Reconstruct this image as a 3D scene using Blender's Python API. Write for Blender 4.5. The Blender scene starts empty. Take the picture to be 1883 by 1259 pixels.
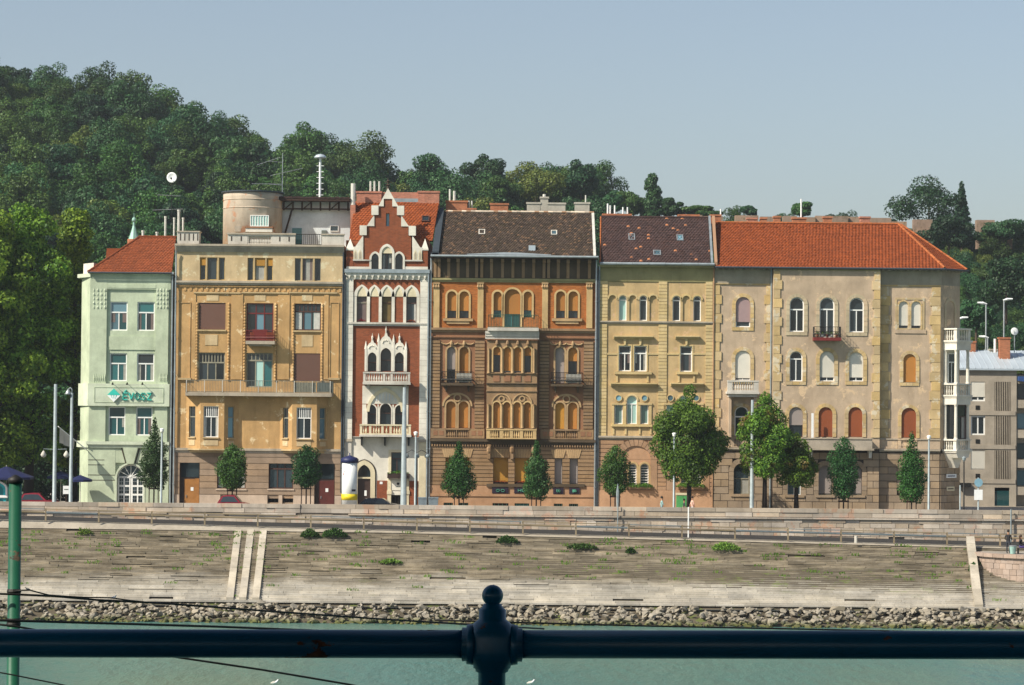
import bpy, bmesh, math, random
import numpy as np
from mathutils import Vector, Matrix
rnd = random.Random(11)
sc = bpy.context.scene
COL = sc.collection
rad = math.radians

# ---------------------------------------------------------------- camera
IW, IH, FPX = 1883.0, 1259.0, 4840.0          # photograph size, focal length in its pixels
CAM = Vector((0.0, -220.0, 9.15)); PITCH = rad(1.307); ROLL = rad(0.5)
FW = Vector((0, math.cos(PITCH), math.sin(PITCH))); R0 = Vector((1, 0, 0)); U0 = R0.cross(FW)
CR = R0*math.cos(ROLL) + U0*math.sin(ROLL); CU = U0*math.cos(ROLL) - R0*math.sin(ROLL)
cam = bpy.data.objects.new('camera', bpy.data.cameras.new('camera')); COL.objects.link(cam)
cam.data.sensor_width = 36.0; cam.data.lens = 36.0*FPX/IW; cam.data.clip_start = 0.5; cam.data.clip_end = 9000
cam.matrix_world = Matrix(((CR.x, CU.x, -FW.x, CAM.x), (CR.y, CU.y, -FW.y, CAM.y), (CR.z, CU.z, -FW.z, CAM.z), (0, 0, 0, 1)))
sc.camera = cam
# ---------------------------------------------------------------- sky, sun, exposure
SUN = Vector((-1.65, -1.0, 1.7)).normalized()
world = bpy.data.worlds.new('World'); sc.world = world; world.use_nodes = True
wn = world.node_tree.nodes; wl = world.node_tree.links
bg = wn['Background']; bg.inputs['Strength'].default_value = 0.09
sky = wn.new('ShaderNodeTexSky'); sky.sky_type = 'NISHITA'; sky.sun_disc = False
sky.sun_elevation = math.asin(SUN.z); sky.sun_rotation = math.atan2(SUN.x, SUN.y)
sky.altitude = 100; sky.air_density = 1.0; sky.dust_density = 1.6; sky.ozone_density = 1.6
hs = wn.new('ShaderNodeHueSaturation'); hs.inputs['Saturation'].default_value = 0.80      # milky summer air
wl.new(sky.outputs['Color'], hs.inputs['Color']); wl.new(hs.outputs['Color'], bg.inputs['Color'])
sun = bpy.data.objects.new('sun', bpy.data.lights.new('sun', 'SUN')); COL.objects.link(sun)
sun.data.energy = 5.0; sun.data.angle = rad(0.55); sun.data.color = (1.0, 0.925, 0.79)
sun.rotation_euler = (-SUN).to_track_quat('-Z', 'Y').to_euler(); sun.location = (-60, -60, 90)
sc.view_settings.view_transform = 'Standard'; sc.view_settings.look = 'None'
sc.view_settings.exposure = 0.42; sc.view_settings.gamma = 1.0; sc.view_settings.use_curve_mapping = False
sc.render.engine = 'CYCLES'
sc.cycles.max_bounces = 6; sc.cycles.diffuse_bounces = 3; sc.cycles.glossy_bounces = 3; sc.cycles.transparent_max_bounces = 6
sc.cycles.transmission_bounces = 4; sc.cycles.caustics_reflective = False; sc.cycles.caustics_refractive = False
sc.cycles.use_denoising = True

# ---------------------------------------------------------------- measuring: where a point of the photograph lies on a vertical plane y = Y
def P(u, v, Y=0.0):
    d = FW + CR*((u-IW/2)/FPX) + CU*(-(v-IH/2)/FPX)
    return CAM + d*((Y-CAM.y)/d.y)
def S(Y=0.0): return FPX/(Y-CAM.y)
def zoom(ox, oy, k): return lambda a, b: (ox+a/k, oy+b/k)
def PX(u, v, Y=0.0): return P(u, v, Y).x
def PZ(u, v, Y=0.0): return P(u, v, Y).z
def rect(q, a0, b0, a1, b1, Y=0.0):
    u0, v0 = q(a0, b0); u1, v1 = q(a1, b1); c = P((u0+u1)/2, (v0+v1)/2, Y); s = S(Y)
    return (c.x-(u1-u0)/2/s, c.x+(u1-u0)/2/s, c.z-(v1-v0)/2/s, c.z+(v1-v0)/2/s)
def row(q, spans, b0, b1, Y=0.0):
    """windows of one storey share their heights"""
    am = sum(a+b for a, b in spans)/2/len(spans)
    _, _, z0, z1 = rect(q, am-1, b0, am+1, b1, Y)
    return [rect(q, a, b0, b, b1, Y)[:2]+(z0, z1) for a, b in spans]
qpx = lambda a, b: (a, b)

# ---------------------------------------------------------------- scene helpers
XF = [Matrix.Identity(4)]
def wm(o): return (wm(o.parent) @ o.matrix_parent_inverse if o.parent else Matrix.Identity(4)) @ o.matrix_basis
def attach(o, par):
    COL.objects.link(o)
    if par is not None:
        o.parent = par; o.matrix_parent_inverse = wm(par).inverted()
    return o
def tag(o, label=None, cat=None, group=None, kind=None):
    if label: o['label'] = label
    if cat: o['category'] = cat
    if group: o['group'] = group
    if kind: o['kind'] = kind
    return o
def thing(name, label, cat, loc=(0, 0, 0), group=None):
    o = bpy.data.objects.new(name, None); o.location = loc; o.empty_display_size = 0.3
    COL.objects.link(o); return tag(o, label, cat, group)
def dup(root, loc, label, rotz=None, group=None):
    r = root.copy(); COL.objects.link(r); r.location = loc; r['label'] = label
    if rotz is not None: r.rotation_euler.z = rotz
    if group: r['group'] = group
    for ch in list(root.children):
        c = ch.copy(); COL.objects.link(c); c.parent = r
        for g in list(ch.children):
            d = g.copy(); COL.objects.link(d); d.parent = c
    return r
class MB:
    def __init__(s): s.v = []; s.f = []
    def poly(s, pts):
        n = len(s.v); s.v += [tuple(p) for p in pts]; s.f.append(tuple(range(n, n+len(pts)))); return s
    def box(s, x0, x1, y0, y1, z0, z1):
        n = len(s.v)
        s.v += [(x0,y0,z0),(x1,y0,z0),(x1,y1,z0),(x0,y1,z0),(x0,y0,z1),(x1,y0,z1),(x1,y1,z1),(x0,y1,z1)]
        s.f += [tuple(n+i for i in q) for q in ((0,1,5,4),(1,2,6,5),(2,3,7,6),(3,0,4,7),(4,5,6,7),(3,2,1,0))]; return s
    def prism(s, pts, y0, y1):
        n = len(s.v); k = len(pts)
        s.v += [(x, y0, z) for x, z in pts]+[(x, y1, z) for x, z in pts]
        s.f.append(tuple(range(n, n+k))); s.f.append(tuple(range(n+2*k-1, n+k-1, -1)))
        for i in range(k): j = (i+1) % k; s.f.append((n+i, n+k+i, n+k+j, n+j))
        return s
    def prismz(s, pts, z0, z1):
        n = len(s.v); k = len(pts)
        s.v += [(x, y, z0) for x, y in pts]+[(x, y, z1) for x, y in pts]
        s.f.append(tuple(range(n+k-1, n-1, -1))); s.f.append(tuple(range(n+k, n+2*k)))
        for i in range(k): j = (i+1) % k; s.f.append((n+i, n+j, n+k+j, n+k+i))
        return s
    def ring(s, outer, inner, y0, y1, closed=True):
        k = len(outer); n = len(s.v)
        for pts, y in ((outer, y0), (inner, y0), (outer, y1), (inner, y1)): s.v += [(x, y, z) for x, z in pts]
        for i in range(k if closed else k-1):
            j = (i+1) % k
            s.f += [(n+i, n+j, n+k+j, n+k+i), (n+i, n+2*k+i, n+2*k+j, n+j), (n+k+i, n+k+j, n+3*k+j, n+3*k+i)]
        if not closed:
            for i in (0, k-1): s.f.append((n+i, n+k+i, n+3*k+i, n+2*k+i))
        return s
    def tube(s, pts, r, n=6, caps=True):
        pts = [Vector(p) for p in pts]; k = len(pts); b = len(s.v)
        rs = r if isinstance(r, (list, tuple)) else [r]*k
        for i, p in enumerate(pts):
            t = (pts[min(i+1, k-1)]-pts[max(i-1, 0)]).normalized()
            a = Vector((0, 0, 1)) if abs(t.z) < .9 else Vector((1, 0, 0))
            e = t.cross(a).normalized(); g = t.cross(e)
            for j in range(n):
                w = 2*math.pi*j/n; s.v.append(tuple(p+(e*math.cos(w)+g*math.sin(w))*rs[i]))
        for i in range(k-1):
            for j in range(n):
                l = (j+1) % n; s.f.append((b+i*n+j, b+i*n+l, b+(i+1)*n+l, b+(i+1)*n+j))
        if caps: s.f.append(tuple(range(b+n-1, b-1, -1))); s.f.append(tuple(range(b+(k-1)*n, b+k*n)))
        return s
    def lathe(s, cx, cy, prof, n=10, a0=0.0, a1=2*math.pi):
        full = abs(a1-a0-2*math.pi) < 1e-6; m = n if full else n+1; b = len(s.v)
        for r, z in prof:
            for j in range(m):
                w = a0+(a1-a0)*j/n; s.v.append((cx+r*math.cos(w), cy+r*math.sin(w), z))
        for i in range(len(prof)-1):
            for j in range(n):
                l = (j+1) % m; s.f.append((b+i*m+j, b+i*m+l, b+(i+1)*m+l, b+(i+1)*m+j))
        if full:
            s.f.append(tuple(range(b+m-1, b-1, -1))); k = b+(len(prof)-1)*m; s.f.append(tuple(range(k, k+m)))
        return s
    def build(s, name, mat, par=None, smooth=False, recalc=True):
        me = bpy.data.meshes.new(name); vs = s.v
        if XF[-1] != Matrix.Identity(4): vs = [tuple(XF[-1] @ Vector(p)) for p in vs]
        me.from_pydata(vs, [], s.f)
        if recalc:
            bm = bmesh.new(); bm.from_mesh(me); bmesh.ops.recalc_face_normals(bm, faces=bm.faces); bm.to_mesh(me); bm.free()
        if smooth: me.polygons.foreach_set('use_smooth', [True]*len(me.polygons))
        me.materials.append(mat); o = bpy.data.objects.new(name, me)
        return attach(o, par)
UNIT = {}
def unit_mesh(mat, name='piece'):
    k = (mat.name, name)
    if k not in UNIT:
        me = bpy.data.meshes.new(name); b = MB().box(-.5, .5, -.5, .5, -.5, .5); me.from_pydata(b.v, [], b.f)
        bm = bmesh.new(); bm.from_mesh(me); bmesh.ops.recalc_face_normals(bm, faces=bm.faces); bm.to_mesh(me); bm.free()
        me.materials.append(mat); UNIT[k] = me
    return UNIT[k]
def piece(name, x0, x1, y0, y1, z0, z1, mat, par=None, rot=None):
    o = bpy.data.objects.new(name, unit_mesh(mat, name))
    o.matrix_basis = XF[-1] @ Matrix.Translation(((x0+x1)/2, (y0+y1)/2, (z0+z1)/2)) @ (rot or Matrix.Identity(4)) @ Matrix.Diagonal((x1-x0, y1-y0, z1-z0, 1))
    return attach(o, par)

# ---------------------------------------------------------------- materials
def lin(h, k=1.0, sat=1.0):
    h = h.lstrip('#'); c = [int(h[i:i+2], 16)/255 for i in (0, 2, 4)]; c = [x/12.92 if x <= .04045 else ((x+.055)/1.055)**2.4 for x in c]
    g = .2126*c[0]+.7152*c[1]+.0722*c[2]; return tuple(min(.92, max(0, k*(g+(x-g)*sat))) for x in c)+(1.0,)
def new_mat(name):
    m = bpy.data.materials.new(name); m.use_nodes = True
    return m, m.node_tree.nodes, m.node_tree.links, m.node_tree.nodes['Principled BSDF']
def N(nd, t, **kw):
    n = nd.new(t)
    for k, v in kw.items():
        if k in n.inputs: n.inputs[k].default_value = v
        else: setattr(n, k, v)
    return n
def mixc(nd, ln, fac, a, b, mode='MIX'):
    m = nd.new('ShaderNodeMix'); m.data_type = 'RGBA'; m.blend_type = mode
    for s, v in ((0, fac), (6, a), (7, b)):
        if hasattr(v, 'links'): ln.new(v, m.inputs[s])
        else: m.inputs[s].default_value = v
    return m.outputs[2]
def ramp(nd, ln, src, p0, p1, c0=0.0, c1=1.0):
    r = nd.new('ShaderNodeMapRange'); r.inputs[1].default_value = p0; r.inputs[2].default_value = p1
    r.inputs[3].default_value = c0; r.inputs[4].default_value = c1; ln.new(src, r.inputs[0]); return r.outputs[0]
def noise(nd, ln, vec, scale, detail=4, rough=.55, sx=(1, 1, 1)):
    mp = nd.new('ShaderNodeMapping'); mp.inputs['Scale'].default_value = sx; ln.new(vec, mp.inputs['Vector'])
    n = nd.new('ShaderNodeTexNoise'); n.inputs['Scale'].default_value = scale; n.inputs['Detail'].default_value = detail
    n.inputs['Roughness'].default_value = rough; ln.new(mp.outputs[0], n.inputs['Vector']); return n.outputs[0]
def plaster(name, col, dirt=.35, dirtcol='#6b5a44', patch=None, patchamt=0.0, per=0.0, rough=.9, bump=.25, fine=9.0, sat=.79, grime=.36):
    """painted render or stone: mottled tone, rain streaks, worn patches, tone that differs from piece to piece"""
    m, nd, ln, b = new_mat(name); pos = nd.new('ShaderNodeNewGeometry')
    P_ = pos.outputs['Position']; c = lin(col, .97, sat)
    n1 = noise(nd, ln, P_, .55, 5, .6); n2 = noise(nd, ln, P_, 1.6, 4, .6, (1, 1, .16)); n3 = noise(nd, ln, P_, fine, 3, .6)
    dk = tuple(x*.72 for x in c[:3])+(1,); lt = tuple(min(.93, x*1.13) for x in c[:3])+(1,)
    o = mixc(nd, ln, ramp(nd, ln, n1, .3, .72), dk, lt)
    o = mixc(nd, ln, ramp(nd, ln, n2, .52, .80, 0, dirt), o, lin(dirtcol))
    o = mixc(nd, ln, ramp(nd, ln, n3, .35, .75, 0, .22), o, tuple(x*.62 for x in c[:3])+(1,))
    n5 = noise(nd, ln, P_, 2.3, 7, .72, (1, 1, .55)); o = mixc(nd, ln, ramp(nd, ln, n5, .50, .74, 0, grime), o, mixc(nd, ln, .55, lin(dirtcol), tuple(x*.5 for x in c[:3])+(1,)))
    if patch:
        n4 = noise(nd, ln, P_, .9, 6, .68); o = mixc(nd, ln, ramp(nd, ln, n4, .60-.1*patchamt, .64-.1*patchamt), o, lin(patch))
    if per:
        oi = nd.new('ShaderNodeObjectInfo'); ad = N(nd, 'ShaderNodeMath', operation='ADD'); fr = N(nd, 'ShaderNodeMath', operation='FRACT')
        ln.new(oi.outputs['Random'], ad.inputs[0]); ln.new(pos.outputs['Random Per Island'], ad.inputs[1]); ln.new(ad.outputs[0], fr.inputs[0])
        hsv = nd.new('ShaderNodeHueSaturation'); ln.new(ramp(nd, ln, fr.outputs[0], 0, 1, 1-per, 1+per*.8), hsv.inputs['Value'])
        fr2 = N(nd, 'ShaderNodeMath', operation='FRACT'); mu = N(nd, 'ShaderNodeMath', operation='MULTIPLY'); mu.inputs[1].default_value = 7.13
        ln.new(fr.outputs[0], mu.inputs[0]); ln.new(mu.outputs[0], fr2.inputs[0])
        ln.new(ramp(nd, ln, fr2.outputs[0], 0, 1, 1-per*.9, 1+per*.5), hsv.inputs['Saturation']); ln.new(o, hsv.inputs['Color']); o = hsv.outputs[0]
    ln.new(o, b.inputs['Base Color']); b.inputs['Roughness'].default_value = rough; b.inputs['Specular IOR Level'].default_value = .25
    bp = nd.new('ShaderNodeBump'); bp.inputs['Strength'].default_value = bump; bp.inputs['Distance'].default_value = .03
    ln.new(n3, bp.inputs['Height']); ln.new(bp.outputs[0], b.inputs['Normal']); return m
def simple(name, col, rough=.6, metal=0.0, spec=.4, var=.15, scale=3.0):
    m, nd, ln, b = new_mat(name); pos = nd.new('ShaderNodeNewGeometry'); c = lin(col)
    n = noise(nd, ln, pos.outputs['Position'], scale, 4)
    ln.new(mixc(nd, ln, ramp(nd, ln, n, .3, .7), tuple(x*(1-var) for x in c[:3])+(1,), tuple(min(.93, x*(1+var)) for x in c[:3])+(1,)), b.inputs['Base Color'])
    b.inputs['Roughness'].default_value = rough; b.inputs['Metallic'].default_value = metal; b.inputs['Specular IOR Level'].default_value = spec
    return m
def brick_mat(name, col, mortar, w=.26, h=.085):
    m, nd, ln, b = new_mat(name); pos = nd.new('ShaderNodeNewGeometry'); mp = nd.new('ShaderNodeMapping')
    mp.inputs['Rotation'].default_value = (rad(90), 0, 0); ln.new(pos.outputs['Position'], mp.inputs['Vector'])
    t = nd.new('ShaderNodeTexBrick'); ln.new(mp.outputs[0], t.inputs['Vector']); c = lin(col)
    t.inputs['Color1'].default_value = tuple(x*.75 for x in c[:3])+(1,); t.inputs['Color2'].default_value = tuple(x*1.2 for x in c[:3])+(1,)
    t.inputs['Mortar'].default_value = lin(mortar); t.inputs['Scale'].default_value = 1; t.inputs['Brick Width'].default_value = w
    t.inputs['Row Height'].default_value = h; t.inputs['Mortar Size'].default_value = .008
    n = noise(nd, ln, pos.outputs['Position'], .7, 5); n2 = noise(nd, ln, pos.outputs['Position'], 1.4, 4, .6, (1, 1, .2))
    o = mixc(nd, ln, ramp(nd, ln, n, .3, .75, 0, .4), t.outputs[0], tuple(x*.6 for x in c[:3])+(1,))
    o = mixc(nd, ln, ramp(nd, ln, n2, .55, .8, 0, .4), o, lin('#59402f'))
    ln.new(o, b.inputs['Base Color']); b.inputs['Roughness'].default_value = .92; b.inputs['Specular IOR Level'].default_value = .2; return m
def tile_mat(name, col, odd=None, oddamt=.0, var=.3, moss=None, mossamt=.0):
    m, nd, ln, b = new_mat(name); pos = nd.new('ShaderNodeNewGeometry'); c = lin(col)
    r = pos.outputs['Random Per Island']
    o = mixc(nd, ln, r, tuple(x*(1-var) for x in c[:3])+(1,), tuple(min(.9, x*(1+var)) for x in c[:3])+(1,))
    n = noise(nd, ln, pos.outputs['Position'], .5, 5); o = mixc(nd, ln, ramp(nd, ln, n, .35, .75, 0, .35), o, tuple(x*.6 for x in c[:3])+(1,))
    if moss:
        n2 = noise(nd, ln, pos.outputs['Position'], 1.6, 6, .7); o = mixc(nd, ln, ramp(nd, ln, n2, .50, .66, 0, mossamt), o, lin(moss))
    if odd:
        mu = N(nd, 'ShaderNodeMath', operation='MULTIPLY'); mu.inputs[1].default_value = 13.7; fr = N(nd, 'ShaderNodeMath', operation='FRACT')
        ln.new(r, mu.inputs[0]); ln.new(mu.outputs[0], fr.inputs[0]); o = mixc(nd, ln, ramp(nd, ln, fr.outputs[0], 1-oddamt, 1-oddamt+.002), o, lin(odd))
    ln.new(o, b.inputs['Base Color']); b.inputs['Roughness'].default_value = .85; b.inputs['Specular IOR Level'].default_value = .25; return m
def glass_mat(name, col, rough=.06):
    m, nd, ln, b = new_mat(name); oi = nd.new('ShaderNodeObjectInfo'); c = lin(col)
    ln.new(mixc(nd, ln, oi.outputs['Random'], tuple(x*.4 for x in c[:3])+(1,), tuple(x*2.1 for x in c[:3])+(1,)), b.inputs['Base Color'])  # random pane tone paints varied reflections into the base colour
    b.inputs['Roughness'].default_value = rough; b.inputs['Specular IOR Level'].default_value = .7; return m
def slat_mat(name, col, pitch=.09, axis='Z', amt=.35, rough=.6):
    m, nd, ln, b = new_mat(name); pos = nd.new('ShaderNodeNewGeometry'); c = lin(col)
    w = nd.new('ShaderNodeTexWave'); w.bands_direction = axis; w.wave_profile = 'SAW'; w.inputs['Scale'].default_value = .314/pitch
    ln.new(pos.outputs['Position'], w.inputs['Vector']); oi = nd.new('ShaderNodeObjectInfo'); n = noise(nd, ln, pos.outputs['Position'], 1.3, 4)
    o = mixc(nd, ln, oi.outputs['Random'], tuple(x*.82 for x in c[:3])+(1,), tuple(min(.9, x*1.12) for x in c[:3])+(1,))
    o = mixc(nd, ln, ramp(nd, ln, n, .4, .75, 0, .25), o, tuple(x*.6 for x in c[:3])+(1,))
    ln.new(o, b.inputs['Base Color']); b.inputs['Roughness'].default_value = rough
    bp = nd.new('ShaderNodeBump'); bp.inputs['Strength'].default_value = amt; bp.inputs['Distance'].default_value = .02
    ln.new(w.outputs[0], bp.inputs['Height']); ln.new(bp.outputs[0], b.inputs['Normal']); return m
def leaf_mat(name, dark, light, trans=.3, odd=None, oddamt=0.0):
    m, nd, ln, b = new_mat(name); pos = nd.new('ShaderNodeNewGeometry'); oi = nd.new('ShaderNodeObjectInfo')
    r = pos.outputs['Random Per Island']; o = mixc(nd, ln, r, lin(dark), lin(light))
    n = noise(nd, ln, pos.outputs['Position'], .45, 3)
    hsv = nd.new('ShaderNodeHueSaturation'); ln.new(o, hsv.inputs['Color'])
    ln.new(ramp(nd, ln, oi.outputs['Random'], 0, 1, .475, .52), hsv.inputs['Hue']); mv = N(nd, 'ShaderNodeMath', operation='MULTIPLY'); m7 = N(nd, 'ShaderNodeMath', operation='MULTIPLY'); f7 = N(nd, 'ShaderNodeMath', operation='FRACT'); m7.inputs[1].default_value = 7.7; ln.new(oi.outputs['Random'], m7.inputs[0]); ln.new(m7.outputs[0], f7.inputs[0]); ln.new(ramp(nd, ln, n, .3, .7, .72, 1.25), mv.inputs[0]); ln.new(ramp(nd, ln, f7.outputs[0], 0, 1, .72, 1.22), mv.inputs[1]); ln.new(mv.outputs[0], hsv.inputs['Value']); o = hsv.outputs[0]
    if odd: o = mixc(nd, ln, ramp(nd, ln, noise(nd, ln, pos.outputs['Position'], .8, 3), .62-.2*oddamt, .70-.2*oddamt), o, lin(odd))
    ln.new(o, b.inputs['Base Color']); b.inputs['Roughness'].default_value = .55; b.inputs['Specular IOR Level'].default_value = .3
    tr = nd.new('ShaderNodeBsdfTranslucent'); ln.new(o, tr.inputs['Color']); mx = nd.new('ShaderNodeMixShader'); mx.inputs[0].default_value = trans
    out = nd['Material Output']; ln.new(b.outputs[0], mx.inputs[1]); ln.new(tr.outputs[0], mx.inputs[2]); ln.new(mx.outputs[0], out.inputs['Surface']); return m

class M: pass
M.green = plaster('green_render', '#bfcdaa', .3, '#7f8f73', sat=.8); M.greenlt = plaster('pale_green_render', '#cbd6b8', .25, '#8b9a7d', sat=.8)
M.ochre = plaster('ochre_render', '#cb9d58', .5, '#86693f', '#d9c29a', .12, sat=.82); M.ochrelt = plaster('pale_ochre_render', '#d4b680', .45, '#8d7a58', '#cfc2a0', .45)
M.ochretrim = plaster('ochre_trim', '#c9ab72', .5, '#77664c'); M.greycement = plaster('grey_cement', '#b9aa92', .55, '#5d5548')
M.stone2 = plaster('brown_stone_courses', '#a98b6b', .35, '#6b5947', per=.13); M.plinth = plaster('pink_plinth', '#cdb49b', .3, '#8a7767')
M.tower = plaster('weathered_tower_render', '#cdb9a0', .5, '#8d7b68', '#b98d72', .25); M.whitewall = plaster('blueish_whitewash', '#d5dde0', .25, '#9aa5aa')
M.white = plaster('white_render', '#e6dfcd', .22, '#b3a78f', bump=.1); M.cream = plaster('cream_render', '#e2d3a9', .3, '#a6956f')
M.whitedirty = plaster('dirty_white_stone', '#cfc8ba', .55, '#7e776b'); M.brick = brick_mat('red_brick', '#8a472a', '#8a6a55')
M.brickor = brick_mat('orange_brick', '#a5622f', '#a9764e'); M.brickpink = brick_mat('pinkish_brick', '#b0705a', '#c2a08c'); M.brickchim = brick_mat('chimney_brick', '#b06c4c', '#a88a70')
M.brown = plaster('brown_stucco', '#a07c50', .55, '#6a4c36', per=.08); M.brownlt = plaster('light_brown_stucco', '#c09a63', .35, '#7b5a3e'); M.browndk = plaster('shade_darkened_brown_stucco', '#5e4e38', .6, '#4a3a2c')  # dark brown is deepened to paint in the shade under the eaves
M.browncream = plaster('cream_pilaster', '#d3ad68', .4, '#8d744a'); M.redbrown = plaster('red_brown_stucco', '#a06d45', .4, '#65442f'); M.base4 = plaster('orange_base_stucco', '#bd8d60', .35, '#8d6848')
M.yellow = plaster('yellow_render', '#ccaa6c', .5, '#8f744d', '#c3a583', .25); M.yellowlt = plaster('light_yellow_trim', '#d8ba74', .3, '#998253', per=.06); M.olive = plaster('olive_frieze', '#a3975c', .6, '#6f6a40')  # frieze olive is darker and greener than the wall yellow
M.rust5 = plaster('tan_rustication', '#b98d63', .35, '#79593f', per=.08); M.base5 = plaster('orange_tan_base', '#cd9a6c', .2, '#94704f')
M.beige = plaster('beige_render', '#c4a988', .45, '#8d7860', '#cdb392', .3); M.quoin = plaster('yellow_quoin', '#d2b06c', .35, '#a08a62', '#c9bb9f', .5, per=.16); M.frieze6 = plaster('grey_frieze', '#a79b83', .45, '#6d6554')
M.stone6 = plaster('tan_rusticated_block', '#ab9170', .35, '#6d5b46', per=.14); M.joint6 = plaster('dark_joint', '#4c3f33', .4, '#332a22'); M.wornsurr = plaster('worn_surround', '#c8b48c', .4, '#978770', '#c5ae90', .5)
M.grey7 = plaster('grey_block_render', '#b3a590', .25, '#857b6c'); M.metalroof = simple('zinc_roof', '#b9c4cc', .45, .3, .5, .1, .6); M.zinc = simple('zinc_gutter', '#9aa4a8', .5, .5, .5, .2, 1.5); M.zincdk = simple('dark_flashing', '#3e464d', .55, .3)
M.tileor = tile_mat('orange_roof_tile', '#884420', var=.22); M.tilered = tile_mat('red_roof_tile', '#824426', var=.22); M.tilebr = tile_mat('bright_orange_tile', '#813f1c', var=.18)
M.tiledk = tile_mat('mossy_dark_tile', '#463a31', '#66503e', .10, .45, '#3c3524', .75); M.tiledk2 = tile_mat('dark_brown_tile', '#423230', '#a8704e', .014, .3, '#4a3028', .5)
M.ridgetile = tile_mat('ridge_tile', '#a05c34', var=.2); M.ridgewhite = tile_mat('mortared_ridge', '#c9b8a4', '#9b7a60', .4, .3)
M.glass = glass_mat('dark_glass', '#232b2f'); M.glasst = glass_mat('teal_reflection_glass', '#1f4a4c', .05); M.glassb = glass_mat('sky_reflection_glass', '#5d7f8c', .04); M.glassg = glass_mat('milky_glass', '#7f9c96', .15)  # teal and sky-blue tints are reflections painted into the pane colour
M.curtwh = simple('net_curtain', '#b9b9b2', .5); M.curtdk = simple('mauve_curtain', '#6e605c', .6); M.curtyl = simple('ochre_curtain', '#6b5a34', .6); M.curtain = simple('pale_curtain_behind_glass', '#9a9890', .5); M.blindbr = slat_mat('brown_shutter', '#6b4a3c'); M.blindor = slat_mat('orange_shutter', '#b07632', .07); M.blindyl = slat_mat('yellow_orange_shutter', '#b3812a', .07)
M.blindrust = slat_mat('rust_shutter', '#8a4620', .07); M.blindwh = slat_mat('white_shutter', '#d8d3c6', .07); M.blindgr = slat_mat('grey_shutter', '#9c918b', .07); M.blindmauve = slat_mat('mauve_shutter', '#a48a8a', .07)
M.winwhite = simple('white_window_paint', '#e8e8e4', .45, 0, .4, .05); M.winred = simple('dark_red_paint', '#6d2420', .55); M.winbr = simple('brown_window_paint', '#4a2f26', .6); M.winyel = simple('yellowed_window_paint', '#b59a5c', .65); M.wingrey = simple('weathered_grey_frame', '#8f8a78', .7)
M.wood = simple('light_wood_door', '#9a6a35', .6); M.wooddk = simple('dark_door', '#3a2a24', .5); M.doorred = simple('red_brown_door', '#552620', .5)
M.dark = simple('dark_interior', '#14110f', .9, 0, .1); M.iron = simple('black_iron', '#23221f', .55, .3); M.irongreen = simple('green_iron', '#3c5f4e', .5, .2); M.irongrey = simple('grey_iron', '#6f756f', .5, .3)
M.steel = simple('galvanised_steel', '#a9aeb0', .4, .6, .5, .12); M.polegrey = simple('grey_painted_pole', '#8d989b', .5, .2); M.white_p = simple('white_plastic', '#e9ebea', .35, 0, .5, .03)
M.teal = simple('teal_sign', '#35bfae', .4, 0, .5, .05); M.navy = simple('navy_cap', '#1b2350', .5); M.redcar = simple('red_car_paint', '#7d1826', .2, 0, .6, .05); M.darkcar = simple('dark_car_paint', '#20242c', .15, .2, .6, .05); M.rubber = simple('rubber', '#121212', .8)
M.chimcem = plaster('cement_chimney', '#b9b2a2', .4, '#7a7468'); M.pipe = simple('pale_flue', '#c9c7be', .5, .1); M.darkbr = plaster('dark_timber', '#463228', .3, '#2a201b')
M.pot = simple('terracotta', '#9a4f30', .8); M.leafpot = leaf_mat('potted_leaves', '#2f5a1e', '#79a03c')
M.flower = leaf_mat('red_flowers', '#7a2a1c', '#b5442c'); M.copper = simple('verdigris_copper', '#8fb3a6', .6, .2); M.lampglass = simple('opal_lamp_glass', '#eceae2', .3)

# ================================================================ vegetation helpers
def crown_mesh(name, lobes, n, size, mat, seed, up=.35, fill=.25):
    g = np.random.default_rng(seed); L = np.array(lobes, float)
    w = (L[:, 3]*L[:, 4]+L[:, 4]*L[:, 5]+L[:, 3]*L[:, 5]); idx = g.choice(len(L), n, p=w/w.sum())
    d = g.normal(size=(n, 3)); d /= np.linalg.norm(d, axis=1, keepdims=True)
    rr = np.where(g.random(n) < fill, g.random(n)**.5, .82+.28*g.random(n)**1.5)
    c = L[idx, :3]+d*L[idx, 3:]*rr[:, None]
    nv = d*.9+g.normal(size=(n, 3))*.55; nv[:, 2] += up; nv /= np.linalg.norm(nv, axis=1, keepdims=True)
    a = g.normal(size=(n, 3)); t = np.cross(nv, a); t /= np.linalg.norm(t, axis=1, keepdims=True); b = np.cross(nv, t)
    s = size*(.55+.9*g.random(n))[:, None]; e = s*(.55+.4*g.random(n))[:, None]
    droop = np.zeros((n, 3)); droop[:, 2] = -.25*s[:, 0]
    V = np.stack([c-t*s*.5+droop*.4, c-b*e*.5, c+t*s*.5+droop, c+b*e*.5], 1).reshape(-1, 3)
    me = bpy.data.meshes.new(name); me.vertices.add(4*n); me.vertices.foreach_set('co', V.ravel())
    me.loops.add(4*n); me.loops.foreach_set('vertex_index', np.arange(4*n, dtype=np.int32))
    me.polygons.add(n); me.polygons.foreach_set('loop_start', np.arange(0, 4*n, 4, dtype=np.int32))
    me.update(calc_edges=True); me.materials.append(mat); return me
def blob_lobes(rx, ry, rz, cz, k, seed, r=.42, low=-.75, sp=(.6, .78)):
    q = random.Random(seed); out = [(0, 0, cz, rx*.62, ry*.62, rz*.68)]
    for i in range(k):
        z = q.uniform(low, 1); a = i*2.4+q.uniform(-.4, .4); h = math.sqrt(max(0, 1-z*z)); f = q.uniform(*sp); s = r*q.uniform(.6, 1.25)
        out.append((rx*f*h*math.cos(a), ry*f*h*math.sin(a), cz+rz*f*z, rx*s, ry*s, min(rx, rz)*s*.9))
    return out
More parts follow.
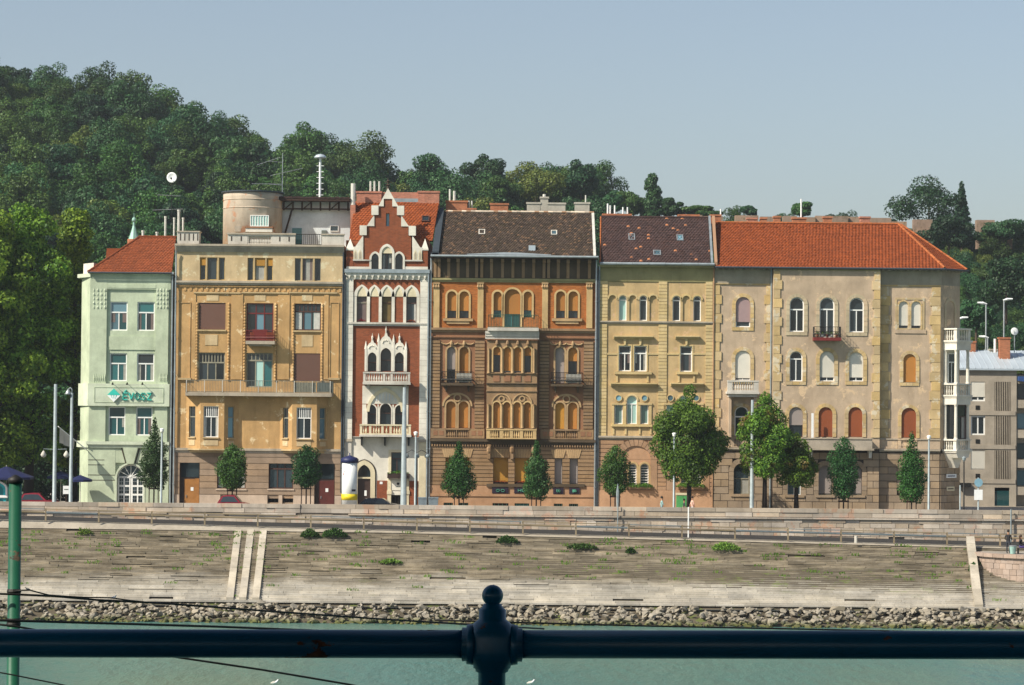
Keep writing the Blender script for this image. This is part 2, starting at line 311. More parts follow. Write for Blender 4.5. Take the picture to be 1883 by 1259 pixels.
def limbs(mb, h0, h1, r, reach, k, seed, base=0.0):
    q = random.Random(seed)
    mb.tube([(0, 0, base), (.04*r, .02, h0*.5), (.1*r, 0, h0), (q.uniform(-.2, .2), q.uniform(-.2, .2), h1)], [r*1.25, r, r*.85, r*.25], 7)
    for i in range(k):
        a = i*2.4+q.uniform(-.5, .5); z = h0+(h1-h0)*q.uniform(-.05, .55); l = reach*q.uniform(.6, 1)
        p = [(0, 0, z), (l*.45*math.cos(a), l*.45*math.sin(a), z+l*.35), (l*math.cos(a), l*math.sin(a), z+l*.75)]
        mb.tube(p, [r*.5, r*.32, r*.1], 5)
M.bark = plaster('grey_brown_bark', '#5a4a3a', .4, '#33291f'); M.barkdk = plaster('dark_bark', '#2f2620', .3, '#1c1613')
M.leafplane = leaf_mat('plane_tree_leaves', '#2f5a1a', '#8fae38', .4); M.leafstreet = leaf_mat('street_tree_leaves', '#1f431a', '#45702a', .25); M.leafstreet2 = leaf_mat('bluish_street_tree_leaves', '#1d3f20', '#3d662f', .25)
M.leafchest = leaf_mat('chestnut_leaves', '#2b5a1c', '#679632', .35); M.leafchest2 = leaf_mat('browning_chestnut_leaves', '#335c1b', '#70922d', .3, '#6b5a26', .12)
M.leafA = leaf_mat('forest_leaves', '#2b5026', '#51702f', .25); M.leafB = leaf_mat('forest_leaves_blue', '#214a2a', '#3c6338', .22); M.leafC = leaf_mat('forest_leaves_olive', '#405a22', '#6d7a34', .25)
M.leafD = leaf_mat('dark_forest_leaves', '#15331c', '#2b4c2a', .2); M.weed = leaf_mat('weeds', '#4a6b22', '#8aa048', .3)

# ================================================================ terrain, promenade, river
HU = [-700, 0, 300, 600, 830, 1130, 1500, 1883, 2600]; HV = [150, 205, 292, 382, 408, 416, 412, 418, 440]
def crest(x):
    u = IW/2+x*FPX/460; return CAM.z+(740-np.interp(u, HU, HV))*460/FPX
def hill_z(x, y):
    t = min(1, max(0, (y-36)/(236-36))); k = crest(x); return k*(t**1.08)+(max(0, y-236)*-.004) + (.8*math.sin(x*.07+y*.05)+.6*math.sin(x*.13-y*.11))*min(1, t*4)
M.ground = plaster('hill_ground', '#4d5a2a', .4, '#3a3a22', '#5e6a30', .3)
def grid(name, xs, ys, fz, mat):
    me = bpy.data.meshes.new(name); vs = [(x, y, fz(x, y)) for y in ys for x in xs]; k = len(xs)
    me.from_pydata(vs, [], [(j*k+i, j*k+i+1, (j+1)*k+i+1, (j+1)*k+i) for j in range(len(ys)-1) for i in range(k-1)])
    me.polygons.foreach_set('use_smooth', [True]*len(me.polygons)); me.materials.append(mat); o = bpy.data.objects.new(name, me); COL.objects.link(o); return o
xs = [-1400, -900, -500]+list(range(-300, 301, 10))+[500, 900, 1400]; ys = [35.9]+list(range(38, 260, 9))+[300, 400, 700, 1400]
tag(grid('hill', xs, ys, hill_z, M.ground), kind='structure')
M.pave = plaster('promenade_paving', '#a39a8c', .3, '#6d665c'); M.asph = plaster('worn_asphalt', '#333232', .3, '#262525', bump=.1)
tag(MB().poly([(-1400, -11.2, 0), (1400, -11.2, 0), (1400, 36, 0), (-1400, 36, 0)]).build('promenade', M.pave), kind='structure')
# river
WZ = PZ(941, 1149, -31.2)
def water_mat():
    m, nd, ln, b = new_mat('river_water'); pos = nd.new('ShaderNodeNewGeometry'); P_ = pos.outputs['Position']
    n1 = noise(nd, ln, P_, .9, 4, .6, (1, .32, 1)); n2 = noise(nd, ln, P_, .12, 3, .5, (.5, .25, 1)); n3 = noise(nd, ln, P_, .03, 3, .5, (1, .6, 1))
    o = mixc(nd, ln, ramp(nd, ln, n3, .35, .65), lin('#3b6d6b'), lin('#527268')); o = mixc(nd, ln, ramp(nd, ln, n2, .45, .7, 0, .5), o, lin('#64765c'))
    ln.new(o, b.inputs['Base Color']); b.inputs['Roughness'].default_value = .28; b.inputs['IOR'].default_value = 1.33; b.inputs['Specular IOR Level'].default_value = .38
    ad = N(nd, 'ShaderNodeMath', operation='ADD'); ln.new(n1, ad.inputs[0]); ln.new(n2, ad.inputs[1])
    bp = nd.new('ShaderNodeBump'); bp.inputs['Strength'].default_value = .55; bp.inputs['Distance'].default_value = .5; ln.new(ad.outputs[0], bp.inputs['Height']); ln.new(bp.outputs[0], b.inputs['Normal'])
    return m
M.water = water_mat()
tag(MB().poly([(-1400, -1400, WZ), (1400, -1400, WZ), (1400, -26, WZ), (-1400, -26, WZ)]).build('river', M.water), kind='structure')

# ================================================================ quay wall
def stones(par, boxes, mat, most=300, name='stone', fill='stone_fill', fillmat=None):
    boxes.sort(key=lambda b: -(b[1]-b[0])*(b[5]-b[4]))
    for b in boxes[:most]: piece(name, *b, mat, par)
    if len(boxes) > most:
        mb = MB()
        for b in boxes[most:]: mb.box(*b)
        tag(mb.build(fill, fillmat or mat, par, recalc=False), kind='stuff')
M.wallstone = plaster('quay_limestone', '#c6b49c', .45, '#8a7560', '#b99a84', .35, per=.26); M.wallcore = plaster('quay_mortar', '#8f8271', .3, '#5c5347')
YW = -11.5
zt = PZ(941, 930, YW); qw = thing('quay_wall', 'long pale limestone quay wall with parapet below the house fronts', 'wall', (0, YW, 0))
MB().box(-60, 60, YW+.08, YW+.6, -3.2, zt-.02).build('wall_core', M.wallcore, qw)
boxes = []
z = zt
for h, ln_, pr in ((.35, 2.0, .0), (.36, 1.8, .0), (None, 0, 0), (.28, 1.7, .03), (.37, .95, .03), (.36, .9, .05), (.32, .8, .06), (.3, .9, .06), (.3, .8, .06)):
    if h is None:
        x = -46
        while x < 47:
            l = rnd.uniform(2.5, 4.5)
            if rnd.random() < .88: piece('ledge_stone', x+.01, x+l-.01, YW-.17, YW+.2, z-.13, z-.015, M.wallstone, qw)
            x += l
        z -= .15; continue
    x = -46+rnd.uniform(-1, 0)
    while x < 47:
        l = ln_*rnd.uniform(.6, 1.5); p = rnd.uniform(-.05, .03)
        if rnd.random() > (.03 if pr else 0): boxes.append((x+.012, x+l-.012, YW-pr+p, YW+.3, z-h+.012+rnd.uniform(0, .02), z-.004))
        x += l
    z -= h
stones(qw, boxes, M.wallstone)

# ---- ramp road below the wall, kerb, stone-paved slope
YR = -17.8
zrL, zrR = PZ(0, 956, YR), PZ(1883, 1006, YR); xrL, xrR = PX(0, 956, YR), PX(1883, 1006, YR)
def road_z(x): return zrL+(zrR-zrL)*(x-xrL)/(xrR-xrL)
def strip(name, y0, y1, dz0, dz1, mat, kind='structure', x0=-300, x1=300, par=None):
    o = MB().poly([(x0, y0, road_z(x0)+dz0), (x1, y0, road_z(x1)+dz0), (x1, y1, road_z(x1)+dz1), (x0, y1, road_z(x0)+dz1)]).build(name, mat, par)
    return tag(o, kind=kind)
strip('ramp_road', YR+.0, YW+.1, 0, .08, M.asph)
M.kerb = plaster('pale_kerb_stone', '#b0a48f', .4, '#776c5c', per=.12); M.weeds = M.weed
YS0, YS1 = YR-.75, -28.6; ZS1 = PZ(941, 1111, YS1)
EX = [PX(-2000, 960, YS0), PX(0, 971, YS0), PX(700, 980, YS0), PX(1883, 1010, YS0), PX(4000, 1066, YS0)]; EZ = [PZ(-2000, 960, YS0), PZ(0, 971, YS0), PZ(700, 980, YS0), PZ(1883, 1010, YS0), PZ(4000, 1066, YS0)]
def edge_z(x): return float(np.interp(x, EX, EZ))
def slope_z(y, x=0.0): return ZS1+(y-YS1)*((edge_z(x)-ZS1)/(YS0-YS1))
XK = [-60, EX[1], EX[2], EX[3], 60]; mk_ = MB()
for x0_, x1_ in zip(XK[:-1], XK[1:]): mk_.poly([(x0_, YR+.02, road_z(x0_)+.012), (x1_, YR+.02, road_z(x1_)+.012), (x1_, YS0-.02, edge_z(x1_)+.04), (x0_, YS0-.02, edge_z(x0_)+.04)])
kb = tag(mk_.build('quay_edge', M.kerb), kind='structure')
for i in range(64):
    x = -48+i*1.5; a, b = road_z(x), road_z(x+1.48)
    m_ = MB(); v = [(x+.01, YR-.02, a-.03), (x+1.48, YR-.02, b-.03), (x+1.48, YR+.3, b-.03), (x+.01, YR+.3, a-.03)]
    m_.v = v+[(p[0], p[1], p[2]+.075) for p in v]; m_.f = [(0, 1, 5, 4), (1, 2, 6, 5), (2, 3, 7, 6), (3, 0, 4, 7), (4, 5, 6, 7)]; m_.build('kerb_stone', M.kerb, kb)
def slope_mat(name, per):
    m = plaster(name, '#c0b7a6', .35, '#5f5748', per=per); nd, ln = m.node_tree.nodes, m.node_tree.links; b = nd['Principled BSDF']
    src = b.inputs['Base Color'].links[0].from_socket; g = nd.new('ShaderNodeNewGeometry'); sp = nd.new('ShaderNodeSeparateXYZ'); ln.new(g.outputs['Position'], sp.inputs[0])
    n = noise(nd, ln, g.outputs['Position'], .35, 5, .65, (.5, 1, 3.0)); n2 = noise(nd, ln, g.outputs['Position'], 1.2, 4, .6, (.4, 1, 4))
    ad = N(nd, 'ShaderNodeMath', operation='MULTIPLY_ADD'); ln.new(n, ad.inputs[0]); ad.inputs[1].default_value = 2.4; ln.new(sp.outputs['Z'], ad.inputs[2])
    hi = ramp(nd, ln, ad.outputs[0], -3.2, -2.45)          # high-water line: dark crust above, scoured stone below
    o = mixc(nd, ln, hi, src, mixc(nd, ln, ramp(nd, ln, n2, .35, .65), mixc(nd, ln, 1, src, lin('#979083'), 'MULTIPLY'), mixc(nd, ln, 1, src, lin('#dcd4c6'), 'MULTIPLY')))
    n3 = noise(nd, ln, g.outputs['Position'], .5, 5, .7, (.45, 1, 2)); o = mixc(nd, ln, ramp(nd, ln, n3, .62, .74, 0, .45), o, lin('#5f6a2f'))
    ln.new(o, b.inputs['Base Color']); return m
M.slope = slope_mat('slope_stone', .2); M.slopecore = plaster('slope_joint_earth', '#5e5441', .5, '#3a3428', '#5c6436', .4)
sl = tag(MB().poly([(x_, YS0+.3, slope_z(YS0+.3, x_)-.13) for x_ in XK]+[(60, YS1-.1, ZS1-.25), (-60, YS1-.1, ZS1-.25)]).build('embankment_slope', M.slopecore), kind='structure')
tag(MB().poly([(-1400, YS0+.35, -.8), (-60, YS0+.35, -.8), (-60, YS1-3, WZ-.5), (-1400, YS1-3, WZ-.5)]).build('far_bank', M.slopecore), kind='structure')
tag(MB().poly([(60, YS0+.35, -1.5), (1400, YS0+.35, -1.5), (1400, YS1-3, WZ-.5), (60, YS1-3, WZ-.5)]).build('far_bank', M.slopecore), kind='structure')
NR = 32; boxes = []; dy = (YS0-YS1)/NR
XBAST = PX(1905, 1040, -22)
for i in range(NR):
    y = YS1+dy*(i+.5); x = -45+rnd.uniform(-2, 0); rowj = rnd.uniform(-.025, .025); k = (edge_z(40)-edge_z(-40))/80*(i+.5)/NR; ang = -math.atan(k)
    while x < 46:
        l = rnd.uniform(.9, 3.4); x1 = x+l; xm_ = (x+x1)/2; zc = slope_z(y, xm_); dzr = (edge_z(xm_)-ZS1)/NR
        rough = .012 if i < 9 else .04
        j = rnd.uniform(-1, 1)*rough+rowj*(.3 if i < 6 else 1)
        if rnd.random() > (.004 if i < 9 else .012): boxes.append((x+.008, x1-.008, y-dy*.5+j+.02, y+dy*1.2, zc-dzr*(.6 if rnd.random() > (.03 if i < 9 else .17) else rnd.uniform(.2, .42)), zc+dzr*.5-.006-abs(rnd.gauss(0, .004 if i < 6 else .018)), k))
        x = x1
boxes.sort(key=lambda b: -(b[1]-b[0])*(b[5]-b[4])); fm = MB()
for q_ in boxes[:300]: piece('stone', *q_[:6], M.slope, sl, Matrix.Rotation(-math.atan(q_[6]), 4, 'Y'))
for q_ in boxes[300:]:
    n = len(fm.v); fm.box(*q_[:6]); xm_ = (q_[0]+q_[1])/2; fm.v[n:] = [(a_, b_, c_+(a_-xm_)*q_[6]) for a_, b_, c_ in fm.v[n:]]
tag(fm.build('stone_fill', M.slope, sl, recalc=False), kind='stuff')
# ---- stone strips (stairs) running down the slope
def slope_strip(q, u0, v0, u1, v1, w, n, par, name='tread_stone', lift=.10):
    a = P(u0, v0, YS0+.1); b = P(u1, v1, YS1+.05)
    a = Vector((a.x, YS0+.1, slope_z(YS0+.1))); b = Vector((b.x, YS1+.05, slope_z(YS1+.05)))
    for i in range(n):
        p = a.lerp(b, i/n); r = a.lerp(b, (i+.985)/n); j = rnd.uniform(-.015, .015)
        m_ = MB(); m_.v = [(p.x-w/2, p.y, p.z-.2), (p.x+w/2, p.y, p.z-.2), (r.x+w/2, r.y, r.z-.2), (r.x-w/2, r.y, r.z-.2), (p.x-w/2, p.y, p.z+lift+.2+j), (p.x+w/2, p.y, p.z+lift+.2+j), (r.x+w/2, r.y, r.z+lift+.2+j), (r.x-w/2, r.y, r.z+lift+.2+j)]
        m_.f = [(0, 1, 5, 4), (1, 2, 6, 5), (2, 3, 7, 6), (3, 0, 4, 7), (4, 5, 6, 7)]; m_.build(name, M.stripstone, par)
    return a, b
M.stripstone = plaster('worn_stair_stone', '#bdb19b', .45, '#7c715f', per=.14)
st = thing('river_stairs', 'narrow river stairs between three pale stone strips on the slope', 'stairs', (PX(448, 1040, -24), -24, slope_z(-24)))
for u0, u1 in ((438, 422.5), (461, 446), (484.5, 470)): A, B = slope_strip(qpx, u0, 977, u1, 1108, .52, 7, st, 'stair_string')
for k, (u0, u1) in enumerate(((449.5, 434), (473, 458))):
    for i in range(30):
        t = (i+.5)/30; y = YS0+.1+(YS1-YS0)*t; x = PX(u0+(u1-u0)*t, 977+131*t, y); z_ = slope_z(y, x)
        piece('step', x-.24, x+.24, y-.13, y+.2, z_-.1, z_+.08, M.slope, st)
gs = thing('slope_edging', 'single pale stone edging strip beside the round bastion', 'edging', (PX(1790, 1060, -24), -24, slope_z(-24)))
slope_strip(qpx, 1784, 1010, 1800, 1122, .62, 9, gs, 'edging_stone', .06)
# ---- round bastion at right
bs = thing('bastion', 'round pink-grey stone bastion at the right end of the quay', 'bastion', (XBAST, -20.4, -5)); RB = XBAST-PX(1797, 1030, -21); ZB = PZ(1860, 1018, -23)
M.bast = plaster('bastion_stone', '#ae9684', .5, '#6b5d53', per=.14)
MB().lathe(XBAST, -20.4, [(RB-.12, -6.2), (RB-.12, ZB-.1)], 40).build('core', M.wallcore, bs, recalc=True)
for k in range(9):
    z1 = ZB-.28-k*.42; n = 26; off = rnd.random()
    for i in range(n):
        a0 = math.pi+(i+off)*math.pi/n*1.04; a1 = math.pi+(i+.965+off)*math.pi/n*1.04; j = rnd.uniform(-.02, .03)
        m_ = MB(); p = [(XBAST+r*math.cos(a), -20.4+r*math.sin(a)) for r, a in ((RB+j, a0), (RB+j, (a0+a1)/2), (RB+j, a1), (RB-.3, a1), (RB-.3, a0))]
        m_.prismz(p, z1-.405, z1).build('wall_stone', M.bast, bs)
for i in range(14):
    a0 = math.pi+i*math.pi/14; a1 = math.pi+(i+.98)*math.pi/14
    p = [(XBAST+r*math.cos(a), -20.4+r*math.sin(a)) for r, a in ((RB+.22, a0), (RB+.22, (a0+a1)/2), (RB+.22, a1), (RB-.5, a1), (RB-.5, a0))]
    MB().prismz(p, ZB-.27, ZB).build('coping_stone', M.bast, bs)
MB().lathe(XBAST, -20.4, [(RB-.4, ZB-.2), (RB-.4, ZB-.03)], 40).build('platform', M.pave, bs)
# ---- riprap
def rock_mesh(seed, mat):
    q = random.Random(seed); bm = bmesh.new()
    for i in range(13):
        d = Vector((q.gauss(0, 1), q.gauss(0, 1), q.gauss(0, 1))).normalized()*q.uniform(.75, 1.1); bm.verts.new((d.x*1.15, d.y*.9, d.z*.72))
    bmesh.ops.convex_hull(bm, input=bm.verts); bmesh.ops.delete(bm, geom=[v for v in bm.verts if not v.link_faces], context='VERTS')
    bmesh.ops.recalc_face_normals(bm, faces=bm.faces); me = bpy.data.meshes.new('rock'); bm.to_mesh(me); bm.free(); me.materials.append(mat); return me
def rock_mat():
    m = plaster('riprap_rock', '#9c917c', .3, '#7d7464', per=.22, fine=4); nd, ln = m.node_tree.nodes, m.node_tree.links; b = nd['Principled BSDF']
    src = b.inputs['Base Color'].links[0].from_socket; g = nd.new('ShaderNodeNewGeometry'); sp = nd.new('ShaderNodeSeparateXYZ'); ln.new(g.outputs['Position'], sp.inputs[0])
    n = noise(nd, ln, g.outputs['Position'], .8, 4); ad = N(nd, 'ShaderNodeMath', operation='MULTIPLY_ADD'); ln.new(n, ad.inputs[0]); ad.inputs[1].default_value = .5; ln.new(sp.outputs['Z'], ad.inputs[2])
    o = mixc(nd, ln, ramp(nd, ln, ad.outputs[0], WZ+.38, WZ+.72), lin('#5b5c34'), src); ln.new(o, b.inputs['Base Color']); return m
M.rock = rock_mat(); RM = [rock_mesh(40+i, M.rock) for i in range(8)]
rp = tag(MB().poly([(-60, YS1+.3, ZS1-.32), (60, YS1+.3, ZS1-.32), (60, -33, WZ-.8), (-60, -33, WZ-.8)]).build('riprap_bank', M.slopecore), kind='structure')
rl = []
for i in range(2000):
    t = rnd.random(); x = rnd.uniform(-44, 44); r = .9*rnd.choice((.14, .18, .22, .27, .34))*rnd.uniform(.8, 1.25); r *= 1.4 if rnd.random() < .06 else 1
    y = YS1-.05-t*2.9; z_ = ZS1-.12+(WZ-ZS1+.05)*min(1.08, t)+rnd.uniform(-.05, .08); rl.append((r, x, y, z_))
rl.sort(key=lambda a: -a[0]); fm = MB()
for k, (r, x, y, z_) in enumerate(rl):
    R_ = Matrix.Rotation(rnd.uniform(0, 6.3), 4, 'Z') @ Matrix.Rotation(rnd.uniform(-.5, .5), 4, 'X') @ Matrix.Rotation(rnd.uniform(-.4, .4), 4, 'Y')
    if k < 300:
        o = bpy.data.objects.new('rock', RM[k % 8]); o.matrix_basis = Matrix.Translation((x, y, z_)) @ R_ @ Matrix.Diagonal((r, r, r, 1)); attach(o, rp)
    else:
        me = RM[k % 8]; n = len(fm.v); T_ = Matrix.Translation((x, y, z_)) @ R_ @ Matrix.Diagonal((r, r, r, 1))
        fm.v += [tuple(T_ @ v.co) for v in me.vertices]; fm.f += [tuple(n+i for i in p.vertices) for p in me.polygons]
tag(fm.build('rock_fill', M.rock, rp, recalc=False), kind='stuff')
# ---- weeds and shrubs on the slope
def tuft(n, rx, rz, size, seed, mat):
    g = np.random.default_rng(seed); me = bpy.data.meshes.new('leaves'); V = []; Fc = []
    for i in range(n):
        a = g.random()*6.283; r = rx*g.random()**.6; x, y = r*math.cos(a), r*math.sin(a)*.6; h = rz*(1-.6*(r/rx)**2)*(.35+.65*g.random()); l = size*(.5+g.random())
        d = g.normal(size=3); d /= np.linalg.norm(d); k = len(V)
        V += [(x-l*d[0]*.4, y-l*d[1]*.4, h), (x+l*.2, y, h+l*.35*abs(d[2])), (x+l*d[0]*.5, y+l*d[1]*.5, h+l*.3), (x-l*.15, y+.05, h-l*.3)]; Fc.append((k, k+1, k+2, k+3))
    me.from_pydata(V, [], Fc); me.materials.append(mat); return me
SH = [(570, 1002, .75, .75, 'leftmost low green shrub on the slope just right of the stairs'), (615, 1002, 1.0, .85, 'broadest leafy green shrub on the slope right of the stairs'), (933, 1005, .85, .65, 'round green shrub high on the slope above the railing knob'),
      (1070, 1012, 1.15, .5, 'wide low green shrub on the slope left of the white post'), (1160, 1018, .4, .45, 'smallest green shrub on the slope near the white post'), (1335, 1010, 1.1, .75, 'feathery pale green shrub on the slope right of the white post'),
      (157, 1000, .6, .4, 'small weedy shrub on the slope near the green post'), (718, 1045, .9, .4, 'low weedy shrub in the middle of the slope'), (1790, 1040, .35, .7, 'narrow green shrub growing beside the bastion edging')]
for k, (u, v, rx, rz, lb) in enumerate(SH):
    y = YS0+(YS1-YS0)*max(0, (v-990)/121); x = PX(u, v, y); t_ = thing('shrub', lb, 'shrub', (x, y, slope_z(y, x)), 'shrubs rooted in the stone slope')
    me = tuft(int(420*rx*rz/.5)+120, rx, rz, .2, 70+k, M.weed if k in (5, 6, 7) else M.leafstreet); o = bpy.data.objects.new('foliage', me); o.location = (x, y, slope_z(y, x)+.02); attach(o, t_)
    MB().tube([(x, y, slope_z(y, x)-.1), (x, y, slope_z(y, x)+rz*.5)], .03, 5).build('stem', M.bark, t_)
V = []; Fc = []
for i in range(240):
    cl = rnd.random() < .75; t = rnd.betavariate(1.1, 2.6); x = rnd.uniform(-41, 41); 
    if rnd.random() < .5: x = rnd.choice((-34, -30, -22, -20, -5, 6, 12, 20, 30, -12, -38))+rnd.gauss(0, 1.6)
    y = YS0+(YS1-YS0)*t; z_ = slope_z(y, x)+.12
    for j in range(9):
        a = rnd.uniform(0, 6.3); l = rnd.uniform(.05, .16); xx = x+rnd.gauss(0, .28); yy = y+rnd.gauss(0, .05); k = len(V)
        V += [(xx-.03, yy, z_-.08), (xx+.03, yy, z_-.08), (xx+.04+l*.5*math.cos(a), yy-.03, z_+l), (xx-.02+l*.5*math.cos(a), yy-.03, z_+l*.8)]; Fc.append((k, k+1, k+2, k+3))
me = bpy.data.meshes.new('slope_weeds'); me.from_pydata(V, [], Fc); me.materials.append(M.weed); o = bpy.data.objects.new('slope_weeds', me); COL.objects.link(o)
tag(o, 'thin green weeds growing in the joints of the slope', 'weeds', kind='stuff')
# ---- guardrail along the ramp
gr = thing('guardrail', 'two-rail steel guardrail with posts along the ramp road', 'guardrail', (0, YR-.45, road_z(0)))
M.railpaint = simple('weathered_rail_paint', '#8f8068', .6, .2, .4, .35, .25); M.railsteel = simple('dull_rail_steel', '#7c8488', .5, .4)
YG = YR-.45; px0 = PX(84, 945, YG); x = px0-8*4.06
while x < 48:
    z0 = road_z(x)+.1; m_ = MB().box(x-.06, x+.06, YG-.02, YG+.06, z0-.05, z0+.92); m_.build('post', M.railpaint, gr)
    for zz in (.86, .62):
        x1 = x+4.06-.1; a, b = road_z(x+.05)+.1+zz, road_z(x1)+.1+zz
        m_ = MB()
        for h0, h1, yy in ((-.09, -.04, -.05), (-.04, .01, -.10), (.01, .06, -.05)) if zz < .7 else ((-.04, .03, -.07),):
            n = len(m_.v); m_.v += [(x+.05, YG+yy, a+h0), (x1, YG+yy, b+h0), (x1, YG+yy, b+h1), (x+.05, YG+yy, a+h1), (x+.05, YG-.02, a+h0), (x1, YG-.02, b+h0), (x1, YG-.02, b+h1), (x+.05, YG-.02, a+h1)]
            m_.f += [tuple(n+i for i in q) for q in ((0, 1, 2, 3), (4, 5, 1, 0), (3, 2, 6, 7))]
        m_.build('rail', M.railpaint if rnd.random() < .6 else M.railsteel, gr)
    x += 4.06

# ================================================================ architecture helpers
def arc(x0, x1, zs, arch, n=12):
    k, h = arch; w = x1-x0; xm = (x0+x1)/2
    if k == 'r': return [(xm-w/2*math.cos(math.pi*i/n), zs+h*math.sin(math.pi*i/n)) for i in range(n+1)]
    if k == 'p':
        R_ = (h*h+w*w/4)/w; a1 = math.asin(min(1, h/R_)); m = n//2
        L = [(x0+R_-R_*math.cos(a1*i/m), zs+R_*math.sin(a1*i/m)) for i in range(m+1)]
        return L+[(2*xm-x, z) for x, z in L[-2::-1]]
    if k == 'o':
        m = n//2; L = [(x0+w/2*t, zs+h*(.62*math.sin(math.pi/2*min(1, t*1.25)) if t < .8 else .62+.38*((t-.8)/.2)**1.3)) for t in [i/m for i in range(m+1)]]
        return L+[(2*xm-x, z) for x, z in L[-2::-1]]
def outl(r, arch=None, i=0.0, n=12, bot=True):
    x0, x1, z0, z1 = r; x0 += i; x1 -= i; z1 -= i; z0 += i if bot else 0
    if not arch: return [(x0, z0), (x0, z1), (x1, z1), (x1, z0)]
    h = arch[1]*(x1-x0)/(r[1]-r[0]); return [(x0, z0)]+arc(x0, x1, z1-h, (arch[0], h), n)+[(x1, z0)]
def wall_front(mb, x0, x1, z0, z1, y, holes, depth):
    xs = sorted({x0, x1, *[min(max(h[0][k], x0), x1) for h in holes for k in (0, 1)]}); zs = sorted({z0, z1, *[min(max(h[0][k], z0), z1) for h in holes for k in (2, 3)]})
    for i in range(len(xs)-1):
        a, b = xs[i], xs[i+1]; run = None
        for j in range(len(zs)-1):
            c, d = zs[j], zs[j+1]; mx, mz = (a+b)/2, (c+d)/2
            if any(h[0][0] < mx < h[0][1] and h[0][2] < mz < h[0][3] for h in holes):
                if run: mb.poly([(a, y, run[0]), (b, y, run[0]), (b, y, run[1]), (a, y, run[1])]); run = None
            else: run = (run[0], d) if run else (c, d)
        if run: mb.poly([(a, y, run[0]), (b, y, run[0]), (b, y, run[1]), (a, y, run[1])])
    for r, arch in holes:
        p = outl(r, arch); q = p+[p[0]]
        for (ax, az), (bx, bz) in zip(q[:-1], q[1:]): mb.poly([(ax, y, az), (bx, y, bz), (bx, y+depth, bz), (ax, y+depth, az)])
        if arch:
            A = p[1:-1]; m = len(A)//2
            mb.poly([(x, y, z) for x, z in A[:m+1]]+[(r[0], y, r[3])]) if abs(A[m][1]-r[3]) < 1e-4 else None
            mb.poly([(x, y, z) for x, z in A[m:]]+[(r[1], y, r[3])])
def wall(par, name, mat, x0, x1, z0, z1, y, holes=(), depth=.25, back=11.0, top=True):
    mb = MB(); wall_front(mb, x0, x1, z0, z1, y, list(holes), depth); yb = y+back
    mb.poly([(x0, y, z0), (x0, y, z1), (x0, yb, z1), (x0, yb, z0)]); mb.poly([(x1, y, z0), (x1, yb, z0), (x1, yb, z1), (x1, y, z1)])
    mb.poly([(x0, yb, z0), (x0, yb, z1), (x1, yb, z1), (x1, yb, z0)])
    if top: mb.poly([(x0, y, z1), (x1, y, z1), (x1, yb, z1), (x0, yb, z1)])
    return mb.build(name, mat, par, recalc=False)
def window(par, r, y, arch=None, frame=None, fw=.07, cols=2, tr=.33, pane=None, blind=None, bfrac=1.0, topcols=1, name='window', rec=.14, sill=None, bars=0, label=None):
    """a window set in its opening: frame with mullions and transom, each light a pane, maybe an outside roller shutter"""
    x0, x1, z0, z1 = r; y += rec; frame = frame or M.winwhite; pane = pane or M.glass; zt_ = z1-tr*(z1-z0) if tr else (z1-arch[1] if arch else z1-fw)
    mb = MB(); mb.ring(outl(r, arch), outl(r, arch, fw), y, y+.08)
    w = (x1-x0-2*fw)
    for i in range(1, cols): x = x0+fw+w*i/cols; mb.box(x-fw*.45, x+fw*.45, y+.006, y+.07, z0+fw*.5, zt_)
    if tr:
        mb.box(x0+fw*.5, x1-fw*.5, y-.012, y+.07, zt_-fw*.6, zt_+fw*.6)
        for i in range(1, topcols): x = x0+fw+w*i/topcols; mb.box(x-fw*.4, x+fw*.4, y+.006, y+.07, zt_, z1-fw*.5)
    for i in range(bars): z = z0+(z1-z0)*(i+.5)/bars; mb.box(x0+.02, x1-.02, y-.03, y-.01, z-.03, z+.03)
    o = mb.build(name, frame, par)
    if label: o['label'] = label
    if not (blind and bfrac > .97):
        for i in range(cols): piece('pane', x0+fw+w*i/cols, x0+fw+w*(i+1)/cols, y+.045, y+.06, z0+fw*.5, zt_-.001, pane if not isinstance(pane, (list, tuple)) else pane[i % len(pane)], o)
    if tr or arch:
        if arch: MB().prism([(x0+fw*.4, zt_)]+[(x, max(z, zt_+.001)) for x, z in outl(r, arch, fw*.4)[1:-1]]+[(x1-fw*.4, zt_)], y+.045, y+.06).build('pane', pane if not isinstance(pane, (list, tuple)) else pane[0], o)
        else: piece('pane', x0+fw*.4, x1-fw*.4, y+.045, y+.06, zt_+.001, z1-fw*.4, pane if not isinstance(pane, (list, tuple)) else pane[0], o)
    if not blind and frame in (M.winwhite, M.wingrey, M.winbr) and arch is None and x1-x0 > .8 and rnd.random() < .6 and name != 'cellar_window':
        h_ = zt_-z0-fw; k_ = rnd.uniform(.14, .26)*w; mt_ = rnd.choice((M.curtain, M.curtwh, M.curtdk))
        for c0, c1 in ((x0+fw, x0+fw+k_), (x1-fw-k_, x1-fw)):
            if rnd.random() < .8: piece('curtain', c0, c1, y+.03, y+.044, z0+fw*.5+(h_*.45 if rnd.random() < .25 else 0), zt_-.01, mt_, o)
    if blind:
        zb = z1-bfrac*(z1-z0)+(.0 if bfrac < .97 else .03); MB().prism(outl((x0+.015, x1-.015, zb, z1-.01), arch), y-.055, y-.02).build('roller_shutter', blind, o)
    if sill: piece('sill', x0-.1, x1+.1, y-rec-.1, y, z0-.1, z0-.005, sill, o)
    return o
